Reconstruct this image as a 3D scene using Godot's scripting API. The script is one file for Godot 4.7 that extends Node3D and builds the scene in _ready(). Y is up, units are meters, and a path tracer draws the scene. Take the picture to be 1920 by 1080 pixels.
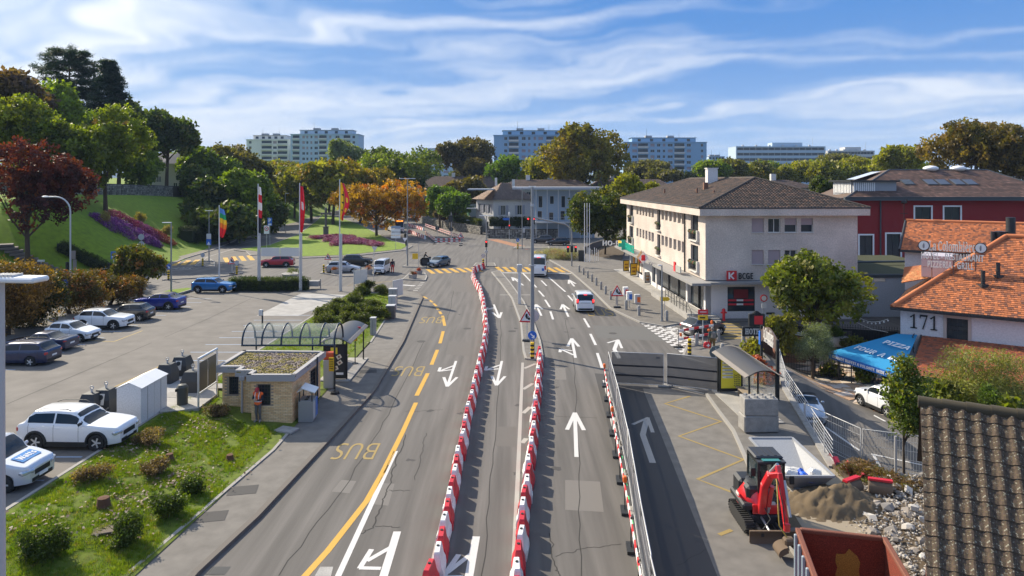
extends Node3D
class B:
	var v=PackedVector3Array()
	var n=PackedVector3Array()
	var c=PackedColorArray()
	var uv=PackedVector2Array()
	var col=Color(1,1,1)
	var xf=Transform3D()
	func _p(a:Vector3,na:Vector3,u:=Vector2.ZERO):
		v.append(xf*a);n.append((xf.basis*na).normalized());c.append(col);uv.append(u)
	func tri(a:Vector3,b:Vector3,d:Vector3):
		var m=(b-a).cross(d-a)
		_p(a,m);_p(d,m);_p(b,m)
	func quad(a:Vector3,b:Vector3,d:Vector3,e:Vector3):
		var m=(d-a).cross(e-b)
		_p(a,m,Vector2(0,1));_p(d,m,Vector2(1,0));_p(b,m,Vector2(1,1));_p(a,m,Vector2(0,1));_p(e,m,Vector2(0,0));_p(d,m,Vector2(1,0))
	func squad(a:Vector3,b:Vector3,d:Vector3,e:Vector3,na:Vector3,nb:Vector3,nd:Vector3,ne:Vector3):
		_p(a,na);_p(d,nd);_p(b,nb);_p(a,na);_p(e,ne);_p(d,nd)
	func box(o:Vector3,s:Vector3,bs:=Basis()):
		var h=s*.5
		var q=[]
		for k in 8:
			q.append(o+bs*Vector3(h.x if k & 1 else -h.x,h.y if k & 2 else -h.y,h.z if k & 4 else -h.z))
		quad(q[4],q[5],q[7],q[6]);quad(q[1],q[0],q[2],q[3]);quad(q[5],q[1],q[3],q[7])
		quad(q[0],q[4],q[6],q[2]);quad(q[6],q[7],q[3],q[2]);quad(q[0],q[1],q[5],q[4])
	func cbox(o:Vector3,s:Vector3,e:float,bs:=Basis()):
		var h=s*.5
		var g=func(x,y,z,ax):return o+bs*Vector3(x*(h.x-(.0 if ax==0 else e)),y*(h.y-(.0 if ax==1 else e)),z*(h.z-(.0 if ax==2 else e)))
		for k in [-1,1]:
			_f([g.call(k,-1,-1,0),g.call(k,-1,1,0),g.call(k,1,1,0),g.call(k,1,-1,0)],bs*Vector3(k,0,0))
			_f([g.call(-1,k,-1,1),g.call(-1,k,1,1),g.call(1,k,1,1),g.call(1,k,-1,1)],bs*Vector3(0,k,0))
			_f([g.call(-1,-1,k,2),g.call(-1,1,k,2),g.call(1,1,k,2),g.call(1,-1,k,2)],bs*Vector3(0,0,k))
			for m in [-1,1]:
				_f([g.call(k,m,-1,0),g.call(k,m,1,0),g.call(k,m,1,1),g.call(k,m,-1,1)],bs*Vector3(k,m,0))
				_f([g.call(k,-1,m,0),g.call(k,1,m,0),g.call(k,1,m,2),g.call(k,-1,m,2)],bs*Vector3(k,0,m))
				_f([g.call(-1,k,m,1),g.call(1,k,m,1),g.call(1,k,m,2),g.call(-1,k,m,2)],bs*Vector3(0,k,m))
				for j in [-1,1]:
					_f([g.call(k,m,j,0),g.call(k,m,j,1),g.call(k,m,j,2)],bs*Vector3(k,m,j))
	func _f(p:Array,d:Vector3):
		var m:Vector3=(p[1]-p[0]).cross(p[2]-p[0])
		if m.dot(d)<0:p.reverse()
		if p.size()==3:tri(p[0],p[1],p[2])
		else:quad(p[0],p[1],p[2],p[3])
	func tube(p:Array,r,sides:=8,caps:=true):
		var rings=[]
		var last=Vector3.ZERO
		for i in p.size():
			var t:Vector3=(p[mini(i+1,p.size()-1)]-p[maxi(i-1,0)]).normalized()
			var x=last
			if i==0:x=t.cross(Vector3.UP if absf(t.y)<.9 else Vector3.RIGHT)
			x=(x-t*x.dot(t)).normalized()
			last=x
			var y=t.cross(x)
			var rad:float=r[i] if r is Array else r
			var ring=[]
			for k in sides:
				var d=x*cos(TAU*k/sides)+y*sin(TAU*k/sides)
				ring.append([p[i]+d*rad,d])
			rings.append(ring)
		for i in p.size()-1:
			for k in sides:
				var k2=(k+1) % sides
				var a=rings[i][k];var b=rings[i][k2];var d=rings[i+1][k2];var e=rings[i+1][k]
				squad(a[0],b[0],d[0],e[0],a[1],b[1],d[1],e[1])
		if caps:
			for k in range(1,sides-1):
				tri(rings[0][0][0],rings[0][k+1][0],rings[0][k][0])
				var z:Array=rings[-1]
				tri(z[0][0],z[k][0],z[k+1][0])
	func cyl(a:Vector3,b:Vector3,r0:float,r1:=-1.0,sides:=10):tube([a,b],[r0,r0 if r1<0 else r1],sides)
	func lathe(pr:Array,o:=Vector3.ZERO,sides:=14,flat:=false):
		for i in pr.size()-1:
			var d:Vector2=pr[i+1]-pr[i]
			var m=Vector2(d.y,-d.x).normalized()
			for k in sides:
				var a0=TAU*k/sides;var a1=TAU*(k+1)/sides
				var f=func(q,w):return o+Vector3(q.x*cos(w),q.y,q.x*sin(w))
				var h=func(w):return Vector3(m.x*cos(w),m.y,m.x*sin(w))
				if flat:quad(f.call(pr[i],a1),f.call(pr[i],a0),f.call(pr[i+1],a0),f.call(pr[i+1],a1))
				else:squad(f.call(pr[i],a1),f.call(pr[i],a0),f.call(pr[i+1],a0),f.call(pr[i+1],a1),h.call(a1),h.call(a0),h.call(a0),h.call(a1))
	func prism(poly:PackedVector2Array,z0:float,z1:float,o:=Vector3.ZERO,bs:=Basis()):
		if Geometry2D.is_polygon_clockwise(poly):poly.reverse()
		var ix=Geometry2D.triangulate_polygon(poly)
		var w=func(q,z):return o+bs*Vector3(q.x,q.y,z)
		for i in range(0,ix.size(),3):
			var a=poly[ix[i]];var b=poly[ix[i+1]];var d=poly[ix[i+2]]
			if (b-a).cross(d-a)<0:var t=b;b=d;d=t
			tri(w.call(a,z1),w.call(b,z1),w.call(d,z1));tri(w.call(a,z0),w.call(d,z0),w.call(b,z0))
		for i in poly.size():
			var a=poly[i];var b=poly[(i+1) % poly.size()]
			quad(w.call(a,z0),w.call(b,z0),w.call(b,z1),w.call(a,z1))
	func slab(p:Array,up:=.0,drop:=.0):
		var poly=PackedVector2Array()
		for q in p:poly.append(Vector2(q.x,q.z))
		var ix=Geometry2D.triangulate_polygon(poly)
		var hi=Vector3(0,up,0)
		for i in range(0,ix.size(),3):_f([p[ix[i]]+hi,p[ix[i+1]]+hi,p[ix[i+2]]+hi],Vector3.UP)
		if drop>0:
			var cw=Geometry2D.is_polygon_clockwise(poly)
			for i in p.size():
				var a:Vector3=p[i]+hi;var b:Vector3=p[(i+1) % p.size()]+hi
				var lo=Vector3(0,-drop,0)
				if cw:quad(a+lo,b+lo,b,a)
				else:quad(b+lo,a+lo,a,b)
	func ribbon(p:Array,w:float,up:=.0,h:=.0):
		for i in p.size()-1:
			var t:Vector3=p[i+1]-p[i]
			var pr:Vector3=p[i+1]-p[i-1] if i>0 else t
			var nx:Vector3=p[i+2]-p[i] if i+2<p.size() else t
			var s0=pr.cross(Vector3.UP).normalized()*w*.5
			var s1=nx.cross(Vector3.UP).normalized()*w*.5
			var u=Vector3(0,up,0)
			var a:Vector3=p[i]-s0+u;var b:Vector3=p[i]+s0+u;var d:Vector3=p[i+1]+s1+u;var e:Vector3=p[i+1]-s1+u
			quad(a,b,d,e)
			if h>0:
				var l=Vector3(0,-h,0)
				quad(b,b+l,d+l,d);quad(a+l,a,e,e+l)
				if i==0:quad(a+l,b+l,b,a)
				if i==p.size()-2:quad(d+l,e+l,e,d)
	func patch(g:Array,smooth:=true):
		var r=g.size();var m:int=g[0].size()
		var nn=[]
		if smooth:
			for i in r:
				var row=[]
				for j in m:
					var du:Vector3=g[i][mini(j+1,m-1)]-g[i][maxi(j-1,0)]
					var dv:Vector3=g[mini(i+1,r-1)][j]-g[maxi(i-1,0)][j]
					row.append(du.cross(dv).normalized())
				nn.append(row)
		for i in r-1:
			for j in m-1:
				if smooth:squad(g[i][j],g[i][j+1],g[i+1][j+1],g[i+1][j],nn[i][j],nn[i][j+1],nn[i+1][j+1],nn[i+1][j])
				else:quad(g[i][j],g[i][j+1],g[i+1][j+1],g[i+1][j])
	func blob(o:Vector3,r:Vector3,sd:int,amp:=.25,seg:=8,flat:=true):
		var fn=FastNoiseLite.new();fn.seed=sd;fn.frequency=.9
		var g=[]
		for i in seg/2+1:
			var row=[]
			var th=PI*i/(seg/2)
			for j in seg+1:
				var ph=TAU*(j % seg)/seg
				var d=Vector3(sin(th)*cos(ph),-cos(th),-sin(th)*sin(ph))
				row.append(o+d*r*(1.0+amp*fn.get_noise_3dv(d*1.3+Vector3(sd,0,0))))
			g.append(row)
		patch(g,not flat)
	func wall(o:Vector3,u:Vector3,w:float,h:float,holes:=[],depth:=.2):
		var nn=u.cross(Vector3.UP).normalized()
		var us=[.0,w];var vs=[.0,h]
		for q in holes:
			us.append_array([q[0],q[2]]);vs.append_array([q[1],q[3]])
		us.sort();vs.sort()
		var P=func(a,b):return o+u*a+Vector3.UP*b
		for j in vs.size()-1:
			if vs[j+1]-vs[j]<1e-4:continue
			var run=-1.0
			for i in us.size()-1:
				var mu:float=(us[i]+us[i+1])/2;var mv:float=(vs[j]+vs[j+1])/2
				var hole:bool=us[i+1]-us[i]<1e-4
				var open=false
				for q in holes:
					if mu>q[0] and mu<q[2] and mv>q[1] and mv<q[3]:open=true
				if open:
					if run >= 0:quad(P.call(run,vs[j]),P.call(us[i],vs[j]),P.call(us[i],vs[j+1]),P.call(run,vs[j+1]))
					run=-1.0
				elif run<0 and not hole:run=us[i]
			if run >= 0:quad(P.call(run,vs[j]),P.call(w,vs[j]),P.call(w,vs[j+1]),P.call(run,vs[j+1]))
		for q in holes:
			var a:Vector3=P.call(q[0],q[1]);var b:Vector3=P.call(q[2],q[1]);var d:Vector3=P.call(q[2],q[3]);var e:Vector3=P.call(q[0],q[3])
			var k=-nn*depth
			quad(a,b,b+k,a+k);quad(b,d,d+k,b+k);quad(d,e,e+k,d+k);quad(e,a,a+k,e+k)
	func mesh() -> ArrayMesh:
		var a=[]
		a.resize(Mesh.ARRAY_MAX)
		a[Mesh.ARRAY_VERTEX]=v;a[Mesh.ARRAY_NORMAL]=n;a[Mesh.ARRAY_COLOR]=c;a[Mesh.ARRAY_TEX_UV]=uv
		var m=ArrayMesh.new()
		if v.size():m.add_surface_from_arrays(Mesh.PRIMITIVE_TRIANGLES,a)
		return m
var R=RandomNumberGenerator.new()
var used={}
var M={}
func rr(a:float,b:float) -> float:return R.randf_range(a,b)
func named(o:Node,called:String,parent:Node):
	var key=[parent.get_instance_id(),called]
	var k:int=used.get(key,0)
	used[key]=k+1
	o.name=called if k==0 else "%s_%03d" % [called,k]
	parent.add_child(o,true)
func tag(o:Node,label:String,category:String,group:="",kind:=""):
	if label:o.set_meta("label",label)
	if category:o.set_meta("category",category)
	if group:o.set_meta("group",group)
	if kind:o.set_meta("kind",kind)
func thing(called:String,label:String,category:String,at:=Vector3.ZERO,turn:=.0,group:="") -> Node3D:
	var o=Node3D.new()
	named(o,called,self)
	o.position=at
	o.rotation.y=deg_to_rad(turn)
	tag(o,label,category,group)
	return o
func put(mesh:Mesh,called:String,m:Material,parent:Node,kind:="",at:=Transform3D()) -> MeshInstance3D:
	var o=MeshInstance3D.new()
	o.mesh=mesh
	o.material_override=m
	o.transform=at
	named(o,called,parent)
	if kind:o.set_meta("kind",kind)
	return o
func part(b:B,called:String,m:Material,parent:Node,kind:="",at:=Transform3D()) -> MeshInstance3D:return put(b.mesh(),called,m,parent,kind,at)
func solo(b:B,called:String,m:Material,label:String,category:String,group:="",at:=Transform3D()) -> MeshInstance3D:
	var o=put(b.mesh(),called,m,self,"",at)
	tag(o,label,category,group)
	return o
func struct(b:B,called:String,m:Material) -> MeshInstance3D:return put(b.mesh(),called,m,self,"structure")
func dup(o:Node3D,at:Vector3,turn:float,label:="",group:="") -> Node3D:
	var r:Node3D=o.duplicate()
	var base=String(o.name)
	if base.length()>4 and base[-4]=="_" and base.substr(base.length()-3).is_valid_int():base=base.left(-4)
	named(r,base,self)
	r.position=at
	r.rotation.y=deg_to_rad(turn)
	if label:r.set_meta("label",label)
	if group:r.set_meta("group",group)
	return r
func many(mesh:Mesh,where:Array,cols:Array,called:String,m:Material,parent:Node,kind:="stuff") -> MultiMeshInstance3D:
	var mm=MultiMesh.new()
	mm.transform_format=MultiMesh.TRANSFORM_3D
	mm.use_colors=true
	mm.mesh=mesh
	mm.instance_count=where.size()
	for i in where.size():
		mm.set_instance_transform(i,where[i])
		mm.set_instance_color(i,cols[i] if cols.size()>i else Color.WHITE)
	var o=MultiMeshInstance3D.new()
	o.multimesh=mm
	o.material_override=m
	named(o,called,parent)
	if kind:o.set_meta("kind",kind)
	return o
func text(s:String,h:float,m:Material,parent:Node,at:Transform3D,called:="lettering",font:="Droid Sans",bold:=true,depth:=.02) -> MeshInstance3D:
	var t=TextMesh.new()
	var f=SystemFont.new()
	f.font_names=PackedStringArray([font])
	if bold:f.font_weight=700
	t.font=f
	t.text=s
	t.font_size=32
	t.pixel_size=h/23.0
	t.depth=depth
	t.curve_step=2.0
	return put(t,called,m,parent,"",at)
func fit(s:String,w:float,h:float,m:Material,parent:Node,at:Transform3D,font:="Droid Sans",depth:=.02,called:="lettering",bold:=true) -> MeshInstance3D:
	var o=text(s,1.0,m,parent,at,called,font,bold,depth)
	var bb=o.mesh.get_aabb()
	var q=Vector3(w/bb.size.x,h/bb.size.y,1)
	var cc=bb.get_center()
	o.transform=at*Transform3D(Basis.from_scale(q),Vector3(-cc.x*q.x,-cc.y*q.y,0))
	return o
func face(nrm:Vector3,up:=Vector3.UP) -> Basis:
	var z=nrm.normalized()
	var x=up.cross(z).normalized()
	return Basis(x,z.cross(x),z)
func tf(o:Vector3,b:=Basis()) -> Transform3D:return Transform3D(b,o)
func yb(deg:float) -> Basis:return Basis(Vector3.UP,deg_to_rad(deg))
var tex={}
func noise_tex(key:String,freq:float,lo:float,hi:float,kind:="fbm",size:=512,tint:=Color(1,1,1),octaves:=5) -> Texture2D:
	if tex.has(key):return tex[key]
	var fn=FastNoiseLite.new()
	fn.seed=key.hash() % 10000
	fn.frequency=freq
	fn.fractal_octaves=octaves
	if kind=="cell":
		fn.noise_type=FastNoiseLite.TYPE_CELLULAR
	var t=NoiseTexture2D.new()
	t.width=size;t.height=size
	t.seamless=true
	t.noise=fn
	var g=Gradient.new()
	g.set_color(0,Color(lo,lo,lo).lerp(tint,.0));g.set_color(1,Color(hi,hi,hi)*tint)
	t.color_ramp=g
	tex[key]=t
	return t
func mat(key:String,r:float,g:float,b:float,rough:=.8,metal:=.0,o:={}) -> StandardMaterial3D:
	if M.has(key):return M[key]
	var m=StandardMaterial3D.new()
	m.resource_name=key
	m.albedo_color=Color(r,g,b).linear_to_srgb()
	m.roughness=rough
	m.metallic=metal
	m.vertex_color_use_as_albedo=o.get("vc",false)
	if o.has("tex"):
		m.albedo_texture=o.tex
		m.uv1_triplanar=true
		m.uv1_world_triplanar=o.get("world",true)
		var s=o.get("scale",1.0)
		m.uv1_scale=s if s is Vector3 else Vector3.ONE*s
	if o.has("detail"):
		m.detail_enabled=true
		m.detail_blend_mode=BaseMaterial3D.BLEND_MODE_MUL
		m.detail_albedo=o.detail
		m.detail_uv_layer=BaseMaterial3D.DETAIL_UV_2
		m.uv2_triplanar=true
		m.uv2_world_triplanar=true
		var s2=o.get("dscale",.1)
		m.uv2_scale=s2 if s2 is Vector3 else Vector3.ONE*s2
	if o.has("bump"):
		m.heightmap_enabled=true
		m.heightmap_texture=o.bump
		m.heightmap_scale=o.get("bs",1.0)
		if not o.has("tex"):
			m.uv1_triplanar=true
			m.uv1_world_triplanar=true
			m.uv1_scale=Vector3.ONE*o.get("scale",1.0)
	if o.has("coat"):
		m.clearcoat_enabled=true
		m.clearcoat=o.coat
		m.clearcoat_roughness=.05
	if o.has("back"):
		m.backlight_enabled=true
		m.backlight=o.back
	if o.has("alpha"):
		m.transparency=BaseMaterial3D.TRANSPARENCY_ALPHA
		m.albedo_color.a=o.alpha
	if o.has("emit"):
		m.emission_enabled=true
		m.emission=Color(r,g,b).linear_to_srgb()
		m.emission_energy_multiplier=o.emit
	M[key]=m
	return m
func materials():
	var fine=noise_tex("fine",.09,.84,1.0)
	var grain=noise_tex("grain",.35,.7,1.0,"fbm",512,Color(1,1,1),2)
	var blotch=noise_tex("blotch",.02,.84,1.0,"fbm",512)
	var streak=noise_tex("streak",.016,.74,1.0,"fbm",512,Color(1,1,1),6)
	mat("road",.215,.197,.18,.85,0,{"tex":grain,"scale":.55,"detail":streak,"dscale":Vector3(.16,.1,.008),"bump":grain,"bs":.5})
	mat("lot",.25,.226,.2,.9,0,{"tex":grain,"scale":.6,"detail":blotch,"dscale":.05})
	mat("walk",.27,.247,.218,.9,0,{"tex":grain,"scale":.6,"detail":blotch,"dscale":.11})
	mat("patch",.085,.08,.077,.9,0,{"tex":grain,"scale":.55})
	mat("crack",.035,.033,.03,1)
	mat("concrete",.42,.4,.37,.9,0,{"tex":fine,"scale":.35,"detail":blotch,"dscale":.23})
	mat("slabgrey",.48,.46,.43,.9,0,{"tex":fine,"scale":.3,"detail":blotch,"dscale":.07})
	mat("kerb",.36,.34,.31,.9,0,{"tex":fine,"scale":.5})
	mat("darkkerb",.16,.14,.12,.9,0,{"tex":fine,"scale":.5})
	mat("yellowpaint",.78,.44,.05,.7,0,{"tex":noise_tex("worn",.12,.7,1.0),"scale":.45})
	mat("fadedyellow",.42,.3,.1,.8,0,{"tex":noise_tex("worn",.12,.7,1.0),"scale":.6})
	mat("whitepaint",.82,.8,.77,.7,0,{"tex":noise_tex("worn",.12,.7,1.0),"scale":.45})
	mat("fadedwhite",.5,.47,.43,.8,0,{"tex":noise_tex("worn",.12,.7,1.0),"scale":.6})
	mat("bluepaint",.42,.52,.68,.8,0,{"tex":noise_tex("worn",.12,.7,1.0),"scale":.6})
	mat("redpaint",.5,.2,.12,.8,0,{"tex":noise_tex("worn",.12,.7,1.0),"scale":.6})
	mat("greenspray",.1,.55,.2,.8)
	mat("grass",.25,.34,.03,1,0,{"tex":noise_tex("turf",.2,.55,1.0,"fbm",512,Color(1,1,.9),4),"scale":.4,"detail":noise_tex("turf2",.03,.72,1.0,"fbm",512,Color(1,1,.8)),"dscale":.12})
	mat("lawn",.34,.52,.025,1,0,{"tex":noise_tex("turf",.2,.55,1.0),"scale":.3,"detail":noise_tex("turf2",.03,.72,1.0),"dscale":.06})
	mat("earth",.12,.085,.05,1,0,{"tex":fine,"scale":.4,"detail":blotch,"dscale":.1})
	mat("far_ground",.08,.1,.04,1,0,{"tex":blotch,"scale":.01})
	mat("hills",.05,.08,.06,1)
	mat("vc",1,1,1,.75,0,{"vc":true})
	mat("vcgloss",1,1,1,.4,0,{"vc":true})
	mat("leaf",1,1,1,.55,0,{"vc":true,"back":Color(.95,1.0,.4)})
	mat("petal",1,1,1,.7,0,{"vc":true,"back":Color(.5,.5,.5)})
	mat("bark",.09,.065,.045,1,0,{"tex":fine,"scale":.8})
	mat("steel",.42,.43,.45,.45,.7)
	mat("galv",.5,.5,.5,.55,.3)
	mat("polegrey",.27,.28,.29,.5,.3)
	mat("darkmetal",.035,.037,.04,.5,.3)
	mat("black",.01,.012,.013,.6)
	mat("rubber",.02,.02,.02,.85)
	mat("white",.8,.8,.79,.5)
	mat("offwhite",.62,.6,.56,.7)
	mat("red",.62,.02,.03,.45)
	mat("plasticred",.6,.015,.03,.5,0,{"tex":noise_tex("scuff",.05,.84,1.0),"scale":.8})
	mat("plasticwhite",.82,.81,.79,.5,0,{"tex":noise_tex("scuff",.05,.84,1.0),"scale":.8})
	mat("orange",.85,.16,.02,.5)
	mat("blue",.02,.13,.5,.5)
	mat("yellow",.8,.5,.02,.5)
	mat("green",.02,.4,.22,.5)
	mat("alu",.66,.67,.68,.4,.6)
	mat("glass",.015,.02,.024,.06,.0)
	mat("winglass",.03,.04,.05,.05,.0)
	mat("clearglass",.8,.88,.86,.05,0,{"alpha":.12})
	mat("chrome",.7,.7,.7,.15,1)
	mat("lampred",.45,.01,.015,.2,0,{"coat":1.0})
	mat("lamplens",.55,.57,.6,.1,.5,{"coat":1.0})
	mat("redlight",1,.03,.03,.4,0,{"emit":2.0})
var road_node:Node3D
var lot_node:Node3D
var yard_node:Node3D
var SUN=Vector3(.766,-.69,.643)
func _ready():
	R.seed=7
	var cam=Camera3D.new()
	cam.name="camera"
	cam.projection=Camera3D.PROJECTION_FRUSTUM
	cam.keep_aspect=Camera3D.KEEP_HEIGHT
	cam.near=.1
	cam.far=9000.0
	cam.size=.1*1080.0/1300.0
	cam.frustum_offset=Vector2(0,-.1*200.0/1300.0)
	cam.position=Vector3(0,12.4,0)
	add_child(cam)
	cam.current=true
	var env=Environment.new()
	env.background_mode=Environment.BG_SKY
	env.tonemap_mode=Environment.TONE_MAPPER_LINEAR
	env.tonemap_exposure=1.72
	env.sdfgi_enabled=true
	env.ssao_enabled=true
	env.ssil_enabled=true
	env.background_energy_multiplier=1.12
	env.fog_enabled=true
	env.fog_density=.00013
	env.fog_light_color=Color(.72,.82,.95)
	var sky=Sky.new()
	sky.sky_material=cirrus_sky()
	env.sky=sky
	var we=WorldEnvironment.new()
	we.name="environment"
	we.environment=env
	add_child(we)
	var sun=DirectionalLight3D.new()
	sun.name="sun"
	sun.light_energy=1.5
	sun.light_color=Color(1.0,.95,.86)
	sun.light_angular_distance=.5
	sun.shadow_enabled=true
	add_child(sun)
	sun.look_at_from_position(Vector3.ZERO,SUN,Vector3.UP)
	materials()
	ground()
	markings()
	hillside()
	buildings()
	trees()
	barriers()
	fences()
	kiosk_side()
	street_furniture()
	vehicles()
	worksite()
	restaurant_yard()
	people()
func cirrus_sky() -> PanoramaSkyMaterial:
	var W=2048
	var Hh=1024
	var img=Image.create(W,Hh,false,Image.FORMAT_RGB8)
	var n1=FastNoiseLite.new();n1.seed=11;n1.frequency=.5;n1.fractal_octaves=6;n1.fractal_gain=.6
	var n2=FastNoiseLite.new();n2.seed=5;n2.frequency=.35;n2.fractal_octaves=4
	var n3=FastNoiseLite.new();n3.seed=29;n3.frequency=.2;n3.fractal_octaves=4
	var sd=-SUN.normalized()
	img.fill(Color(.45,.47,.45))
	for y in Hh/2:
		var el=PI*.5-PI*(y+.5)/Hh
		var sy=sin(el);var cy=cos(el)
		var k=1.0/(sy+.09)
		var low=pow(1.0-clampf(sy,0,1),10.0)
		for x in W:
			var az=TAU*(x+.5)/W
			var d=Vector3(sin(az)*cy,sy,-cos(az)*cy)
			var px=d.x*k;var pz=d.z*k
			var wx=n2.get_noise_2d(px,pz);var wz=n2.get_noise_2d(px+40,pz-17)
			var u=px*.34+pz*.14+wx*.7;var w=(pz-px*.4)*1.0+wz*1.0
			var streak=n1.get_noise_2d(u*.9,w*2.3)*.75+n1.get_noise_2d(u*2.2+30,w*5.0)*.35
			var cover=n3.get_noise_2d(px+1.0,pz*.9+4.0)
			var toward=d.dot(sd)
			var dens=clampf(.3+streak*.95+cover*.7+maxf(toward,.0)*.42-.27+low*.32,.0,1.0)
			dens=lerpf(dens,dens*dens*(3.0-2.0*dens),.5)
			var glow=pow(maxf(toward,.0),6.0)
			var blue=Color(.012,.118,.36).lerp(Color(.36,.5,.66),clampf(low*.9+glow*.7,0,1))
			var cl=Color(.56,.575,.595).lerp(Color(.7,.71,.71),clampf(glow*1.4,0,1))
			img.set_pixel(x,y,blue.lerp(cl,dens*.95).linear_to_srgb())
	var m=PanoramaSkyMaterial.new()
	m.panorama=ImageTexture.create_from_image(img)
	return m
func lot_h(d:float) -> float:return .75-.0125*(d-28.0)
const FOOT:=[Vector2(-130,-60),Vector2(-90,-70),Vector2(-62,-84),Vector2(-51,-97),Vector2(-57,-130),Vector2(-63,-170),Vector2(-70,-240),Vector2(-80,-330),Vector2(-95,-430)]
func hill(x:float,z:float) -> float:
	var best=1e9
	var sg=1.0
	var p=Vector2(x,z)
	for i in FOOT.size()-1:
		var a:Vector2=FOOT[i];var b:Vector2=FOOT[i+1]
		var q=Geometry2D.get_closest_point_to_segment(p,a,b)
		var d=p.distance_to(q)
		if d<best:
			best=d
			sg=1.0 if (b-a).cross(p-a)<0 else -1.0
	var d=best*sg
	if d <= 0:return maxf(-.6,d*.05)-.02
	var t=minf(1.0,d/18.0)
	return 9.5*(t*t*(3-2*t)*.5+t*.5)+(minf(d-18.0,60.0)*.07 if d>18 else .0)
func kerbed(called:String,p:Array,h:float,top:Material,kerb:="kerb",skip:=[],w:=.16):
	var b=B.new()
	var q=[]
	for v in p:q.append(Vector3(v.x,0,v.z))
	b.slab(q,h,h+.02)
	var o=struct(b,called,top)
	var k=B.new()
	for i in q.size():
		if i in skip:continue
		var a:Vector3=q[i];var d:Vector3=q[(i+1) % q.size()]
		k.ribbon([a,d],w,h+.012,h+.03)
	if k.v.size():part(k,"kerb",M[kerb],o)
	return o
func ground():
	var b=B.new()
	b.quad(Vector3(-7000,-2.3,300),Vector3(7000,-2.3,300),Vector3(7000,-2.3,-7500),Vector3(-7000,-2.3,-7500))
	struct(b,"ground",M.far_ground)
	b=B.new()
	b.slab([Vector3(-75,0,70),Vector3(90,0,70),Vector3(90,0,-26.5),Vector3(16.5,0,-28),Vector3(13.6,0,-29.7),Vector3(16.1,0,-40.8),Vector3(17.8,0,-47),Vector3(18.6,0,-53),Vector3(24,0,-57.5),Vector3(90,0,-57.5),Vector3(90,0,-420),Vector3(-75,0,-420)],.0,2.2)
	road_node=struct(b,"road",M.road)
	b=B.new()
	var p=[]
	for v in [Vector2(-17.75,12),Vector2(-17.75,-75.2),Vector2(-31,-76.2),Vector2(-34,-76),Vector2(-38.5,-73),Vector2(-41,-60),Vector2(-41,12)]:
		p.append(Vector3(v.x,lot_h(-v.y),v.y))
	b.slab(p,.0,1.2)
	lot_node=struct(b,"parking_lot",M.lot)
	b=B.new()
	b.slab([Vector3(-22.96,.32,-62.31),Vector3(-19.18,.32,-62.18),Vector3(-17.52,.17,-74.66),Vector3(-23.04,.15,-75.82)],.008,0)
	struct(b,"concrete_apron",M.slabgrey)
	b=B.new()
	b.quad(Vector3(-24.3,.165,-74.9),Vector3(-17.75,.165,-75),Vector3(-16.5,.006,-82),Vector3(-24.5,.006,-82))
	struct(b,"lot_ramp",M.lot)
	var lw=[Vector3(-10.5,0,12),Vector3(-9.97,0,-21.78),Vector3(-9.4,0,-25.47),Vector3(-8.67,0,-34.15),Vector3(-8.16,0,-40.81),Vector3(-8.42,0,-53.38),Vector3(-9.2,0,-67.17),Vector3(-9.53,0,-73.27),Vector3(-10.23,0,-76.4),Vector3(-12.71,0,-79.41),Vector3(-12.98,0,-75.68),Vector3(-11.33,0,-63.22),Vector3(-10.77,0,-52.85),Vector3(-10.9,0,-34.15),Vector3(-10.89,0,-31.61),Vector3(-11.98,0,-21.78),Vector3(-12.6,0,12)]
	var sw=kerbed("pavement",lw,.12,M.walk,"darkkerb",[9,10,11,12,13,14,15,16],.22)
	b=B.new()
	b.ribbon([Vector3(-12.6,0,12),Vector3(-11.98,0,-21.78),Vector3(-10.89,0,-31.61),Vector3(-10.9,0,-34.15)],.14,.17,.1)
	b.ribbon([Vector3(-10.77,0,-52.85),Vector3(-11.33,0,-63.22),Vector3(-12.98,0,-75.68)],.14,.17,.1)
	part(b,"edging_stone",M.kerb,sw)
	b=B.new()
	for v in [Vector3(-10.7,0,-27.56),Vector3(-11.03,0,-25.39),Vector3(-9.3,0,-44.78)]:b.box(v+Vector3(0,.1265,0),Vector3(1.1,.005,.8),yb(12))
	part(b,"asphalt_patch",M.patch,sw)
	b=B.new()
	var g=[]
	var fn=FastNoiseLite.new();fn.frequency=.35
	for i in 61:
		var d=12.0+i*64.2/60.0
		var xr=verge_edge(d)
		var row=[]
		for j in 11:
			var t=j/10.0
			var x=lerpf(-17.7,xr,t)
			row.append(Vector3(x,verge_h(x,d),-d))
		g.append(row)
	b.patch(g)
	struct(b,"verge",M.grass)
	b=B.new()
	var kp=[]
	for i in 14:kp.append(Vector3(-17.8,lot_h(12+i*4.8)+.02,-12-i*4.8))
	b.ribbon(kp,.16,.06,.2)
	struct(b,"kerb",M.kerb)
	tufts("grass",[[-17.5,-11.5,20.0,37.5,17000],[-17.5,-11.4,40.0,75.0,9000]])
	kerbed("traffic_island",[Vector3(-2.76,0,-94.27),Vector3(-1.28,0,-83.52),Vector3(0,0,-73.27),Vector3(.79,0,-60.37),Vector3(.85,0,-50.38),Vector3(.97,0,-48.26),Vector3(1.85,0,-47.98),Vector3(2.14,0,-48.85),Vector3(2.15,0,-53.73),Vector3(1.87,0,-60.83),Vector3(1.2,0,-71.01),Vector3(-.19,0,-83.96),Vector3(-1.7,0,-95.95)],.1,M.walk)
	kerbed("traffic_island",[Vector3(-5.58,0,-100.75),Vector3(-2.33,0,-100.75),Vector3(-2.74,0,-104.68),Vector3(-5.39,0,-104.68)],.12,M.walk)
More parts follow.
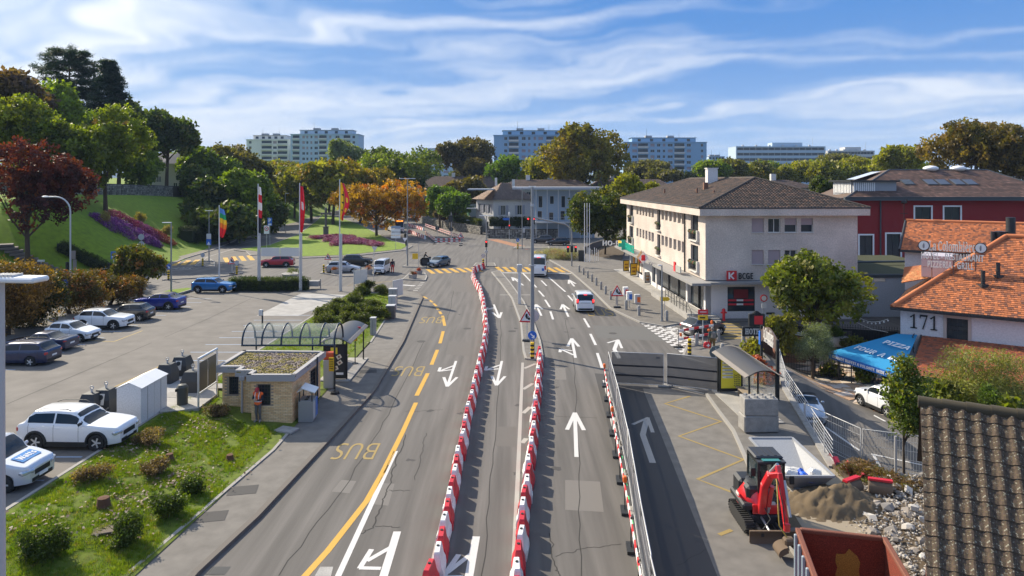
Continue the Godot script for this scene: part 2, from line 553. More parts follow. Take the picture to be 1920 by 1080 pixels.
	kerbed("traffic_island",[Vector3(-25.73,0,-93.18),Vector3(-22.17,0,-90.06),Vector3(-18.11,0,-90.56),Vector3(-18.82,0,-94.82),Vector3(-23.3,0,-97.7),Vector3(-26,0,-97.11)],.12,M.walk)
	kerbed("traffic_island",[Vector3(-13.74,0,-87.14),Vector3(-10.81,0,-86.2),Vector3(-11.02,0,-89.56),Vector3(-11.75,0,-93.18),Vector3(-13.7,0,-93.72)],.12,M.walk)
	kerbed("traffic_island",[Vector3(-15.79,0,-100.12),Vector3(-12.32,0,-98.9),Vector3(-12.72,0,-102.68),Vector3(-15.54,0,-102.03)],.12,M.walk)
	kerbed("traffic_island",[Vector3(-46.11,0,-100.75),Vector3(-42.98,0,-100.12),Vector3(-45.52,0,-106.05),Vector3(-49.17,0,-111.94)],.12,M.walk)
	kerbed("traffic_island",[Vector3(-43.67,0,-86.67),Vector3(-37.41,0,-90.06),Vector3(-36.2,0,-93.18),Vector3(-38.71,0,-93.18),Vector3(-43.8,0,-87.61)],.12,M.walk)
	kerbed("traffic_island",[Vector3(.2,0,-126.93),Vector3(6.83,0,-126.93),Vector3(6.86,0,-131.06),Vector3(.81,0,-131.06)],.12,M.walk)
	kerbed("traffic_island",[Vector3(-46.88,0,-122.12),Vector3(-48.81,0,-127.94),Vector3(-46.75,0,-132.13),Vector3(-42.62,0,-125.94),Vector3(-41.94,0,-118.53),Vector3(-43.4,0,-115.14)],.1,M.walk)
	var tri=[Vector3(-49.6,0,-124),Vector3(-34.21,0,-111.17),Vector3(-27.07,0,-113.52),Vector3(-19.08,0,-124),Vector3(-19.01,0,-132.13),Vector3(-24.91,0,-143.93),Vector3(-46.42,0,-206.67),Vector3(-65.49,0,-251.88),Vector3(-71,0,-260),Vector3(-62.69,0,-223.89),Vector3(-49.6,0,-161.2),Vector3(-46.75,0,-132.13)]
	var lawn=kerbed("lawn_island",tri,.12,M.walk,"kerb")
	b=B.new()
	var inner=[]
	var cen=Vector3.ZERO
	for v in tri:cen+=v/tri.size()
	for v in tri:inner.append(v.lerp(cen,.04))
	b.slab(inner,.16,.05)
	part(b,"lawn",M.lawn,lawn)
	b=B.new()
	b.slab([Vector3(-73.99,0,-268.67),Vector3(-95.38,0,-310),Vector3(-125.44,0,-374.88),Vector3(-131.56,0,-393.17),Vector3(-100.75,0,-335.83),Vector3(-73.14,0,-273.22)],.15,.1)
	struct(b,"lawn",M.lawn)
	b=B.new()
	b.slab([Vector3(-38.29,.17,-74.29),Vector3(-36.43,.18,-73.54),Vector3(-36.18,.12,-78.66),Vector3(-37.19,.11,-79.51),Vector3(-38.43,.13,-77.83)],.1,.3)
	var gs=struct(b,"lawn",M.lawn)
	b=B.new()
	b.ribbon([Vector3(-38.09,.18,-73.91),Vector3(-36.25,.19,-73.18),Vector3(-36.12,.12,-78.66)],.16,.12,.2)
	part(b,"kerb",M.kerb,gs)
	kerbed("pavement",[Vector3(-48.81,0,-93.72),Vector3(-49.3,0,-97.11),Vector3(-52.23,0,-110.41),Vector3(-53.83,0,-124.96),Vector3(-57.57,0,-143.93),Vector3(-69.33,0,-183.18),Vector3(-83.94,0,-248),Vector3(-90.8,0,-260),Vector3(-78.28,0,-201.5),Vector3(-62,0,-149.26),Vector3(-58,0,-130),Vector3(-54.25,0,-111.94),Vector3(-51.74,0,-99.51)],.12,M.walk)
	var pl=[Vector3(5.86,0,-108.92),Vector3(8.07,0,-93.72),Vector3(9.07,0,-78.63),Vector3(9.56,0,-67.17),Vector3(10.33,0,-63.97),Vector3(11.23,0,-60.6),Vector3(12.95,0,-59.05),Vector3(15.97,0,-61.06),Vector3(17,0,-61.06),Vector3(20.67,0,-61.06),Vector3(33,0,-61.5),Vector3(16.5,0,-63),Vector3(17.36,0,-107.47),Vector3(16.22,0,-124),Vector3(8.86,0,-115.14)]
	kerbed("plaza_pavement",pl,.12,M.walk,"kerb",[8,9,10,11,12])
	b=B.new()
	b.slab([Vector3(14.14,.12,-96.75),Vector3(15.57,.12,-97.34),Vector3(17.97,.12,-64.89),Vector3(15.96,.12,-63.86)],.008,0)
	struct(b,"concrete_strip",M.slabgrey)
	b=B.new()
	b.slab([Vector3(12.58,0,-116.81),Vector3(16.95,0,-107.47),Vector3(20.22,0,-124),Vector3(18.33,0,-140.17),Vector3(15.04,0,-132.13)],.16,.2)
	struct(b,"garden_soil",M.earth)
	kerbed("pavement",[Vector3(-33.13,0,-230.29),Vector3(-24.49,0,-199.01),Vector3(-13.48,0,-175.22),Vector3(-6.89,0,-162.83),Vector3(2.84,0,-147.89),Vector3(2.92,0,-152.08),Vector3(-7.91,0,-171.49),Vector3(-16.24,0,-191.9),Vector3(-31,0,-237.06)],.12,M.walk)
	var rb=[Vector3(11.26,0,-40.1),Vector3(11.1,0,-37.49),Vector3(10.95,0,-34.3),Vector3(10.34,0,-30.42),Vector3(9.51,0,-26.87),Vector3(9.2,0,-16),Vector3(13,0,-16),Vector3(13.65,0,-29.58),Vector3(16.01,0,-40.81),Vector3(16.53,0,-44.78),Vector3(14.88,0,-46.06),Vector3(13.64,0,-46.06)]
	kerbed("pavement",rb,.12,M.walk,"kerb",[5,6,7,8,9,10,11])
	kerbed("pavement",[Vector3(13.29,0,-52.34),Vector3(11.95,0,-48.55),Vector3(13.64,0,-46.06),Vector3(15.06,0,-46.06),Vector3(17.39,0,-49.15),Vector3(16.12,0,-53.73)],.12,M.walk,"kerb",[2,3,4])
	b=B.new()
	b.slab([Vector3(7.83,0,-41.55),Vector3(11.26,0,-40.1),Vector3(11.1,0,-37.49),Vector3(10.95,0,-34.3),Vector3(10.34,0,-30.42),Vector3(9.51,0,-26.87),Vector3(9.2,0,-16),Vector3(6.0,0,-16),Vector3(6.45,0,-21.78)],.004,0)
	struct(b,"bus_bay",M.walk)
	b=B.new()
	b.slab([Vector3(10.61,0,-27.32),Vector3(13.65,0,-29.58),Vector3(15.82,0,-27.79),Vector3(13.41,0,-21.78),Vector3(10.05,0,-21.78),Vector3(10.3,0,-24.8)],.135,0)
	struct(b,"sandy_ground",mat("sandy",.34,.28,.2,1,0,{"tex":noise_tex("fine",.09,.62,1.0),"scale":.7}))
	b=B.new()
	var yg=[]
	for i in 42:
		var row=[]
		for j in 60:
			var x=13.0+j*.6 if j<40 else 37.0+(j-40)*2.7
			var z=-26.0-i*.8
			row.append(Vector3(x,yard_h(x,z),z))
		yg.append(row)
	b.patch(yg)
	yard_node=struct(b,"yard",M.road)
func yard_h(x:float,z:float) -> float:
	var a=smoothstep(26.6,29.0,-z-(.6 if x<16.5 else .0))
	if -z>42.0:a *= smoothstep(17.2,22.5,x)
	return -2.0*a+.0-.02
func verge_edge(d:float) -> float:
	if d<31.6:return lerpf(-12.45,-10.95,clampf((d-12)/19.6,0,1))
	if d<53:return -10.87
	return lerpf(-10.87,-13.0,clampf((d-53)/22.0,0,1) ** 1.6)
func verge_h(x:float,d:float) -> float:
	var xr=verge_edge(d)
	var t=clampf((x+17.7)/(xr+17.7),0,1)
	var s=t*t*(3-2*t)
	var e=sin(t*PI)
	return lerpf(lot_h(d)+.06,.15,s)+e*(.05*sin(d*1.7+x*2.0)+.04*sin(d*.6-x*3.1))
func leaves_mesh(n:int,s:float,sd:int,spread:=1.0,squash:=1.0,slim:=.55) -> ArrayMesh:
	var r=RandomNumberGenerator.new();r.seed=sd
	var b=B.new()
	for i in n:
		var d=Vector3(r.randfn(),r.randfn()*squash,r.randfn()).normalized()*pow(r.randf(),.5)*spread
		var a=Vector3(r.randfn(),r.randfn()*.6,r.randfn()).normalized()*s*r.randf_range(.7,1.3)
		var q=a.cross(Vector3(r.randfn(),r.randfn()+1.0,r.randfn())).normalized()*a.length()*slim
		var g=r.randf_range(.75,1.2)
		b.col=Color(g,g,g)
		b.quad(d-a,d+q*.9+a*.1,d+a,d-q*.9+a*.1)
	return b.mesh()
func tufts(called:String,zones:Array):
	var b=B.new()
	for k in 7:
		var a=TAU*k/7.0
		var o=Vector3(cos(a),0,sin(a))*.035
		var l=Vector3(cos(a+.7)*.05,rr(.06,.12),sin(a+.7)*.05)
		var s=Vector3(-sin(a),0,cos(a))*.014
		b.tri(o-s,o+s,o+l)
	var w=[]
	var c=[]
	var fn=FastNoiseLite.new();fn.frequency=.25;fn.seed=3
	for z in zones:
		for i in z[4]:
			var x=rr(z[0],z[1]);var d=rr(z[2],z[3])
			if x>verge_edge(d)-.15:continue
			if x>-15.8 and d>34.7 and d<45.0:continue
			var t=fn.get_noise_2d(x*2.0,d*2.0)
			if t<-.22 and R.randf()<.85:continue
			w.append(Transform3D(yb(rr(0,360)).scaled(Vector3.ONE*rr(.6,1.3)),Vector3(x,verge_h(x,d)-.01,-d)))
			var q=R.randf()
			var cc=Color(.15,.24,.02).lerp(Color(.32,.34,.04),q*q+t*.5)
			if R.randf()<.06:cc=Color(.32,.24,.1)
			c.append(cc)
	many(b.mesh(),w,c,called,M.leaf,self)
	b=B.new();b.quad(Vector3(-.05,0,.03),Vector3(0,.012,.05),Vector3(.05,0,-.02),Vector3(0,.015,-.04))
	w=[];c=[]
	for q in [[-18.6,29.2,1.6,900],[-16.2,30.3,1.0,350],[-15.0,33.6,1.3,500],[-13.2,28.0,1.2,450],[-14.4,26.0,.9,250],[-13.9,24.2,.9,250],[-16.0,23.5,1.0,200],[-14.5,29.0,4.0,900],[-14.0,60.0,8.0,700]]:
		for i in int(q[3]*.4):
			var x:float=q[0]+R.randfn()*q[2]*.6;var d:float=q[1]+R.randfn()*q[2]*.6
			if x>verge_edge(d)+.3 or x<-17.6:continue
			w.append(Transform3D(Basis.from_euler(Vector3(rr(-.5,.5),rr(0,6),rr(-.5,.5))).scaled(Vector3.ONE*rr(.6,1.5)),Vector3(x,verge_h(x,d)+rr(.03,.09),-d)))
			c.append([Color(.22,.14,.1),Color(.14,.08,.045),Color(.3,.23,.19),Color(.2,.14,.06)][R.randi() % 4])
	many(b.mesh(),w,c,"fallen_leaves",M.petal,self)
func hillside():
	var b=B.new()
	var g=[]
	for i in 100:
		var z=-46.0-i*4.0
		var row=[]
		for j in 76:
			var x=-345.0+j*4.0
			if x>-66:x=-66.0+(x+66.0)*.9
			row.append(Vector3(x,hill(x,z)+.0,z))
		g.append(row)
	b.patch(g)
	struct(b,"hillside",M.lawn)
	for k in 2:
		b=B.new()
		var fn=FastNoiseLite.new();fn.seed=4+k;fn.frequency=.0011
		var rows=[[],[],[]]
		for i in 81:
			var x=-4800.0+i*120.0
			var t=x/4000.0
			var h=(330.0-160.0*(t+.9))*(1.0+.35*fn.get_noise_1d(x)) if k==0 else 130.0+260.0*fn.get_noise_1d(x+900.0)
			if k==0 and x>-1300:h *= clampf(1.0-(x+1300)/1500.0,.12,1)
			if k==1:h *= clampf((x+400.0)/2400.0,.1,1.0)
			var z=-5200.0-k*500
			rows[0].append(Vector3(x,-5,z));rows[1].append(Vector3(x*1.05,maxf(h,12)*.75,z-350));rows[2].append(Vector3(x*1.1,maxf(h,15),z-800))
		b.patch(rows)
		struct(b,"hills",M.hills)
func mark(p:Array,w:float,m:String,called:="lane_line",parent:Node=null,up:=.006):
	var b=B.new()
	b.ribbon(p,w,up)
	part(b,called,M[m],parent if parent else road_node)
func arrow(strokes:Array,w:=.2,m:="whitepaint"):
	var b=B.new()
	for i in strokes.size():b.ribbon(strokes[i],w*(1.5 if i==0 or strokes[i].size()>2 else 1.0),.006+.0007*i)
	part(b,"lane_arrow",M[m],road_node)
func arr(a:Vector3,b:Vector3,l:=1.3,w:=.16,extra:=[],m:="whitepaint"):
	var g=B.new()
	g.ribbon([a,b],w,.006)
	var d=(b-a).normalized()
	var s=d.cross(Vector3.UP)
	g.ribbon([b-d*l+s*.42,b+d*.1],w*1.1,.0067)
	g.ribbon([b-d*l-s*.42,b+d*.1],w*1.1,.0074)
	if extra.size():
		g.ribbon(extra,w,.0081)
		var e:Vector3=extra[-1]
		var d2:Vector3=(e-extra[-2]).normalized()
		var s2=d2.cross(Vector3.UP)
		for k in [-1,1]:g.ribbon([e-d2*.75+s2*.5*k*(2.0 if absf(s2.z)>.8 else 1.0),e+d2*.08],w*1.1,.0088+k*.0007)
	part(g,"lane_arrow",M[m],road_node)
func ground_text(s:String,at:Vector3,w:float,l:float,m:String,away:=false):
	var x=Vector3(1,0,0) if away else Vector3(-1,0,0)
	var y=Vector3(0,0,-1) if away else Vector3(0,0,1)
	var o=text(s,1.0,M[m],road_node,tf(at+Vector3(0,.006,0)),"road_lettering","Droid Sans",false,.004)
	var bb=o.mesh.get_aabb()
	o.transform.basis=Basis(x*w/bb.size.x,y*l/bb.size.y,Vector3(0,1,0))
	var cc=bb.get_center()
	o.transform.origin=at+Vector3(0,.006,0)-o.transform.basis*Vector3(cc.x,cc.y,0)
func markings():
	mark([Vector3(-7.5,0,-13),Vector3(-6.5,0,-21.78),Vector3(-6.18,0,-23.29),Vector3(-5.64,0,-26.87),Vector3(-5.51,0,-29.47),Vector3(-5.41,0,-34.3),Vector3(-5.38,0,-38.84)],.24,"yellowpaint")
	for q in [[Vector3(-5.52,0,-40.1),Vector3(-5.44,0,-44.78)],[Vector3(-5.44,0,-46.86),Vector3(-5.49,0,-51.01)],[Vector3(-5.51,0,-53.03),Vector3(-5.69,0,-57.37)],[Vector3(-5.77,0,-59.48),Vector3(-6.4,0,-63.97)],[Vector3(-6.62,0,-64.74),Vector3(-6.91,0,-66.07)],[Vector3(-7.1,0,-66.89),Vector3(-7.38,0,-68.02)],[Vector3(-7.52,0,-68.89),Vector3(-7.96,0,-70.39)],[Vector3(-8.14,0,-71.01),Vector3(-8.71,0,-72.61)],[Vector3(-8.96,0,-73.27),Vector3(-9.53,0,-74.63)]]:
		mark(q,.26,"yellowpaint","dash")
	mark([Vector3(-6.1,0,-14),Vector3(-5.46,0,-21.78),Vector3(-5.36,0,-30.3),Vector3(-5.34,0,-31.86)],.2,"whitepaint")
	mark([Vector3(-2.8,0,-14),Vector3(-2.58,0,-21.78),Vector3(-2.48,0,-31.67),Vector3(-2.45,0,-40.3)],.16,"fadedwhite")
	mark([Vector3(-.1,0,-14),Vector3(.05,0,-21.78),Vector3(.73,0,-47.41)],.18,"fadedwhite")
	for q in [[Vector3(.67,0,-41.33),Vector3(1.28,0,-42.53)],[Vector3(.81,0,-45.93),Vector3(1.6,0,-47.13)],[Vector3(.6,0,-37.06),Vector3(1,0,-38.11)],[Vector3(.48,0,-32.83),Vector3(.69,0,-33.44)]]:mark(q,.24,"fadedwhite","chevron_bar")
	arrow([[Vector3(-4.06,0,-24.54),Vector3(-4.03,0,-21.49)],[Vector3(-4.04,0,-23.57),Vector3(-4.74,0,-22.64)],[Vector3(-4.73,0,-23.36),Vector3(-4.88,0,-22.2)],[Vector3(-4.89,0,-22.23),Vector3(-4.2,0,-22.2)]],.18)
	arrow([[Vector3(-1.25,0,-24.2),Vector3(-1.36,0,-21.49)],[Vector3(-1.25,0,-23.23),Vector3(-2.06,0,-21.96)],[Vector3(-1.77,0,-23.03),Vector3(-2.17,0,-21.67)],[Vector3(-2.17,0,-21.7),Vector3(-1.54,0,-21.73)]],.18)
	arr(Vector3(-3.86,0,-47.83),Vector3(-3.91,0,-41.98),1.9,.17,[Vector3(-3.85,0,-46.72),Vector3(-4.74,0,-45.28)])
	arr(Vector3(-.7,0,-47.83),Vector3(-.94,0,-42.2),1.9,.17,[Vector3(-.76,0,-46.86),Vector3(-1.72,0,-45.54)])
	arr(Vector3(-1.83,0,-69.78),Vector3(-1.16,0,-62.97),2.6,.2,[Vector3(-1.63,0,-68.31),Vector3(-2.43,0,-67.17)])
	arr(Vector3(2.9,0,-31.18),Vector3(3.36,0,-37.06),2.5,.19)
	arr(Vector3(4.46,0,-48.7),Vector3(4.71,0,-54.64),2.6,.2,[Vector3(4.41,0,-49.45),Vector3(3.62,0,-51.17)])
	arrow([[Vector3(7.51,0,-48.55),Vector3(7.56,0,-51.17),Vector3(8.21,0,-53.91)],[Vector3(7.33,0,-53.2),Vector3(8.35,0,-54.28)],[Vector3(8.31,0,-54.28),Vector3(8.16,0,-51.5)]],.2)
	arrow([[Vector3(6.2,0,-30.53),Vector3(6.4,0,-33.94),Vector3(6.98,0,-35.98)],[Vector3(6.15,0,-35.35),Vector3(7.17,0,-36.39)],[Vector3(7.11,0,-36.39),Vector3(6.95,0,-34.23)]],.19,"fadedwhite")
	arr(Vector3(2.71,0,-63.97),Vector3(2.42,0,-69.78),2.6,.2)
	arr(Vector3(5.17,0,-63.46),Vector3(5.1,0,-69.78),2.6,.2)
	arr(Vector3(7.36,0,-81.83),Vector3(7.17,0,-87.14),3.2,.22)
	arr(Vector3(1.34,0,-82.67),Vector3(0,0,-89.56),3.2,.22)
	for q in [[Vector3(5.99,0,-46.06),Vector3(6.16,0,-50.06)],[Vector3(6.34,0,-52.51),Vector3(6.37,0,-56.36)],[Vector3(6.56,0,-58.83),Vector3(6.51,0,-62.72)],[Vector3(6.34,0,-71.64),Vector3(6.08,0,-75.33)],[Vector3(5.99,0,-77.87),Vector3(4.75,0,-89.56)],[Vector3(3.69,0,-62.24),Vector3(3.66,0,-66.07)],[Vector3(3.73,0,-68.31),Vector3(3.46,0,-72.61)],[Vector3(3.44,0,-74.63),Vector3(3.02,0,-78.63)],[Vector3(2.87,0,-81.01),Vector3(1.44,0,-93.72)],[Vector3(4.11,0,-82.24),Vector3(3.67,0,-86.67)],[Vector3(5.75,0,-43.22),Vector3(5.53,0,-39.51)],[Vector3(5.27,0,-37.06),Vector3(5.03,0,-33.37)]]:
		mark(q,.2,"whitepaint","dash")
	mark([Vector3(-1.59,0,-93.99),Vector3(7.98,0,-93.45)],.5,"whitepaint","stop_line")
	mark([Vector3(-1.34,0,-75.68),Vector3(2.33,0,-75.68)],.25,"fadedwhite","stop_line")
	ground_text("BUS",Vector3(-7.18,0,-31.86),1.95,1.9,"fadedyellow")
	ground_text("BUS",Vector3(-6.76,0,-45.28),1.95,2.3,"fadedyellow")
	ground_text("BUS",Vector3(-7.2,0,-62),1.95,2.8,"fadedyellow")
	ground_text("BUS",Vector3(8.27,0,-65.53),2.4,3.4,"fadedyellow",true)
	ground_text("STOP",Vector3(-47.09,0,-98.9),2.8,2.2,"fadedwhite")
	var b:B
	for i in 7:mark([Vector3(-11.87,0,-97.7)+Vector3(1.03*i,0,-.34*i),Vector3(-10.54,0,-93.18)+Vector3(1.06*i,0,-.34*i)],.58,"yellowpaint","crossing_stripe")
	for i in 10:mark([Vector3(-2.24,0,-100.44)+Vector3(1.05*i,0,.08*i),Vector3(-1.32,0,-95.1)+Vector3(1.05*i,0,.08*i)],.58,"yellowpaint","crossing_stripe")
	for q in [[Vector3(-51.93,0,-108.19),Vector3(-49.76,0,-102.03)],[Vector3(-50.77,0,-108.92),Vector3(-48.73,0,-102.68)],[Vector3(-49.68,0,-109.66),Vector3(-47.69,0,-103.33)],[Vector3(-46.65,0,-112.73),Vector3(-43.48,0,-106.05)],[Vector3(-45.99,0,-114.33),Vector3(-42.74,0,-107.47)],[Vector3(-45.08,0,-115.14),Vector3(-41.78,0,-108.19)],[Vector3(-44.07,0,-115.97),Vector3(-40.72,0,-108.92)]]:
		mark(q,.7,"yellowpaint","crossing_stripe")
	for q in [[Vector3(-48.43,0,-95.38),Vector3(-44.46,0,-98.29)],[Vector3(-55.11,0,-137.78),Vector3(-56.06,0,-171.49)],[Vector3(-53.29,0,-133.22),Vector3(-54.97,0,-166.19)],[Vector3(-49.6,0,-109.66),Vector3(-51.17,0,-127.94)],[Vector3(11.22,0,-40.5),Vector3(10,0,-41.65)]]:mark(q,.18,"fadedwhite")
	for i in 8:
		var t=i/7.0
		mark([Vector3(-80,0,-260).lerp(Vector3(-61.21,0,-206.67),t),Vector3(-80,0,-260).lerp(Vector3(-61.21,0,-206.67),t+.07)],.25,"fadedwhite","dash")
	mark([Vector3(10.28,0,-40),Vector3(8.53,0,-38.66),Vector3(10.79,0,-35.78),Vector3(8.12,0,-33.72),Vector3(10.31,0,-30.88),Vector3(7.72,0,-28.84),Vector3(8.76,0,-27.65)],.16,"fadedyellow","zigzag_line",null,.011)
	mark([Vector3(7.81,0,-24.65),Vector3(7.26,0,-24.31)],.18,"fadedyellow","zigzag_line",null,.011)
	b=B.new()
	var A=Vector3(11.23,0,-60.6);var E=Vector3(12.25,0,-49.75)
	var u=(E-A)/22.0
	var sd=Vector3(.42,0,-.1)
	for i in 22:
		for j in 6:
			if (i+j) % 2:continue
			var o=A+u*i+sd*j+Vector3(0,.007,0)
			b.quad(o+u,o+u+sd,o+sd,o)
	part(b,"chequered_marking",M.whitepaint,road_node)
	for i in 5:
		b=B.new()
		var o=Vector3(11.81,0,-59.48).lerp(Vector3(12.23,0,-54.28),i/4.0)+Vector3(.6,.007,-.3)
		b._f([o,o+Vector3(2.0,0,.2),o+Vector3(.2,0,.75)],Vector3.UP)
		part(b,"give_way_tooth",M.whitepaint,road_node)
	for i in 6:mark([Vector3(16.79,0,-54.83)+Vector3(i*.05,0,-1.1*i),Vector3(18.56,0,-54.83)+Vector3(i*.25,0,-1.1*i)],.55,"fadedyellow","crossing_stripe")
	b=B.new()
	b.slab([Vector3(-5.23,0,-147.89),Vector3(-2.96,0,-147.89),Vector3(4.33,0,-127.94),Vector3(2.52,0,-125.94)],.005)
	part(b,"cycle_box",M.redpaint,road_node)
	for i in 7:mark([Vector3(-3.89,0,-144.57).lerp(Vector3(2.44,0,-126.93),i/7.0),Vector3(-2.34,0,-144.57).lerp(Vector3(4.05,0,-128.45),i/7.0)],.9,"fadedyellow","crossing_stripe",null,.009)
	for i in 4:mark([Vector3(3.76,0,-122.12)+Vector3(i*1.3,0,0),Vector3(3.98,0,-120.3)+Vector3(i*1.3,0,0)],.5,"yellowpaint","crossing_stripe")
	for i in 6:mark([Vector3(-19.6,0,-83.52)+Vector3(0,0,1.1*i),Vector3(-13.54,0,-87.14)+Vector3(-1.2*i,0,1.2*i)],.12,"fadedyellow","hatch_line")
	mark([Vector3(-13.42,0,-83.09),Vector3(-11.51,0,-82.24)],.5,"whitepaint","stop_line")
	for i in 6:mark([Vector3(-11.23,0,-84.84)+Vector3(0,0,1.2*i),Vector3(-10.64,0,-84.84)+Vector3(-.06,0,1.2*i)],.45,"fadedwhite","crossing_stripe")
	for i in 24:
		var d=24.6+2.37*i
		if d>36.5 and d<43:continue
		b=B.new()
		b.ribbon([Vector3(-22.4,lot_h(d),-d),Vector3(-18.2,lot_h(d),-d)],.12,.006)
		if d<70:part(b,"bay_line",M.bluepaint,lot_node)
		if d>40 and d<74:
			b=B.new()
			b.ribbon([Vector3(-36.2,lot_h(d),-d),Vector3(-31.2,lot_h(d),-d)],.12,.006)
			part(b,"bay_line",M.bluepaint,lot_node)
	mark([Vector3(-29.67,.45,-51.77),Vector3(-29.69,.4,-55.7)],.14,"fadedyellow","yellow_line",lot_node)
	mark([Vector3(-32.29,.45,-52.14),Vector3(-29.56,.46,-51.59)],.14,"fadedyellow","yellow_line",lot_node)
	mark([Vector3(-22.99,.63,-37.59),Vector3(-22.83,.61,-39.3),Vector3(-22.68,.57,-42.12),Vector3(-22.58,.54,-44.82)],.14,"fadedyellow","yellow_line",lot_node)
	mark([Vector3(-26.66,.64,-36.57),Vector3(-26.66,.58,-41.76),Vector3(-26.66,.44,-52.51),Vector3(-26.66,.35,-60.27),Vector3(-27.18,.2,-72.1)],.05,"crack","joint",lot_node,.003)
	mark([Vector3(-37.75,.45,-51.77),Vector3(-33.45,.45,-51.77)],.03,"crack","joint",lot_node,.003)
	for q in [[Vector3(18.38,-2,-40.7),Vector3(18.59,-2,-37.07)],[Vector3(18.97,-2,-36.63),Vector3(20.84,-2,-35.19)],[Vector3(19.03,-2,-36.49),Vector3(18.4,-2,-34.41)],[Vector3(21.76,-2,-47.15),Vector3(22.4,-2,-41.6)],[Vector3(19.94,-2,-48.62),Vector3(19.59,-2,-47.15)]]:mark(q,.14,"whitepaint","bay_line",yard_node,.0)
	crack([Vector3(-5.17,0,-33.94),Vector3(-5.13,0,-30.59),Vector3(-4.98,0,-27.79),Vector3(-5,0,-26.87),Vector3(-4.98,0,-24.91),Vector3(-5.39,0,-24.31)],.05)
	crack([Vector3(-4.98,0,-27.79),Vector3(-4.1,0,-27.79)],.04)
	crack([Vector3(-4.98,0,-24.91),Vector3(-4.02,0,-24.88)],.04)
	crack([Vector3(-4.2,0,-34.15),Vector3(-4.13,0,-31.61),Vector3(-4.03,0,-28.79)],.03)
	crack([Vector3(1.37,0,-24.42),Vector3(1.38,0,-22.39),Vector3(1.47,0,-21.78)],.04)
	crack([Vector3(1.41,0,-22.96),Vector3(2.52,0,-23.43),Vector3(3.74,0,-23.71)],.03)
	crack([Vector3(2.25,0,-36.64),Vector3(4.47,0,-36.31)],.03)
	crack([Vector3(-6.65,0,-78.63),Vector3(-5.92,0,-65.8),Vector3(-5.82,0,-62)],.04)
	crack([Vector3(-5.74,0,-37.31),Vector3(-3.77,0,-37.66)],.03)
	crack([Vector3(7.1,0,-31.3),Vector3(8.79,0,-30.88),Vector3(9.58,0,-30.76)],.03)
	crack([Vector3(5.34,0,-22.39),Vector3(6.65,0,-23.36),Vector3(7.23,0,-22.39)],.02)
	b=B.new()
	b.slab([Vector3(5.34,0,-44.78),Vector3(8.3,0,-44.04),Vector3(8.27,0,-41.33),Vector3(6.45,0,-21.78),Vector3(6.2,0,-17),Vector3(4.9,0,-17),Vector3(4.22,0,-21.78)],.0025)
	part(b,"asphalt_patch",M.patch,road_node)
	for q in [[Vector3(6.77,0,-55.02),Vector3(11.99,0,-53.73),Vector3(11.58,0,-59.05),Vector3(6.98,0,-59.7)]]:
		b=B.new();b.slab(q,.0025);part(b,"asphalt_patch",mat("patch2",.165,.16,.15,.9,0,{"tex":noise_tex("grain",.35,.45,1.0),"scale":.55}),road_node)
	for at in [Vector3(-3.77,0,-58.41),Vector3(8.22,0,-56.56),Vector3(0,0,-57.37),Vector3(3.45,0,-52.17),Vector3(-7.03,0,-53.73)]:
		b=B.new();b.cyl(at,at+Vector3(0,.008,0),.33,.33,16)
		part(b,"manhole_cover",M.patch,road_node)
	for at in [Vector3(-9.56,0,-22.08),Vector3(-8.03,0,-39.7),Vector3(-9.06,0,-72.29),Vector3(11.02,0,-63.97)]:
		b=B.new()
		b.box(at+Vector3(.2,.004,0),Vector3(.62,.006,.45))
		for i in 7:b.box(at+Vector3(-.05+i*.08,.008,0),Vector3(.035,.01,.42))
		part(b,"drain_grate",M.darkmetal,road_node)
	var tones=[mat("patch3",.17,.155,.14,.9,0,{"tex":noise_tex("grain",.35,.7,1.0),"scale":.55}),mat("patch4",.225,.207,.188,.9,0,{"tex":noise_tex("grain",.35,.7,1.0),"scale":.55})]
	var pi2=0
	for q in [[Vector3(-4.88,0,-53.73),Vector3(-3.12,0,-53.38),Vector3(-3.02,0,-49.15),Vector3(-4.75,0,-49.75)],[Vector3(-5.71,0,-28.53),Vector3(-4.81,0,-28.43),Vector3(-4.73,0,-26.51),Vector3(-5.67,0,-26.69)],[Vector3(-.81,0,-35.04),Vector3(.22,0,-35.04),Vector3(.17,0,-32.37),Vector3(-.83,0,-32.5)],[Vector3(2.21,0,-28.79),Vector3(3.63,0,-28.63),Vector3(3.44,0,-26),Vector3(2.01,0,-26.17)],[Vector3(-7.85,0,-89.56),Vector3(-5.48,0,-89.06),Vector3(-4.53,0,-77.5),Vector3(-6.71,0,-77.87)],[Vector3(1.77,0,-46.06),Vector3(3.54,0,-46.06),Vector3(3.4,0,-43.33),Vector3(1.67,0,-43.33)],[Vector3(-5.95,0,-128.96),Vector3(0,0,-124),Vector3(-.43,0,-111.94),Vector3(-6.29,0,-116.81)],[Vector3(-7.09,0,-28.79),Vector3(-6.44,0,-28.68),Vector3(-6.46,0,-27.56),Vector3(-7.2,0,-27.7)]]:
		b=B.new();b.slab(q,.0015+.0001*pi2);part(b,"asphalt_patch",tones[pi2 % 2],road_node);pi2+=1
	for q in [[Vector3(-.92,0,-21.78),Vector3(-.85,0,-31.61),Vector3(-.71,0,-46.06),Vector3(-1.05,0,-62)],[Vector3(2.18,0,-21.78),Vector3(2.92,0,-30.42),Vector3(4.06,0,-44.78),Vector3(4.77,0,-62)],[Vector3(-7.37,0,-21.78),Vector3(-6.75,0,-28.79),Vector3(-6.56,0,-37.93),Vector3(-6.82,0,-53.73)]]:crack(q,.035)
	for i in 26:
		b=B.new()
		var sp=Vector3(rr(-8,7),.0028,rr(-70,-22))
		var pg=[]
		for k in 9:pg.append(sp+Vector3(cos(TAU*k/9.0),0,-sin(TAU*k/9.0))*rr(.08,.3))
		b.slab(pg,.0);part(b,"oil_stain",M.patch,road_node)
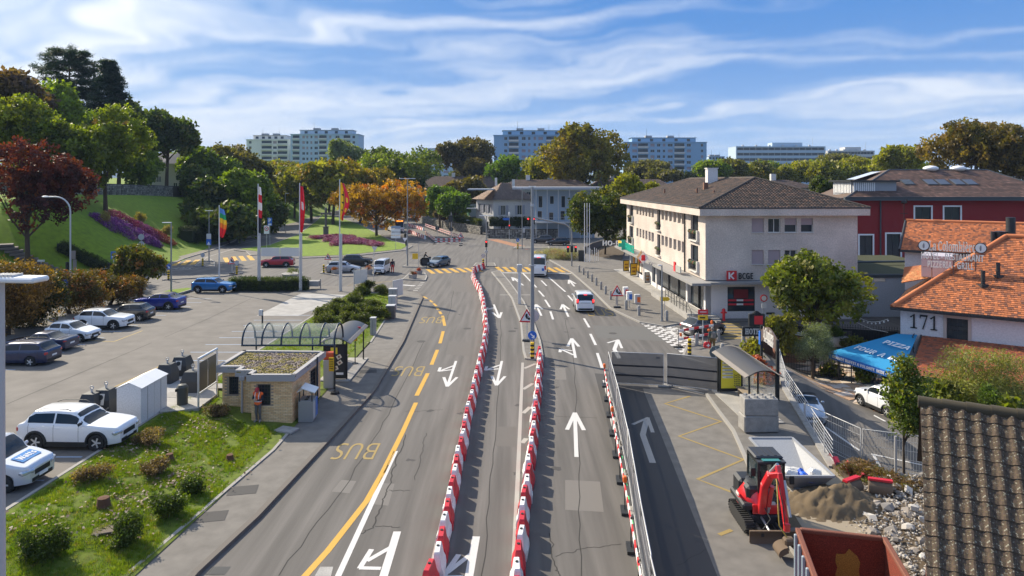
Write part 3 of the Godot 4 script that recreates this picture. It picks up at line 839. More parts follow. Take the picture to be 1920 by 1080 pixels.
	b=B.new()
	for q in [Vector3(4.96,0,-31.3),Vector3(4.82,0,-29.85),Vector3(4.7,0,-28.53),Vector3(4.58,0,-27.32),Vector3(4.49,0,-26.43),Vector3(4.39,0,-25.39),Vector3(4.28,0,-24.42),Vector3(4.2,0,-23.53),Vector3(4.06,0,-22.39)]:b.ribbon([q,q+Vector3(-.02,0,.3)],.06,.006)
	part(b,"spray_mark",M.greenspray,road_node)
	b=B.new()
	b.slab([Vector3(-6.2,0,-21.78),Vector3(-6.17,0,-22.3),Vector3(-5.75,0,-22.3),Vector3(-5.65,0,-21.49)],.005)
	part(b,"concrete_patch",M.slabgrey,road_node)
func crack(p:Array,w:float):
	var q=[]
	for i in p.size()-1:
		for k in 8:q.append(p[i].lerp(p[i+1],k/8.0)+Vector3(rr(-.07,.07),0,rr(-.07,.07)))
	q.append(p[-1])
	mark(q,w,"crack","crack",null,.0035)
var wcache={}
func win(parent:Node,at:Transform3D,w:float,h:float,style:="plain",called:="window"):
	var key="%s %.2f %.2f" % [style,w,h]
	if not wcache.has(key):
		var f=B.new();var p=B.new()
		var t=.06 if w<3 else .08
		f.box(Vector3(0,t/2,0),Vector3(w,t,.07));f.box(Vector3(0,h-t/2,0),Vector3(w,t,.07))
		for s in [-1,1]:f.box(Vector3(s*(w-t)/2,h/2,0),Vector3(t,h-2*t,.07))
		if style in ["plain","shutters","dark","blind"] and w>.75:f.box(Vector3(0,h/2,0),Vector3(t,h-2*t,.06))
		if style=="grid":
			for k in [-.25,.0,.25]:f.box(Vector3(k*w,h/2,0),Vector3(.025,h-2*t,.04))
			for k in range(1,5):f.box(Vector3(0,h*k/5.0,.003),Vector3(w-2*t,.025,.04))
		p.box(Vector3(0,h/2,-.02),Vector3(w-t,h-t,.02))
		wcache[key]=[f.mesh(),p.mesh()]
	var fm:Material=M.darkmetal if style in ["dark","shop","grid"] else M.offwhite
	var o=put(wcache[key][0],called,fm,parent,"",at)
	put(wcache[key][1],"pane",M.winglass,o)
	if style=="blind":
		var b=B.new()
		b.box(Vector3(0,h*.5,.05),Vector3(w-.02,h-.02,.02))
		part(b,"roller_blind",mat("blind",.36,.29,.3,.8),o)
	if style=="halfblind":
		var b=B.new()
		b.box(Vector3(0,h*.76,.05),Vector3(w-.02,h*.46,.02))
		part(b,"roller_blind",mat("blind",.36,.29,.3,.8),o)
	if style=="shutters":
		var b=B.new()
		for s in [-1,1]:b.box(Vector3(s*w*.78,h/2,.24),Vector3(w*.48,h,.05))
		part(b,"shutters",mat("shutter",.3,.31,.36,.8),o)
	return o
func tiles(parent:Node,q:Array,tw:float,tl:float,mesh:Mesh,ca:Color,cb:Color,called:="roof_tiles",deck:Material=null):
	var u:Vector3=(q[1]-q[0]).normalized()
	var nn:Vector3=u.cross(q[2]-q[0]).normalized()
	var v=nn.cross(u)
	var poly=PackedVector2Array()
	var mx=.0;var my=.0;var x0=.0
	for p in q:
		var e=Vector2((p-q[0]).dot(u),(p-q[0]).dot(v))
		poly.append(e);mx=maxf(mx,e.x);my=maxf(my,e.y);x0=minf(x0,e.x)
	var b=B.new()
	if q.size()==4:b._f([q[0],q[1],q[2],q[3]],nn)
	else:b._f(q.duplicate(),nn)
	part(b,"roof_deck",deck if deck else M.bark,parent,"",tf(-nn*.05))
	var w=[];var c=[]
	var bs=Basis(u,nn,-v)
	var tilt=Basis(u,-.09)
	for j in int(my/tl)+1:
		for i in int((mx-x0)/tw)+1:
			var e=Vector2(x0+(i+.5+(.25 if j % 2 and tw<.25 else .0))*tw,(j+.5)*tl)
			if not Geometry2D.is_point_in_polygon(e,poly):continue
			w.append(Transform3D(tilt*bs,q[0]+u*e.x+v*e.y+nn*rr(.0,.008)))
			var t=R.randf()
			c.append(ca.lerp(cb,t*t)*(1.0 if R.randf()<.85 else 1.35))
	many(mesh,w,c,called,M.vc,parent)
func roman_tile(w:float,l:float) -> Mesh:
	var b=B.new()
	var g=[[],[]]
	for k in 6:
		var t=k/5.0
		var y=.045*sin(t*PI*1.0) ** 2+.015
		g[0].append(Vector3((t-.5)*w,y,l*.5));g[1].append(Vector3((t-.5)*w,y-.01,-l*.52))
	b.patch(g)
	for k in 5:b.quad(Vector3(g[0][k].x,-.02,l*.5),Vector3(g[0][k+1].x,-.02,l*.5),g[0][k+1],g[0][k])
	return b.mesh()
func flat_tile(w:float,l:float) -> Mesh:
	var b=B.new()
	b.quad(Vector3(-w*.48,.02,l*.5),Vector3(w*.48,.02,l*.5),Vector3(w*.48,.005,-l*.52),Vector3(-w*.48,.005,-l*.52))
	b.quad(Vector3(-w*.48,-.01,l*.5),Vector3(w*.48,-.01,l*.5),Vector3(w*.48,.02,l*.5),Vector3(-w*.48,.02,l*.5))
	return b.mesh()
func ridge(parent:Node,p:Array,r:float,m:Material):
	var b=B.new()
	b.tube(p,r,8)
	part(b,"ridge_tiles",m,parent)
func railing(parent:Node,a:Vector3,d:Vector3,h:float,m:Material,gap:=.12,called:="railing"):
	var b=B.new()
	var l=a.distance_to(d)
	b.cyl(a+Vector3(0,h,0),d+Vector3(0,h,0),.025,-1,6)
	b.cyl(a+Vector3(0,.08,0),d+Vector3(0,.08,0),.018,-1,5)
	for i in int(l/gap)+1:
		var p=a.lerp(d,minf(1.0,i*gap/l))
		b.cyl(p+Vector3(0,.02,0),p+Vector3(0,h,0),.012,-1,4)
	part(b,called,m,parent)
func buildings():
	shops()
	red_house()
	restaurant()
	near_roof()
	far_buildings()
func shops():
	var cream=mat("cream",.82,.71,.62,.9,0,{"tex":noise_tex("fine",.09,.62,1.0),"scale":.12,"detail":noise_tex("blotch",.02,.72,1.0),"dscale":.03})
	var plaster=mat("greyplaster",.82,.79,.77,.9,0,{"tex":noise_tex("fine",.09,.62,1.0),"scale":.2})
	var t=thing("shop_building","cream three-storey block with dark tiled hip roof and pharmacy below","building")
	var C=Vector3(17.3,0,-62)
	var a=Vector3(-.042,0,-1).normalized()
	var r=Vector3(1,0,-.042).normalized()
	var up=Vector3.UP
	var LN=34.0;var WD=13.9
	var far=C+a*LN
	var P=func(s,h):return C+a*s+up*h
	var holes=[]
	var wins=[]
	for fl in 2:
		var y0:float=.0 if fl==0 else 2.85
		for q in [[32.2,29.8],[27.9,26.75],[26.05,25.1],[24.5,23.5],[22.95,21.9],[21.35,20.25],[19.9,18.7],[15.3,14.2],[13.75,12.65],[12.1,11.0],[10.45,9.35],[8.85,7.75],[7.4,6.4]]:
			var bal:bool=q[0]>28
			holes.append([LN-q[0],y0+(.5 if bal else 1.75),LN-q[1],y0+2.85])
			wins.append([(q[0]+q[1])/2,3.55+y0+(.5 if bal else 1.75),q[0]-q[1],2.35 if bal else 1.1,bal])
		holes.append([LN-17.2,y0+.5,LN-15.8,y0+2.85]);wins.append([16.5,4.05+y0,1.4,2.35,true])
		holes.append([LN-4.4,y0+.5,LN-2.1,y0+2.85]);wins.append([3.25,4.05+y0,2.3,2.35,true])
	var b=B.new()
	b.wall(far+up*3.55,-a,LN,6.0,holes,.3)
	var h2=[]
	for fl in 2:
		for x in [4.2,5.7,7.2,8.7]:h2.append([x,1.4+fl*2.85,x+1.12,2.68+fl*2.85])
	b.wall(C+up*3.55,r,WD,6.0,h2,.22)
	b.wall(far+r*WD+up*3.55,-r,WD,6.0)
	b.wall(C+r*WD+up*3.55,a,LN,6.0)
	part(b,"upper_wall",cream,t)
	var fb=face(Vector3(-1,0,.042))
	for q in wins:
		win(t,tf(P.call(q[0],q[1])+r*.26,fb),q[2],q[3],"plain" if not q[4] else "dark")
		if q[4]:
			railing(t,P.call(q[0]+q[2]/2+.12,q[1])-r*.12,P.call(q[0]-q[2]/2-.12,q[1])-r*.12,.95,M.darkmetal,.14,"balcony_railing")
			var cb=B.new()
			cb.box(P.call(q[0],q[1]-.06)-r*.1,Vector3(.3,.1,q[2]+.5))
			if q[0]<4 or q[0]>28:
				for k in [-1,1]:cb.box(P.call(q[0]+k*(q[2]/2+.16),q[1]+.45)-r*.1,Vector3(.26,1.0,.2))
			part(cb,"balcony",M.offwhite,t)
			var fl2=B.new()
			for k in 7:
				fl2.col=[Color(.05,.1,.03),Color(.04,.08,.03),Color(.25,.1,.05)][k % 3]
				fl2.blob(P.call(q[0]-q[2]*.45+q[2]*.15*k,q[1]+.75)-r*.2,Vector3.ONE*.16,k,.5,6)
			part(fl2,"flower_box",M.vc,t,"stuff")
	var fr=face(Vector3(.042,0,1))
	var styles=["blind","blind","plain","halfblind","blind","plain","halfblind","halfblind"]
	var k=0
	for fl in 2:
		for x in [4.2,5.7,7.2,8.7]:
			win(t,tf(C+r*(x+.56)+up*(4.95+fl*2.85)+a*.16,fr),1.12,1.28,styles[k])
			var sb=B.new()
			sb.box(C+r*(x+.56)+up*(4.93+fl*2.85)-a*.04,Vector3(1.25,.05,.14))
			part(sb,"window_sill",M.offwhite,t)
			k+=1
	b=B.new()
	var e=.75
	var E=[C-a*e-r*e,C-a*e+r*(WD+e),far+a*e+r*(WD+e),far+a*e-r*e]
	for i in 4:
		var p:Vector3=E[i];var q:Vector3=E[(i+1) % 4]
		b.quad(p+up*9.35,q+up*9.35,q+up*10.02,p+up*10.02)
	b.quad(E[3]+up*9.35,E[2]+up*9.35,E[1]+up*9.35,E[0]+up*9.35)
	part(b,"eaves_band",cream,t)
	b=B.new()
	for i in 4:b.cyl(E[i]+up*10.03,E[(i+1) % 4]+up*10.03,.07,-1,6)
	b.cyl(P.call(6.1,3.5)-r*.1,P.call(6.1,9.4)-r*.1,.07,-1,6)
	part(b,"gutter",M.darkmetal,t)
	var rf=B.new()
	var e2=[]
	for q in E:e2.append(q+up*10.05)
	var ra:Vector3=C+a*6.2+r*(WD/2)+up*12.75
	var rb2:Vector3=C+a*(LN-6.2)+r*(WD/2)+up*12.75
	var tm=roman_tile(.3,.34)
	var c0=Color(.02,.014,.011);var c1=Color(.1,.055,.035)
	tiles(t,[e2[3],e2[0],ra,rb2],.3,.34,tm,c0,c1)
	tiles(t,[e2[0],e2[1],ra],.3,.34,tm,c0,c1)
	rf._f([e2[1],e2[2],rb2,ra],r+up)
	rf._f([e2[2],e2[3],rb2],a+up)
	part(rf,"roof_deck",M.bark,t)
	var rm=mat("ridgetile",.07,.055,.045,.9)
	ridge(t,[e2[0],ra],.13,rm);ridge(t,[e2[1],ra],.13,rm);ridge(t,[ra,rb2],.13,rm);ridge(t,[e2[3],rb2],.13,rm)
	b=B.new()
	var ch:Vector3=Vector3(22.15,12.4,-77)
	b.box(ch+Vector3(0,.1,0),Vector3(1.1,2.6,1.0))
	b.box(ch+Vector3(0,1.44,0),Vector3(1.25,.1,1.15))
	part(b,"chimney",plaster,t)
	b=B.new()
	b.box(Vector3(20.38,11.78,-73),Vector3(.45,1.0,.4));b.cyl(Vector3(16.5,11.13,-75),Vector3(16.5,11.59,-75),.09);b.cyl(Vector3(18.68,11.22,-70),Vector3(18.68,11.7,-70),.1);b.cyl(Vector3(19.77,11.04,-68),Vector3(19.82,11.51,-68),.1)
	part(b,"vents",mat("brickvent",.22,.11,.07,.9),t)
	b=B.new()
	b.box((C+far)/2-r*.85-a*.8+up*3.4,Vector3(1.7,.22,LN+1.6),face(-a))
	b.box(C+r*(WD/2+.02)-a*.5+up*3.39,Vector3(WD-.04,.2,1.0),face(-a))
	part(b,"canopy",mat("canopy",.33,.32,.31,.7,0,{"tex":noise_tex("fine",.09,.62,1.0),"scale":.3}),t)
	b=B.new()
	for s in [.0,5.5,17.5,24.0,31.5]:b.box(P.call(s+.25,1.65)+r*.25,Vector3(.5,3.3,.5),face(-a))
	b.wall(C+up*.0,r,WD,3.3,[[2.0,.75,4.5,2.95]],.15)
	b.wall(far+r*.1,-a,LN,.62)
	b.box(P.call(22.0,1.6)+r*.3,Vector3(.4,3.2,4.0),face(-a).rotated(up,0))
	part(b,"shop_wall",plaster,t)
	for q in [[.9,2.4],[2.9,5.2],[6.0,9.2],[9.6,13.0],[13.4,17.0],[18.2,20.2],[24.6,26.8],[27.0,29.2],[29.4,31.2]]:
		win(t,tf(P.call((q[0]+q[1])/2,.63)+r*.3,fb),q[1]-q[0],2.6,"shop","shop_window")
	var bank=win(t,tf(C+r*3.25+up*.75+a*.1,fr),2.5,2.2,"shop","shop_window")
	b=B.new()
	b.box(Vector3(0,1.55,.02),Vector3(1.3,.8,.02))
	part(b,"poster",mat("darkredposter",.2,.02,.03,.4),bank)
	b=B.new()
	for y in [.62,.98]:
		b.col=Color(.6,.03,.05);b.box(Vector3(0,y,.03),Vector3(2.3,.16,.02))
		b.col=Color(.75,.75,.75);b.box(Vector3(-.1,y,.034),Vector3(.6,.16,.02))
	part(b,"window_stripes",M.vc,bank)
	b=B.new()
	b.box(C+r*5.9-a*.01+up*.55,Vector3(.75,.18,.04))
	part(b,"vent_slot",M.black,t)
	b=B.new()
	b.box(P.call(6.2,.32)-r*.9,Vector3(1.75,.6,13.2),face(-a))
	for i in 3:b.box(C-a*(.55+i*.33)-r*.4+up*(.42-i*.15),Vector3(2.7,.16,.34),face(-a))
	part(b,"entrance_platform",M.slabgrey,t)
	for s in [[.2,3.4],[4.2,7.4]]:
		b=B.new()
		for j in 4:b.cyl(P.call(lerpf(s[0],s[1],j/3.0),.6)-r*1.65,P.call(lerpf(s[0],s[1],j/3.0),1.6)-r*1.65,.03,-1,6)
		for y in [1.6,1.15]:b.cyl(P.call(s[0],y)-r*1.65,P.call(s[1],y)-r*1.65,.03,-1,6)
		if s[0]<1:
			for y in [1.6]:b.tube([P.call(.2,y)-r*1.65,P.call(-1.2,1.0)-r*1.65,P.call(-1.2,.1)-r*1.65],.03,6)
		part(b,"handrail",M.darkmetal,t)
	b=B.new()
	b.box(P.call(27.6,2.95)-r*.35,Vector3(.5,.35,7.2),face(-a))
	part(b,"green_fascia",mat("pharmgreen",.01,.36,.28,.5),t)
	b=B.new()
	var pc=[Color(.75,.35,.03),Color(.8,.7,.6),Color(.75,.42,.04),Color(.8,.78,.72),Color(.7,.3,.05)]
	for i in 5:
		b.col=pc[i]
		b.box(P.call(24.9+i*1.35,1.85-.1*(i % 2))+r*.2,Vector3(.04,2.1-.3*(i % 2),.9),face(-a))
	part(b,"window_poster",M.vc,t)
	var gm=mat("pharmsign",.01,.42,.3,.4)
	fit("PHARMACIE",5.0,.9,gm,t,tf(P.call(25.0,4.05)-r*1.5,face(Vector3(-1,0,.042))),"Droid Sans",.08,"shop_lettering")
	fit("BCGE",1.3,.55,M.black,t,tf(C+r*3.55+up*3.95-a*.3,fr),"Droid Sans",.08,"shop_lettering")
	b=B.new()
	b.col=Color(.55,.02,.03)
	b.box(C+r*2.25+up*4.0-a*.34,Vector3(.9,.85,.1),fr)
	b.col=Color(.75,.72,.7)
	b.box(C+r*2.02+up*4.0-a*.36,Vector3(.14,.6,.1),fr)
	for s in [-1,1]:b.box(C+r*2.28+up*(4.0+.15*s)-a*.36,Vector3(.42,.13,.1),fr*Basis(Vector3(0,0,1),.75*s))
	part(b,"red_logo_sign",M.vc,t)
	b=B.new()
	b.col=Color(.6,.02,.03);b.box(P.call(5.6,4.1)-r*1.2,Vector3(.12,.9,.6),face(-a))
	b.col=Color(.35,.36,.33);b.box(P.call(4.4,4.0)-r*1.2,Vector3(.1,.6,1.6),face(-a))
	part(b,"roof_sign",M.vc,t)
	b=B.new()
	b.box(P.call(30.6,4.1)-r*1.5,Vector3(.12,.6,3.0),face(-a))
	part(b,"yellow_sign",M.yellow,t)
	b=B.new()
	b.box(P.call(28.6,4.1)-r*1.55,Vector3(.5,1.3,.16),fr);b.box(P.call(28.6,4.1)-r*1.55,Vector3(1.3,.5,.17),fr)
	part(b,"green_cross",gm,t)
	for i in 2:
		var f=thing("flag",["red and white flag leaning out over the shop canopy, the nearer one","red and yellow flag leaning out over the shop canopy, the farther one"][i],"flag",P.call(13.6+i*1.0,3.5)-r*1.5,0,"flags on the shop canopy")
		b=B.new()
		var tip=Vector3(-.9,1.3,-.2)
		b.cyl(Vector3.ZERO,tip,.03,-1,6)
		part(b,"flagpole",M.white,f)
		b=B.new()
		var g=[]
		for y in 9:
			var row=[]
			for x in 9:
				var u2=x/8.0;var v2=y/8.0
				row.append(tip*(.98-.55*u2)+Vector3(-.6,-.7,.3)*(1.0-v2)+Vector3(0,0,.12*sin(u2*5+v2*3+i)))
			g.append(row)
		for y in 8:
			for x in 8:
				var inside=Vector2(x-3.5,y-3.5).length()<2.6
				b.col=(Color(.65,.02,.03) if inside else Color(.72,.68,.66)) if i==0 else (Color(.62,.03,.05) if x>3 else Color(.6,.45,.25))
				b.quad(g[y][x],g[y][x+1],g[y+1][x+1],g[y+1][x])
		part(b,"cloth",M.petal,f)
func red_house():
	var redw=mat("redwall",.3,.02,.022,.9,0,{"tex":noise_tex("fine",.09,.62,1.0),"scale":.2})
	var t=thing("red_building","deep red building with brown hip roof, skylights and white window frames","building")
	var o=Vector3(46,-2,-95)
	var b=B.new()
	b.wall(o,Vector3(1,0,0),31,12.0,[[9.2,8.9,11.4,10.9],[13.2,8.9,15.4,10.9],[5.3,3.4,7.2,7.2],[1.6,4.2,3.4,7.0]],.25)
	b.wall(o+Vector3(4,0,-22),Vector3(-.18,0,.984).normalized(),22.4,12.0)
	part(b,"wall",redw,t)
	var z=face(Vector3(0,0,1))
	var fb=B.new()
	for q in [[10.3,8.9,2.2,2.0],[14.3,8.9,2.2,2.0],[6.25,3.4,1.9,3.8],[2.5,4.2,1.8,2.8]]:
		win(t,tf(o+Vector3(q[0],q[1],-.15),z),q[2],q[3],"dark")
		for s in [-1,1]:fb.box(o+Vector3(q[0]+s*(q[2]/2+.1),q[1]+q[3]/2,.03),Vector3(.2,q[3]+.4,.1))
		for s in [0,1]:fb.box(o+Vector3(q[0],q[1]+(q[3]+.1 if s else -.1),.034),Vector3(q[2],.2,.1))
	part(fb,"window_surround",M.white,t)
	b=B.new()
	var p=[Vector3(45.4,10.1,-94.4),Vector3(77,10.1,-94.4),Vector3(70.5,14.1,-103),Vector3(56,14.1,-103),Vector3(49.5,10.1,-117)]
	tiles(t,[p[0],p[1],p[2],p[3]],.45,.4,flat_tile(.45,.4),Color(.1,.06,.045),Color(.2,.11,.08))
	b._f([p[4],p[0],p[3],p[3]+Vector3(4,0,-10)],Vector3(-1,1,0))
	part(b,"roof_side",mat("brownroof",.12,.08,.06,.9),t)
	b=B.new()
	b.box(Vector3(61.2,10.0,-94.3),Vector3(32,.45,.5))
	b.box(Vector3(61.2,10.25,-94.2),Vector3(32,.08,.55))
	b.tube([p[3],p[2]],.14,6);b.tube([p[0],p[3]],.12,6);b.tube([p[1],p[2]],.12,6)
	b.cyl(Vector3(50.4,0,-94.8),Vector3(50.4,10,-94.8),.1,-1,6)
	part(b,"gutter",mat("slate",.06,.07,.08,.6),t)
	var rn=(p[1]-p[0]).cross(p[3]-p[0]).normalized()
	var rbs=Basis(Vector3(1,0,0),rn,Vector3(1,0,0).cross(rn))
	for q in [[1701,343,1.6,1.8],[1744,342,1.6,1.9],[1767,342,1.6,1.9],[1795,342,1.6,1.9],[1818,342,1.6,1.9]]:
		b=B.new()
		var c2=Vector3((q[0]-960)*99.0/1300.0,12.25,-99.0)
		b.box(c2,Vector3(q[2],.16,q[3]),rbs)
		var sk=part(b,"skylight",M.darkmetal,t)
		b=B.new();b.box(c2+rn*.06,Vector3(q[2]-.25,.1,q[3]-.3),rbs)
		part(b,"pane",M.winglass if q[0]<1720 else mat("solar",.08,.09,.11,.3),sk)
	b=B.new()
	for x in [1745,1797]:b.blob(Vector3((x-960)*103.0/1300.0,14.3,-103),Vector3(1.1,.45,1.0),1,.0,10,false)
	part(b,"roof_dome",M.white,t)
	b=B.new()
	b.box(Vector3(50.5,11.4,-99.5),Vector3(6.0,1.9,6.0))
	part(b,"dormer",mat("dormergrey",.3,.31,.33,.6),t)
	b=B.new()
	b.box(Vector3(50.3,12.45,-99.4),Vector3(6.8,.22,6.8))
	part(b,"dormer_roof",M.darkmetal,t)
	b=B.new()
	for i in 12:b.box(Vector3(47.4,11.5,-97.0-i*.45),Vector3(.12,1.5,.2))
	for i in 11:b.box(Vector3(47.6+i*.28,11.5,-96.44),Vector3(.14,1.5,.1))
	part(b,"dormer_slats",M.white,t)
	b=B.new()
	b._f([Vector3(51,12.7,-103),Vector3(55,13.9,-103.5),Vector3(57,13.9,-110),Vector3(53,12.7,-110)],Vector3(-.3,1,0))
	part(b,"solar_panel",mat("solarwhite",.55,.6,.68,.3),t)
	t=thing("low_annexe","low pale annexe with flat mossy roof between cream block and restaurant","building")
	b=B.new()
	b.wall(Vector3(30.6,-2,-63.5),Vector3(1,0,0),9,5.8,[[2.6,5.2,3.6,5.5]],.1)
	part(b,"wall",mat("annexewall",.52,.54,.58,.9,0,{"tex":noise_tex("fine",.09,.62,1.0),"scale":.2}),t)
	b=B.new()
	b.box(Vector3(37.5,3.72,-72.5),Vector3(14,.06,17.6))
	part(b,"moss_roof",mat("moss",.07,.075,.025,1,0,{"tex":noise_tex("turf",.2,.35,1.0),"scale":.3}),t)
	b=B.new()
	b.box(Vector3(35.2,3.75,-63.5),Vector3(9.4,.3,.3));b.cyl(Vector3(33,4.1,-71),Vector3(42,4.1,-72),.12,-1,6)
	part(b,"roof_edge",mat("slate",.06,.07,.08,.6),t)
	b=B.new()
	for i in 5:b.box(Vector3(33.7,3.23+i*.06,-63.47),Vector3(.95,.035,.04))
	part(b,"vent_grille",M.galv,t)
func restaurant():
	var white=mat("whiteplaster",.74,.73,.74,.9,0,{"tex":noise_tex("fine",.09,.62,1.0),"scale":.15})
	var t=thing("restaurant","white restaurant with orange tiled hip roof and number 171 on its wall","building")
	var A=Vector3(28.5,3.0,-52)
	var e=Vector3(.816,0,.578);var s=Vector3(.578,0,-.816);var up=Vector3.UP
	var f=-s
	var o=A+e*.5+s*.5;o.y=-2
	var b=B.new()
	b.wall(o,e,14,5.1,[[2.95,2.95,4.25,4.5]],.3)
	b.wall(o+s*14,-s,14,5.1)
	part(b,"wall",white,t)
	var fb=face(f)
	var w=win(t,tf(o+e*3.6+up*2.96+s*.2,fb),1.3,1.54,"grid")
	b=B.new()
	for k in [-1,1]:b.box(o+e*(3.6+k*.75)+up*3.72+f*.04,Vector3(.2,1.95,.1),fb)
	for y in [2.85,4.6]:b.box(o+e*3.6+up*y+f*.044,Vector3(1.3,.2,.12),fb)
	part(b,"window_surround",mat("stonetrim",.45,.38,.33,.9),t)
	fit("171",1.75,1.05,M.black,t,tf(o+e*1.5+up*4.0+f*.05,fb),"Droid Serif",.05,"house_number",false)
	var tl=flat_tile(.19,.2)
	var c0=Color(.5,.16,.055);var c1=Color(.14,.06,.04)
	var c3=Color(.5,.24,.1)
	var ap=A+(e+s)*7.0+up*5.15
	var dk=mat("tiledeck",.3,.1,.04,.9)
	tiles(t,[A,A+e*13,ap+e*2,ap],.19,.2,tl,c0,c1,"roof_tiles",dk)
	tiles(t,[A+s*14,A,ap],.19,.2,tl,c3,c0,"roof_tiles",dk)
	ridge(t,[A,ap],.2,mat("ridgeorange",.5,.16,.06,.85));ridge(t,[ap,ap+e*3],.2,M.ridgeorange)
	b=B.new()
	b.box(A+e*6.5-up*.12+f*.02,Vector3(13.1,.2,.24),fb);b.box(A+s*7-up*.13-e*.02,Vector3(.22,.2,14),fb)
	b.quad(A+e*13-up*.22,A-up*.22,A+s*.6-up*.22+e*.5,A+e*13+s*.6-up*.22)
	for q in [[2.4,1.1],[3.3,1.0]]:
		var pp:Vector3=A+e*(q[0]+3.2)+s*q[0]+up*q[0]*.735
		b.cyl(pp,pp+up*q[1],.14,.14,8);b.box(pp,Vector3(.5,.2,.5))
	part(b,"gutter",M.darkmetal,t)
	var Wg=Vector3(33.6,6.5,-60)
	tiles(t,[Wg,Wg+e*13,Wg+e*13+s*4.5+up*2.3,Wg+s*4.5+up*2.3],.19,.2,tl,c0,c1,"roof_tiles",dk)
	ridge(t,[Wg+s*4.5+up*2.3,Wg+e*13+s*4.5+up*2.3],.16,M.ridgeorange)
	b=B.new()
	b.wall(Wg+s*.4+e*.3-up*8.5,e,12,8.4)
	b._f([Wg+s*.4+e*.3-up*8.5,Wg+s*.4+e*.3,Wg+s*4.5+e*.3+up*2.2,Wg+s*8+e*.3-up*8.5],-e)
	part(b,"rear_wall",white,t)
	b=B.new()
	b.tube([Wg-e*.05,Wg+s*4.5+up*2.3-e*.05],.1,6)
	b.box(Wg+e*6.5-up*.1,Vector3(13,.2,.24),fb)
	for q in [[1895,428,.35,2.2],[1876,443,.45,1.0],[1862,447,.18,1.4]]:
		var c2=Vector3((q[0]-960)*56.0/1300.0,12.4-(q[1]-340)*56.0/1300.0,-56)
		b.cyl(c2-up*1.5,c2+up*q[3]*.4,q[2],q[2],10)
	part(b,"flue",M.darkmetal,t)
	var dm:Vector3=Vector3(33.72,5.76,-55)
	b=B.new()
	b.box(dm+s*1.2-up*.1,Vector3(2.1,1.7,3.2),fb)
	part(b,"dormer",mat("lilac",.45,.42,.47,.9),t)
	var dq:Vector3=Vector3(31.45,4.22,-56)
	tiles(t,[dq,dq+e*1.8+up*.5,dq+e*2.4+s*2+up*1.6,dq+s*2+up*1.1],.19,.2,tl,c3,c0,"roof_tiles",dk)
	var pw=o+e*1.4+up*3.0+f*.02
	var pq=pw+f*6.2-up*1.5
	var dk2=Color(.36,.1,.04)
	tiles(t,[pq-e*.2,pq+e*11,pw+e*11,pw],.19,.2,tl,dk2,c1,"porch_tiles",dk)
	b=B.new()
	b.box(pq+e*5.4-up*.1,Vector3(11.2,.16,.2),fb)
	b.tube([pq-e*.25,pw-e*.05],.07,6)
	for k in 4:b.cyl(pq+e*(.3+k*3.5)-up*1.6-f*.2,pq+e*(.3+k*3.5)-f*.2,.07,-1,6)
	part(b,"porch_frame",M.darkmetal,t)
	var sk=B.new()
	var mid=pw.lerp(pq,.55)+e*8.6
	var pn=e.cross(pw-pq).normalized()
	sk.box(mid+pn*.1,Vector3(1.9,.14,1.2),Basis(e,pn,e.cross(pn)))
	var skn=part(sk,"skylight",M.galv,t)
	sk=B.new();sk.box(mid+pn*.15,Vector3(1.65,.1,.95),Basis(e,pn,e.cross(pn)))
	part(sk,"pane",M.winglass,skn)
	var g=thing("roof_sign","white lettered hotel and restaurant sign on posts on the orange roof","sign")
	var sp=Vector3(33.3,0,-52.5)
	var lm=mat("signcream",.93,.9,.78,.5)
	fit("La Colombière",3.0,.75,lm,g,tf(sp+up*7.47,fb),"Droid Serif",.1)
	fit("HOTEL - RESTAURANT",4.0,.5,lm,g,tf(sp+up*6.68,fb),"Droid Sans",.1)
	fit("PIZZERIA - GRILL",2.95,.5,lm,g,tf(sp+up*6.05-e*.1,fb),"Droid Sans",.1)
	b=B.new()
	for k in [-1,1]:
		var ro=sp+e*k*1.82+up*7.45
		b.col=Color(.02,.02,.02)
		b.cyl(ro,ro+f*.1,.4,-1,18)
		b.col=Color(.8,.8,.78)
		b.cyl(ro+f*.1,ro+f*.13,.34,-1,18)
		b.col=Color(.25,.25,.27)
		b.blob(ro+f*.14,Vector3(.1,.2,.03),3,.3,8)
	part(b,"dove_roundel",M.vc,g)
	b=B.new()
	for k in [-1.3,.1,1.5]:b.cyl(sp+e*k+up*(5.2+k*.35),sp+e*k+up*7.3-f*.08,.04,-1,6)
	for y in [5.8,6.42,7.1]:b.cyl(sp-e*1.9+up*y-f*.1,sp+e*1.9+up*y-f*.1,.025,-1,5)
	part(b,"post",mat("rustpost",.2,.1,.07,.7),g)
	g=thing("weather_vane","black cockerel weather vane above the restaurant's rear wing","weather vane")
	b=B.new()
	var wv:Vector3=Vector3(36.02,8.73,-63.7)
	b.cyl(wv,wv+up*1.6,.03,-1,6);b.blob(wv+up*1.75,Vector3(.3,.16,.05),2,.4,8);b.box(wv+up*.7,Vector3(.7,.05,.05));b.box(wv+up*1.9+Vector3(.25,0,0),Vector3(.1,.3,.05))
	part(b,"cockerel",M.black,g)
	var ap2=[Vector3(23.3,-.15,-51),Vector3(25.9,-.5,-46.2),Vector3(30.0,1.05,-51.3),Vector3(28.9,.95,-52.1)]
	g=thing("awning","bright blue pizza awning stretched beside the white restaurant wall","awning")
	b=B.new()
	var gr=[]
	for j in 9:
		var row=[]
		for i in 13:
			var u=i/12.0;var v=j/8.0
			var p:Vector3=ap2[0].lerp(ap2[1],u).lerp(ap2[3].lerp(ap2[2],u),v)
			row.append(p-up*.12*sin(u*PI)*sin(v*PI))
		gr.append(row)
	b.patch(gr)
	part(b,"cloth",mat("awningblue",.03,.32,.62,.75,0,{"back":Color(.2,.5,.7)}),g)
	b=B.new()
	var vg=[[],[]]
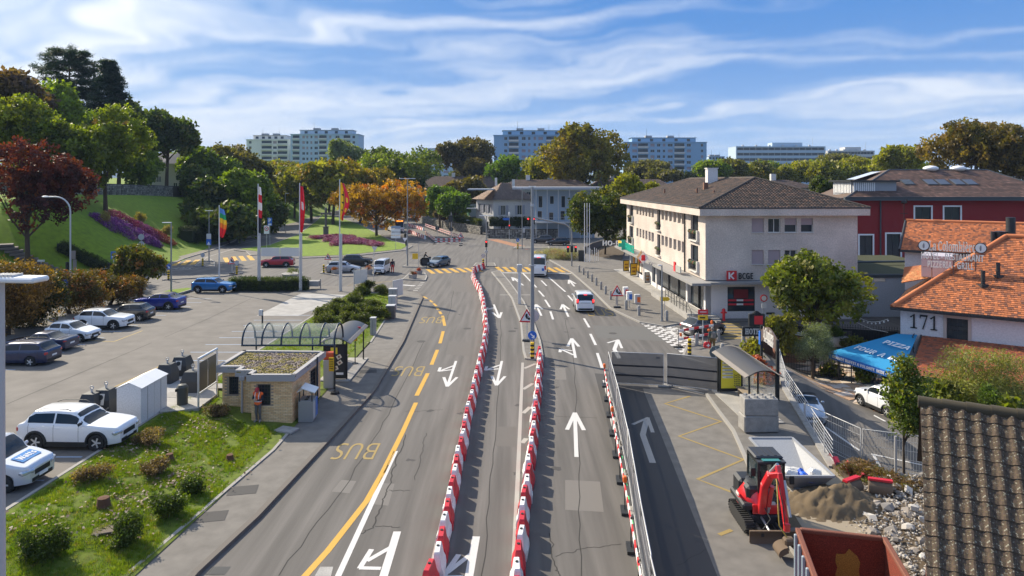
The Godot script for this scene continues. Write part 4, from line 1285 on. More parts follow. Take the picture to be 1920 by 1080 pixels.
	for i in 13:vg[1].append(gr[0][i]+Vector3(-.01,0,.01));vg[0].append(gr[0][i]+Vector3(-.03,-.42,.03))
	b.patch(vg)
	part(b,"valance",mat("valanceblue",.015,.15,.5,.75),g)
	var ax:Vector3=(ap2[1]-ap2[0]).normalized()
	var an:Vector3=ax.cross(ap2[3]-ap2[0]).normalized()
	if an.y<0:an=-an
	var ab=Basis(ax,an.cross(ax),an)
	var md=func(u,v):return ap2[0].lerp(ap2[1],u).lerp(ap2[3].lerp(ap2[2],u),v)
	fit("PIZZA",1.9,.62,M.white,g,tf(md.call(.66,.62)+an*.08,ab),"Droid Sans",.02)
	fit("FOUR  A  BOIS",3.9,.62,M.white,g,tf(md.call(.58,.3)+an*.05,ab),"Droid Sans",.02)
	var vx:Vector3=Vector3(ax.x,ax.y,ax.z)
	var vz=vx.cross(up).normalized()
	fit("GRANDE BUFFET A VOLONTE  MIDI - SOIR",4.8,.2,M.white,g,tf(md.call(.5,.0)-up*.22+vz*.06,Basis(vx,vz.cross(vx),vz)),"Droid Sans",.02)
	b=B.new()
	for k in 4:b.cyl(ap2[0].lerp(ap2[1],k/3.0)-up*(.1)+s*.1,ap2[0].lerp(ap2[1],k/3.0)-up*1.9+s*.1,.04,-1,6)
	part(b,"post",M.darkmetal,g)
	b=B.new()
	for k in 3:b.tube(arc(o+e*.9+up*(2.95-k*.12)+f*.1,f,-up,.7+k*.15),.03,5)
	b.cyl(o+e*.9+up*3.05,o+e*.9+up*3.05+f*1.3,.03,-1,5)
	part(b,"iron_bracket",M.black,t)
func arc(o:Vector3,x:Vector3,y:Vector3,r:float,a0:=.0,a1:=PI/2,n:=8) -> Array:
	var p=[]
	for i in n+1:p.append(o+x*r*cos(lerpf(a0,a1,i/float(n)))+y*r*sin(lerpf(a0,a1,i/float(n))))
	return p
func near_roof():
	var t=thing("tiled_roof_house","lichen-spotted brown tiled roof in the lower right corner","building")
	var e=Vector3(.88,0,.475).normalized();var up=Vector3.UP
	var rl:Vector3=Vector3(10.13,6.95,-17.2)
	var dn=Vector3(-.475,0,.88)*.73-up*.683
	var nn=e.cross(-dn).normalized()
	if nn.y<0:nn=-nn
	var b=B.new()
	var TW=.325;var TL=.325
	var ROWS=18;var COLS=14
	b.quad(rl+dn*TL*ROWS-nn*.06,rl+dn*TL*ROWS+e*TW*COLS-nn*.06,rl+e*TW*COLS-nn*.06,rl-nn*.06)
	b._f([rl-nn*.06,rl+e*TW*COLS-nn*.06,rl+e*TW*COLS-up*2.2+Vector3(.475,0,-.88)*2.0,rl-up*2.2+Vector3(.475,0,-.88)*2.0],Vector3(.475,.5,-.88))
	part(b,"roof_deck",M.bark,t)
	b=B.new()
	var g0=rl+dn*TL*ROWS-up*.1;var drop=Vector3(0,-1,0)
	var wl=rl+e*.12-nn*.1
	b._f([Vector3(wl.x,0,wl.z),wl,Vector3((wl+dn*TL*ROWS).x,(wl+dn*TL*ROWS).y,(wl+dn*TL*ROWS).z),Vector3((wl+dn*TL*ROWS).x,0,(wl+dn*TL*ROWS).z)],-e)
	part(b,"gable_wall",mat("brickgable",.3,.1,.06,.95),t)
	var mats=[]
	for k in 4:
		var img=Image.create(128,128,false,Image.FORMAT_RGB8)
		var fn=FastNoiseLite.new();fn.seed=31+k;fn.frequency=.03;fn.fractal_octaves=4
		var cn=FastNoiseLite.new();cn.seed=77+k;cn.noise_type=FastNoiseLite.TYPE_CELLULAR;cn.frequency=.04;cn.cellular_jitter=1.0
		for y in 128:
			for x in 128:
				var base=Color(.042,.03,.022).lerp(Color(.095,.064,.045),fn.get_noise_2d(x,y)+.5)
				var spot=-cn.get_noise_2d(x,y)-.8+fn.get_noise_2d(x*1.2+50,y*1.2)*.55
				if spot>.02:base=base.lerp(Color(.3,.29,.22),clampf(spot*6.0,0,.9))
				elif fn.get_noise_2d(x*2.0,y*2+300)>.33:base=base.lerp(Color(.12,.1,.03),.6)
				img.set_pixel(x,y,base.linear_to_srgb())
		var m=StandardMaterial3D.new()
		m.resource_name="lichen_tile"
		m.albedo_texture=ImageTexture.create_from_image(img)
		m.roughness=.95
		mats.append(m)
	b=B.new()
	var g=[[],[]]
	for k in 9:
		var q=k/8.0
		var y=.055*pow(sin(clampf((q-.35)/.65,0,1)*PI),1.3)+.018
		g[0].append(Vector3((q-.5)*TW*1.03,y+.02,TL*.5));g[1].append(Vector3((q-.5)*TW*1.03,y-.02,-TL*.58))
	for k in 8:
		var u0=k/8.0;var u1=(k+1)/8.0
		var a:Vector3=g[0][k];var d:Vector3=g[0][k+1];var f2:Vector3=g[1][k+1];var h:Vector3=g[1][k]
		var m=(d-a).cross(f2-a)
		b._p(a,m,Vector2(u0,1));b._p(f2,m,Vector2(u1,0));b._p(d,m,Vector2(u1,1));b._p(a,m,Vector2(u0,1));b._p(h,m,Vector2(u0,0));b._p(f2,m,Vector2(u1,0))
		b.quad(a-up*.03,d-up*.03,d,a)
	b.quad(g[0][8]-up*.03,g[1][8]-up*.03,g[1][8],g[0][8])
	b.quad(g[1][0]-up*.04,g[0][0]-up*.04,g[0][0],g[1][0])
	var tm=b.mesh()
	for j in ROWS:
		for i in COLS:
			var bs=Basis(e,nn,dn).rotated(e,.05+rr(-.015,.015)).rotated(nn,rr(-.012,.012))
			put(tm,"roof_tile",mats[R.randi() % 4],t,"",tf(rl+e*TW*(i+.5)+dn*TL*(j+.62)+nn*rr(-.004,.004),bs))
	for i in 9:
		b=B.new()
		b.tube([rl+e*(i*.5-.05)-up*.02,rl+e*(i*.5+.48)-up*.03],[.15,.135],10)
		part(b,"ridge_tile",mat("ridgelichen",.11,.09,.065,1,0,{"tex":noise_tex("turf",.2,.35,1.0),"scale":.9}),t)
	b=B.new()
	b.blob(rl+e*2.55+up*.22,Vector3(.1,.13,.1),5,.4,8);b.blob(rl+e*2.38+up*.16,Vector3(.09,.1,.08),7,.4,8);b.blob(rl+e*2.7+up*.15,Vector3(.08,.1,.08),9,.4,8)
	solo(b,"stone_ornament",M.offwhite,"small pale stone ornament on the ridge of the near tiled roof","ornament")
func apartment(label:String,x0:float,x1:float,d:float,ytop:float,floors:int,cols:Array,wallm:Material,side:=.0,turn:=.0):
	var t=thing("apartment_block",label,"apartment building",Vector3((x0-960)*d/1300.0,0,-d),turn)
	var w=(x1-x0)*d/1300.0
	var top=12.4-(ytop-340)*d/1300.0
	var fh=2.95
	var holes=[]
	var list=[]
	for f in floors:
		var y0=top-.3-fh*(f+1)
		for c in cols:
			var a:float=c[0]*w;var z:float=c[1]*w
			if c[2]=="b":
				holes.append([a,y0+.35,z,y0+2.75]);list.append([a,y0+.35,z,2.4,"b"])
			else:
				holes.append([a,y0+1.1,z,y0+2.55]);list.append([a,y0+1.1,z,1.45,"w"])
	var b=B.new()
	b.wall(Vector3.ZERO,Vector3.RIGHT,w,top,holes,.35)
	b.wall(Vector3(0,0,-14),Vector3(0,0,1),14,top)
	b.wall(Vector3(w,0,0),Vector3(0,0,-1),14,top)
	b.box(Vector3(w/2,top+.1,-7),Vector3(w+.6,.35,14.6))
	part(b,"wall",wallm,t)
	for q in list:
		var at=tf(Vector3((q[0]+q[2])/2,q[1],-.28))
		if q[4]=="b":
			at.origin.z=-.34
			win(t,at,q[2]-q[0],q[3],"dark")
			b=B.new()
			b.box(Vector3((q[0]+q[2])/2,q[1]+.42,.55),Vector3(q[2]-q[0]+.3,.95,.1));b.box(Vector3((q[0]+q[2])/2,q[1]-.02,.3),Vector3(q[2]-q[0]+.2,.12,.6))
			part(b,"balcony",M.offwhite,t)
		else:win(t,at,q[2]-q[0],q[3],["plain","plain","blind"][R.randi() % 3])
	b=B.new()
	b.box(Vector3(w*.5,top+1.35,-8),Vector3(w*.78,2.4,9))
	var ph=part(b,"penthouse",wallm,t)
	b=B.new()
	b.box(Vector3(w*.5,top+2.62,-8),Vector3(w*.8,.16,9.6))
	part(b,"penthouse_roof",M.darkmetal,ph)
	for k in 5:
		b=B.new()
		b.box(Vector3(w*(.2+.15*k),top+1.4,-3.5),Vector3(1.6,1.3,.1))
		part(b,"window",M.winglass,ph)
	b=B.new()
	for k in [.33,.6]:b.box(Vector3(w*k,top+3.3,-8),Vector3(3.4,1.3,3))
	part(b,"lift_tower",M.galv,t)
	b=B.new()
	b.cyl(Vector3(w*.3,top+2,-6),Vector3(w*.3,top+7.5,-6),.09,.05,5);b.cyl(Vector3(w*.7,top+2,-6),Vector3(w*.7,top+6.0,-6),.07,.04,5)
	part(b,"aerial",M.darkmetal,t)
	return t
func far_buildings():
	var pale=mat("paleflat",.42,.52,.62,.9)
	var blue=mat("blueflat",.28,.43,.58,.9)
	var cols=[[.03,.13,"b"],[.17,.21,"w"],[.23,.26,"w"],[.29,.32,"w"],[.35,.4,"w"],[.42,.53,"b"],[.57,.6,"w"],[.66,.72,"w"],[.78,.88,"b"],[.91,.95,"w"]]
	apartment("pale apartment block behind the flagpoles, its long face in shade",545,672,375,252,7,cols,pale)
	var t=apartment("white lower apartment block with stacked balconies, left of the pale one",462,541,385,262,7,[[.06,.12,"w"],[.36,.6,"b"],[.63,.72,"w"],[.74,.97,"b"]],mat("whiteflat",.68,.66,.62,.9))
	apartment("blue-grey apartment block half hidden by the big golden plane tree",926,1075,330,254,7,[[.13,.17,"w"],[.19,.31,"b"],[.35,.4,"w"],[.43,.46,"w"],[.5,.53,"w"],[.56,.62,"w"],[.66,.78,"b"],[.82,.86,"w"]],blue)
	apartment("blue-grey apartment block standing right of the big golden plane tree",1170,1325,355,267,7,[[.1,.16,"w"],[.17,.29,"b"],[.32,.37,"w"],[.4,.44,"w"],[.47,.5,"w"],[.53,.59,"w"],[.61,.73,"b"],[.76,.81,"w"],[.93,.96,"w"]],blue)
	apartment("distant grey apartment block seen between two trees left of centre",778,905,460,285,7,[[.05,.12,"w"],[.16,.24,"w"],[.3,.38,"w"],[.42,.5,"w"],[.55,.62,"w"],[.68,.76,"w"],[.8,.88,"w"]],pale)
	apartment("small distant grey block just right of the aerial-topped apartments",1327,1366,480,300,3,[[.05,.9,"w"]],pale)
	for k in 2:
		t=thing("office_block",["long pale office block with blue ribbon windows on the right skyline","smaller grey office wing with a dark top storey, right of the ribbon-windowed one"][k],"office building")
		var d:float=[440.0,470.0][k]
		var x0:float=[1380.0,1552.0][k];var x1:float=[1548.0,1640.0][k];var yt:float=[275.0,283.0][k]
		var w=(x1-x0)*d/1300.0
		var top=12.4-(yt-340)*d/1300.0
		var o=Vector3((x0-960)*d/1300.0,0,-d)
		var holes=[]
		for f in 7:holes.append([.8,top-3.4*(f+1)+1.1,w-.8,top-3.4*(f+1)+2.9])
		var b=B.new()
		b.wall(o,Vector3.RIGHT,w,top,holes,.3)
		b.wall(o+Vector3(0,0,-16),Vector3(0,0,1),16,top);b.wall(o+Vector3(w,0,0),Vector3(0,0,-1),16,top)
		b.box(o+Vector3(w/2,top+.1,-8),Vector3(w,.3,16));b.box(o+Vector3(w*.6,top+1.5,-8),Vector3(w*.34,2.6,8))
		part(b,"wall",M.paleflat if k==0 else M.galv,t)
		for f in 7:
			for j in 14:win(t,tf(o+Vector3(.8+(j+.5)*(w-1.6)/14.0,top-3.4*(f+1)+1.1,-.25)),(w-1.6)/14.0,1.8,"bare")
		b=B.new()
		for j in 6:b.box(o+Vector3(w*(.1+.15*j),top+.8,-4),Vector3(1.2,1.0,1.2))
		b.cyl(o+Vector3(w*.9,top,-6),o+Vector3(w*.9,top+6,-6),.1,-1,5)
		part(b,"roof_plant",M.galv,t)
	for q in [["long low house with brown roof behind the street trees, left of the white house",788.0,985.0,250.0,331.0,350.0],["long low brown-roofed house right of the big golden plane tree",1105.0,1268.0,215.0,336.0,356.0],["long low brown-roofed house behind the white house and modern annexe",940.0,1110.0,200.0,337.0,352.0],["small brown hip-roofed house behind the cream block's roof",1445.0,1530.0,160.0,337.0,352.0]]:
		t=thing("low_house",q[0],"house")
		var d:float=q[3]
		var a=Vector3((q[1]-960)*d/1300.0,0,-d);var w=(q[2]-q[1])*d/1300.0
		var he=12.4-(q[5]-340)*d/1300.0;var hr=12.4-(q[4]-340)*(d+7)/1300.0
		var holes=[]
		var n=int(w/3.2)
		for f in 2:
			for j in n:holes.append([1.0+j*3.1,he-2.6-f*2.9,2.3+j*3.1,he-1.2-f*2.9])
		var b=B.new()
		b.wall(a,Vector3.RIGHT,w,he,holes,.2)
		b.wall(a+Vector3(0,0,-14),Vector3(0,0,1),14,he)
		part(b,"wall",mat("lowwall",.35,.36,.3,.9),t)
		for h in holes:win(t,tf(a+Vector3((h[0]+h[2])/2,h[1],-.15)),1.3,1.4)
		var e0=a+Vector3(-1,he,1);var e1=a+Vector3(w+1,he,1);var r0=a+Vector3(4,hr,-7);var r1=a+Vector3(w-4,hr,-7)
		tiles(t,[e0,e1,r1,r0],.6,.5,flat_tile(.6,.5),Color(.09,.065,.055),Color(.13,.085,.07))
		b=B.new()
		b._f([e0+Vector3(0,0,-16),e0,r0],Vector3(-1,1,0));b._f([e1+Vector3(0,0,-16),e1,r1],Vector3(1,1,0));b._f([e1+Vector3(0,0,-16),e0+Vector3(0,0,-16),r0,r1],Vector3(0,1,-1))
		part(b,"roof_side",M.brownroof,t)
		b=B.new()
		b.box(a+Vector3(w*.3,.6,-7)+Vector3(0,hr,0),Vector3(1.2,1.6,1.0))
		part(b,"chimney",M.offwhite,t)
	var wh=mat("housewall",.62,.61,.6,.9,0,{"tex":noise_tex("fine",.09,.62,1.0),"scale":.1})
	t=thing("corner_house","white two-storey house with grey shutters and brown pyramid roof","house")
	var c=Vector3(-4.4,0,-165)
	var lf=Vector3(-.49,0,-.87);var fr=Vector3(.87,0,-.49)
	var b=B.new()
	var hl=[];var hf=[]
	for i in 3:hl.append([1.4+i*2.6,4.8,2.5+i*2.6,6.9])
	hl.append([1.6,1.2,2.6,2.8]);hl.append([5.4,.1,6.6,2.6])
	for i in 2:hf.append([2.0+i*4.6,4.3,3.3+i*4.6,6.6]);hf.append([2.0+i*4.6,.9,3.3+i*4.6,2.9])
	b.wall(c+lf*9.2,-lf,9.2,8.0,hl,.25)
	b.wall(c,fr,11,8.0,hf,.25)
	part(b,"wall",wh,t)
	for h in hl:win(t,tf(c+lf*(9.2-(h[0]+h[2])/2)+Vector3(0,h[1],0)+fr*.18,face(-fr)),h[2]-h[0],h[3]-h[1],"shutters" if h[1]>3 else "plain","door" if h[1]<.5 else "window")
	for h in hf:win(t,tf(c+fr*(h[0]+h[2])/2+Vector3(0,h[1],0)+lf*.18,face(-lf)),h[2]-h[0],h[3]-h[1],"shutters")
	var e0=c-lf*.8-fr*.8+Vector3(0,8.0,0);var e1=e0+fr*12.6;var e3=e0+lf*10.8;var ap=c+fr*4.6+lf*4.6+Vector3(0,12.0,0);var ap2=ap+fr*2
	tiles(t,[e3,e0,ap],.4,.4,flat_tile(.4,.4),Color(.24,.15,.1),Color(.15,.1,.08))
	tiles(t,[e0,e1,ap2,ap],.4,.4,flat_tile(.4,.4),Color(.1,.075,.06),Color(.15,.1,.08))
	b=B.new()
	b._f([e1,e1+lf*10.8,ap2],fr+Vector3.UP);b._f([e3,e1+lf*10.8,ap2,ap],lf+Vector3.UP)
	part(b,"roof_side",M.brownroof,t)
	b=B.new()
	b.box(ap+fr*2.6+Vector3(0,-.2,0)-lf*1.5,Vector3(.7,2.2,.7));part(b,"chimney",M.offwhite,t);b=B.new();b.box(ap-fr*.4+lf*2.0+Vector3(0,.3,0),Vector3(.6,2.0,.6))
	part(b,"chimney",M.offwhite,t)
	b=B.new()
	for i in 2:b.box(c+lf*9.4-fr*1.2+Vector3(0,2.8+2.9*i,0),Vector3(2.4,.15,3.0))
	part(b,"balcony",M.galv,t)
	t=thing("modern_annexe","blue-grey modern building with a thin flat overhanging roof by the white house","building")
	var bl=mat("annexblue",.3,.38,.46,.85)
	var o=Vector3(4.6,0,-152)
	var holes=[]
	for i in 5:holes.append([1.2+i*2.5,6.6+.8*(i % 2),2.1+i*2.5,9.2]);holes.append([1.0+i*2.5,3.9,2.0+i*2.5,5.9-.3*(i % 2)])
	b=B.new()
	b.wall(o+Vector3(0,0,0),Vector3.RIGHT,13.5,10.3,holes,.25)
	b.wall(o+Vector3(0,0,-12),Vector3(0,0,1),12,10.3)
	part(b,"wall",bl,t)
	for h in holes:win(t,tf(o+Vector3((h[0]+h[2])/2,h[1],-.18)),h[2]-h[0],h[3]-h[1],"bare")
	b=B.new()
	b.box(o+Vector3(5.5,10.9,-4),Vector3(20,.5,13));b.box(o+Vector3(-12,10.5,-14),Vector3(6,.3,8))
	part(b,"flat_roof",mat("zinc",.4,.42,.45,.5,.2),t)
	b=B.new()
	for i in 6:b.cyl(o+Vector3(.6+i*2.4,.1,2.2),o+Vector3(.6+i*2.4,10.6,2.2),.09,-1,5)
	part(b,"column",M.galv,t)
	b=B.new();b.box(o+Vector3(6.7,3.5,1.2),Vector3(13.5,.25,2.4));part(b,"gallery",M.galv,t)
	railing(t,o+Vector3(0,3.6,2.3),o+Vector3(13.4,3.6,2.3),1.0,M.galv,.5)
	t=thing("hillside_house","old grey-roofed house half hidden by trees above the lawn","house")
	o=Vector3((262-960)*190.0/1300.0,9,-190)
	b=B.new()
	b.wall(o,Vector3.RIGHT,7.5,8.2,[[4.6,3.2,5.8,4.8],[2.2,3.0,3.0,4.4]],.2)
	b.wall(o+Vector3(7.5,0,1.5),Vector3.RIGHT,4.5,8.2,[[2.4,1.2,3.5,3.0]],.2)
	b.wall(o+Vector3(7.5,0,-6),Vector3(0,0,1),7.5,8.2)
	part(b,"wall",mat("hillwall",.5,.46,.4,.9),t)
	for h in [[5.2,3.2,0,1.2,1.6],[2.6,3.0,0,.8,1.4],[10.45,1.2,1.5,1.1,1.8]]:win(t,tf(o+Vector3(h[0],h[1],h[2]-.15)),h[3],h[4])
	b=B.new()
	b._f([o+Vector3(-3,8.2,.6),o+Vector3(8,8.2,.6),o+Vector3(7.5,11.2,-4),o+Vector3(-3,11.2,-4)],Vector3(0,1,1))
	b._f([o+Vector3(7,8.2,2.1),o+Vector3(12.6,8.2,2.1),o+Vector3(9.8,11.6,-2)],Vector3(0,1,1));b._f([o+Vector3(7,8.2,2.1),o+Vector3(7,8.2,-5),o+Vector3(9.8,11.6,-2)],Vector3(-1,1,0));b._f([o+Vector3(12.6,8.2,2.1),o+Vector3(12.6,8.2,-5),o+Vector3(9.8,11.6,-2)],Vector3(1,1,0))
	b.lathe([Vector2(1.8,8),Vector2(1.7,11.5),Vector2(1.2,13.4),Vector2(.7,13.9)],o+Vector3(13.6,0,-4),6,true)
	part(b,"roof",mat("slateroof",.16,.15,.16,.8),t)
	t=thing("church_spire","slate church spire with a cross above the hilltop trees","church")
	var sp=Vector3((177-960)*185.0/1300.0,12,-185)
	b=B.new()
	b.lathe([Vector2(2.2,0),Vector2(2.2,22)],sp,4,true)
	part(b,"tower",wh,t)
	b=B.new()
	b.lathe([Vector2(2.4,22),Vector2(1.5,24.4),Vector2(.05,29.2)],sp,8,true)
	part(b,"spire",mat("slatespire",.06,.08,.11,.5),t)
	b=B.new()
	b.cyl(sp+Vector3(0,29,0),sp+Vector3(0,31.8,0),.09,-1,5);b.box(sp+Vector3(0,31,0),Vector3(1.1,.15,.15))
	part(b,"cross",M.black,t)
	t=stone_wall("rubble stone wall above the sloping lawn on the hill",[Vector3(-96,hill(-96,-121)-.5,-121),Vector3(-84,hill(-84,-127)-.5,-127),Vector3(-79,hill(-79,-140)-.5,-140),Vector3(-78.5,hill(-78.5,-160)-.5,-160),Vector3(-80,hill(-80,-178)-.5,-178)],2.7,.5)
	stone_wall("curved rubble stone wall along the street left of the white house",[Vector3(-28.02,0,-209.35),Vector3(-24.49,0,-199.01),Vector3(-16.72,0,-181.12),Vector3(-12.14,0,-171.49),Vector3(-7.07,0,-161.2)],1.9,.5)
	stone_wall("grey stone wall under the hedge right of the white house door",[Vector3(-5.38,0,-152.08),Vector3(2.9,0,-150.65),Vector3(10.06,0,-152.08)],2.0,.5)
func stone_wall(label:String,p:Array,h:float,w:float):
	var t=thing("stone_wall",label,"wall")
	var b=B.new()
	b.ribbon(p,w,h,h+.4)
	part(b,"wall_core",mat("rubble",.2,.18,.15,.95,0,{"tex":noise_tex("stones",.06,.35,1.0,"cell"),"scale":.35}),t)
	b=B.new()
	for i in p.size()-1:
		var n=int(p[i].distance_to(p[i+1])/.55)
		var side:Vector3=(p[i+1]-p[i]).normalized().cross(Vector3.UP)
		if side.z<0:side=-side
		for j in n:
			for k in int(h/.35):
				var g=rr(.12,.34)
				b.col=Color(g,g*.93,g*.8)
				b.cbox(p[i].lerp(p[i+1],(j+rr(.3,.7))/n)+Vector3(0,.2+k*.36,0)+side*w*.5,Vector3(rr(.35,.62),rr(.25,.36),.16),.05,face(side))
	part(b,"stones",M.vc,t,"stuff")
	return t
var clumps={}
func clump(kind:String) -> Mesh:
	if not clumps.has(kind):
		match kind:
			"fine":clumps[kind]=leaves_mesh(30,.21,1,1.0,.8)
			"broad":clumps[kind]=leaves_mesh(18,.36,2,1.0,.8,.7)
			"far":clumps[kind]=leaves_mesh(20,.34,3,1.0,.8,.75)
			"needle":clumps[kind]=leaves_mesh(36,.3,4,1.0,.35,.2)
			"olive":clumps[kind]=leaves_mesh(60,.16,5,1.0,.9,.22)
			"flower":clumps[kind]=leaves_mesh(40,.14,6,1.0,.7,.8)
	return clumps[kind]
func crown(t:Node3D,c:Vector3,r:Vector3,kind:String,cols:Array,n:int,size:float,lobes:=9,gap:=.18,called:="crown"):
	var w=[];var k=[]
	var lb=[]
	for i in lobes:
		var d=Vector3(R.randfn(),R.randfn()*.85,R.randfn()).normalized()*(.25+.42*pow(R.randf(),.6))
		lb.append([d,rr(.34,.55),R.randf()])
	for i in n:
		var l:Array=lb[R.randi() % lobes]
		var d=Vector3(R.randfn(),R.randfn(),R.randfn()).normalized()
		if d.y<-.3 and R.randf()<.5:d.y=-d.y
		var p:Vector3=l[0]+d*l[1]*(1.0-gap*R.randf()*R.randf()*2.0)*rr(.9,1.07)
		if p.length()>1.12:p *= 1.0/p.length()
		var q=R.randf()
		var col:Color=cols[0].lerp(cols[1],clampf(l[2]*.55+q*.55,0,1))
		if cols.size()>2 and R.randf()<.13:col=col.lerp(cols[2],.7)
		var g=rr(.65,1.8)
		w.append(Transform3D(Basis.from_euler(Vector3(rr(0,TAU),rr(0,TAU),rr(0,TAU))).scaled(Vector3.ONE*size*rr(.7,1.3)),c+p*r))
		k.append(Color(col.r*g,col.g*g,col.b*g))
	many(clump(kind),w,k,called,M.leaf,t)
	return lb
func tree(label:String,at:Vector3,h:float,cb:float,r:float,o:={}):
	var kind:String=o.get("kind","far")
	var t=thing(o.get("name","tree"),label,o.get("cat","tree"),at,0,o.get("group",""))
	var cols:Array=o.get("cols",[Color(.05,.09,.012),Color(.16,.19,.02)])
	var c=Vector3(0,(h+cb)/2,0)
	r *= o.get("grow",1.16)
	var rad=Vector3(r,(h-cb)/2*1.12,r*o.get("deep",.95))
	var size:float=o.get("size",clampf(r*.2,.35,1.3))
	var area=4.0*(rad.x*rad.y+rad.y*rad.z+rad.x*rad.z)
	var n=int(clampf(area/(size*size)*1.9*o.get("dens",1.0),60,900))
	var lb=crown(t,c,rad,kind,cols,n,size,o.get("lobes",10),o.get("gap",.2))
	var b=B.new()
	var tr:float=o.get("trunk",clampf(h*.022,.1,.42))
	var lean=Vector3(rr(-.04,.04),0,rr(-.04,.04))*h
	b.tube([Vector3(0,-.6,0),Vector3(0,cb*.5,0)+lean*.2,Vector3(0,cb,0)+lean*.5,c+lean],[tr*1.25,tr,tr*.85,tr*.4],8)
	part(b,"trunk",M.bark,t)
	b=B.new()
	for l in lb:
		var e:Vector3=c+l[0]*rad
		var s=Vector3(0,lerpf(cb*.85,c.y,R.randf()*.6),0)+lean*.5
		b.tube([s,s.lerp(e,.5)+Vector3(0,-.06*h*R.randf(),0),e],[tr*.5,tr*.33,tr*.14],5,false)
		for j in 2:b.tube([s.lerp(e,.6),e+Vector3(rr(-1,1),rr(-.2,1),rr(-1,1))*r*.22],[tr*.2,tr*.07],4,false)
	part(b,"limbs",M.bark,t)
	return t
func conifer(label:String,at:Vector3,h:float,r:float,flat:=false):
	var t=thing("conifer",label,"conifer",at)
	var b=B.new()
	b.tube([Vector3(0,-.5,0),Vector3(0,h*.6,0),Vector3(0,h,0)],[h*.02,h*.012,.05],7)
	part(b,"trunk",M.bark,t)
	b=B.new()
	var w=[];var k=[]
	var tiers=15
	for i in tiers:
		var f=i/float(tiers-1)
		var y=h*lerpf(.35,.98,f)
		var rad=r*(1.0-pow(f,1.6))*rr(.75,1.1)+.5
		if flat:rad=r*(.5+.6*sin(f*2.6))*rr(.7,1.1)
		for j in 8:
			var a=rr(0,TAU)
			var e=Vector3(cos(a)*rad*rr(.6,1.1),y+rad*rr(-.1,.2),sin(a)*rad*rr(.6,1.1))
			b.tube([Vector3(0,y,0),e],[.12,.03],4,false)
			for m in 15:
				var q=Vector3(0,y,0).lerp(e,rr(.3,1.05))+Vector3(rr(-.4,.4),rr(-.35,.4),rr(-.4,.4))
				w.append(Transform3D(yb(rr(0,360)).scaled(Vector3(1,.9,1)*rr(.8,1.6)),q))
				k.append(Color(.012,.035,.025).lerp(Color(.035,.07,.035),R.randf()))
	part(b,"limbs",M.bark,t)
	many(clump("needle"),w,k,"crown",M.leaf,t)
func bush(label:String,at:Vector3,r:Vector3,cols:Array,kind:="fine",size:=.35,o:={}):
	var t=thing(o.get("name","shrub"),label,o.get("cat","shrub"),at,0,o.get("group",""))
	var area=4.0*(r.x*r.y+r.y*r.z+r.x*r.z)
	crown(t,Vector3(0,r.y*.85,0),r,kind,cols,int(clampf(area/(size*size)*1.6*o.get("dens",1.0),12,600)),size,o.get("lobes",6),.25,"foliage")
	var b=B.new()
	for i in 4:b.tube([Vector3(rr(-.1,.1),-.1,rr(-.1,.1)),Vector3(rr(-.5,.5)*r.x,r.y,rr(-.5,.5)*r.z)],[.05*r.y+.01,.01],5,false)
	part(b,"stems",M.bark,t)
	return t
func hedge(label:String,p:Array,w:float,h:float,cols:Array,size:=.35):
	var t=thing("hedge",label,"hedge")
	var b=B.new()
	b.ribbon(p,w*.7,h*.85,h*.85)
	part(b,"stems",mat("hedgecore",.02,.028,.01,1),t)
	var wv=[];var k=[]
	for i in p.size()-1:
		var l:float=p[i].distance_to(p[i+1])
		var side:Vector3=(p[i+1]-p[i]).normalized().cross(Vector3.UP)
		for j in int(l*(w+2*h)/(size*size)*1.2):
			var u=rr(-1,1);var y=R.randf()
			if R.randf()<.45:y=1.0
			else:u=signf(u)
			wv.append(Transform3D(Basis.from_euler(Vector3(rr(0,6),rr(0,6),rr(0,6))).scaled(Vector3.ONE*size*rr(.7,1.2)),p[i].lerp(p[i+1],R.randf())+Vector3(0,y*h*rr(.92,1.03),0)+side*u*w*.45))
			k.append(cols[0].lerp(cols[1],R.randf()))
	many(clump("fine"),wv,k,"foliage",M.leaf,t)
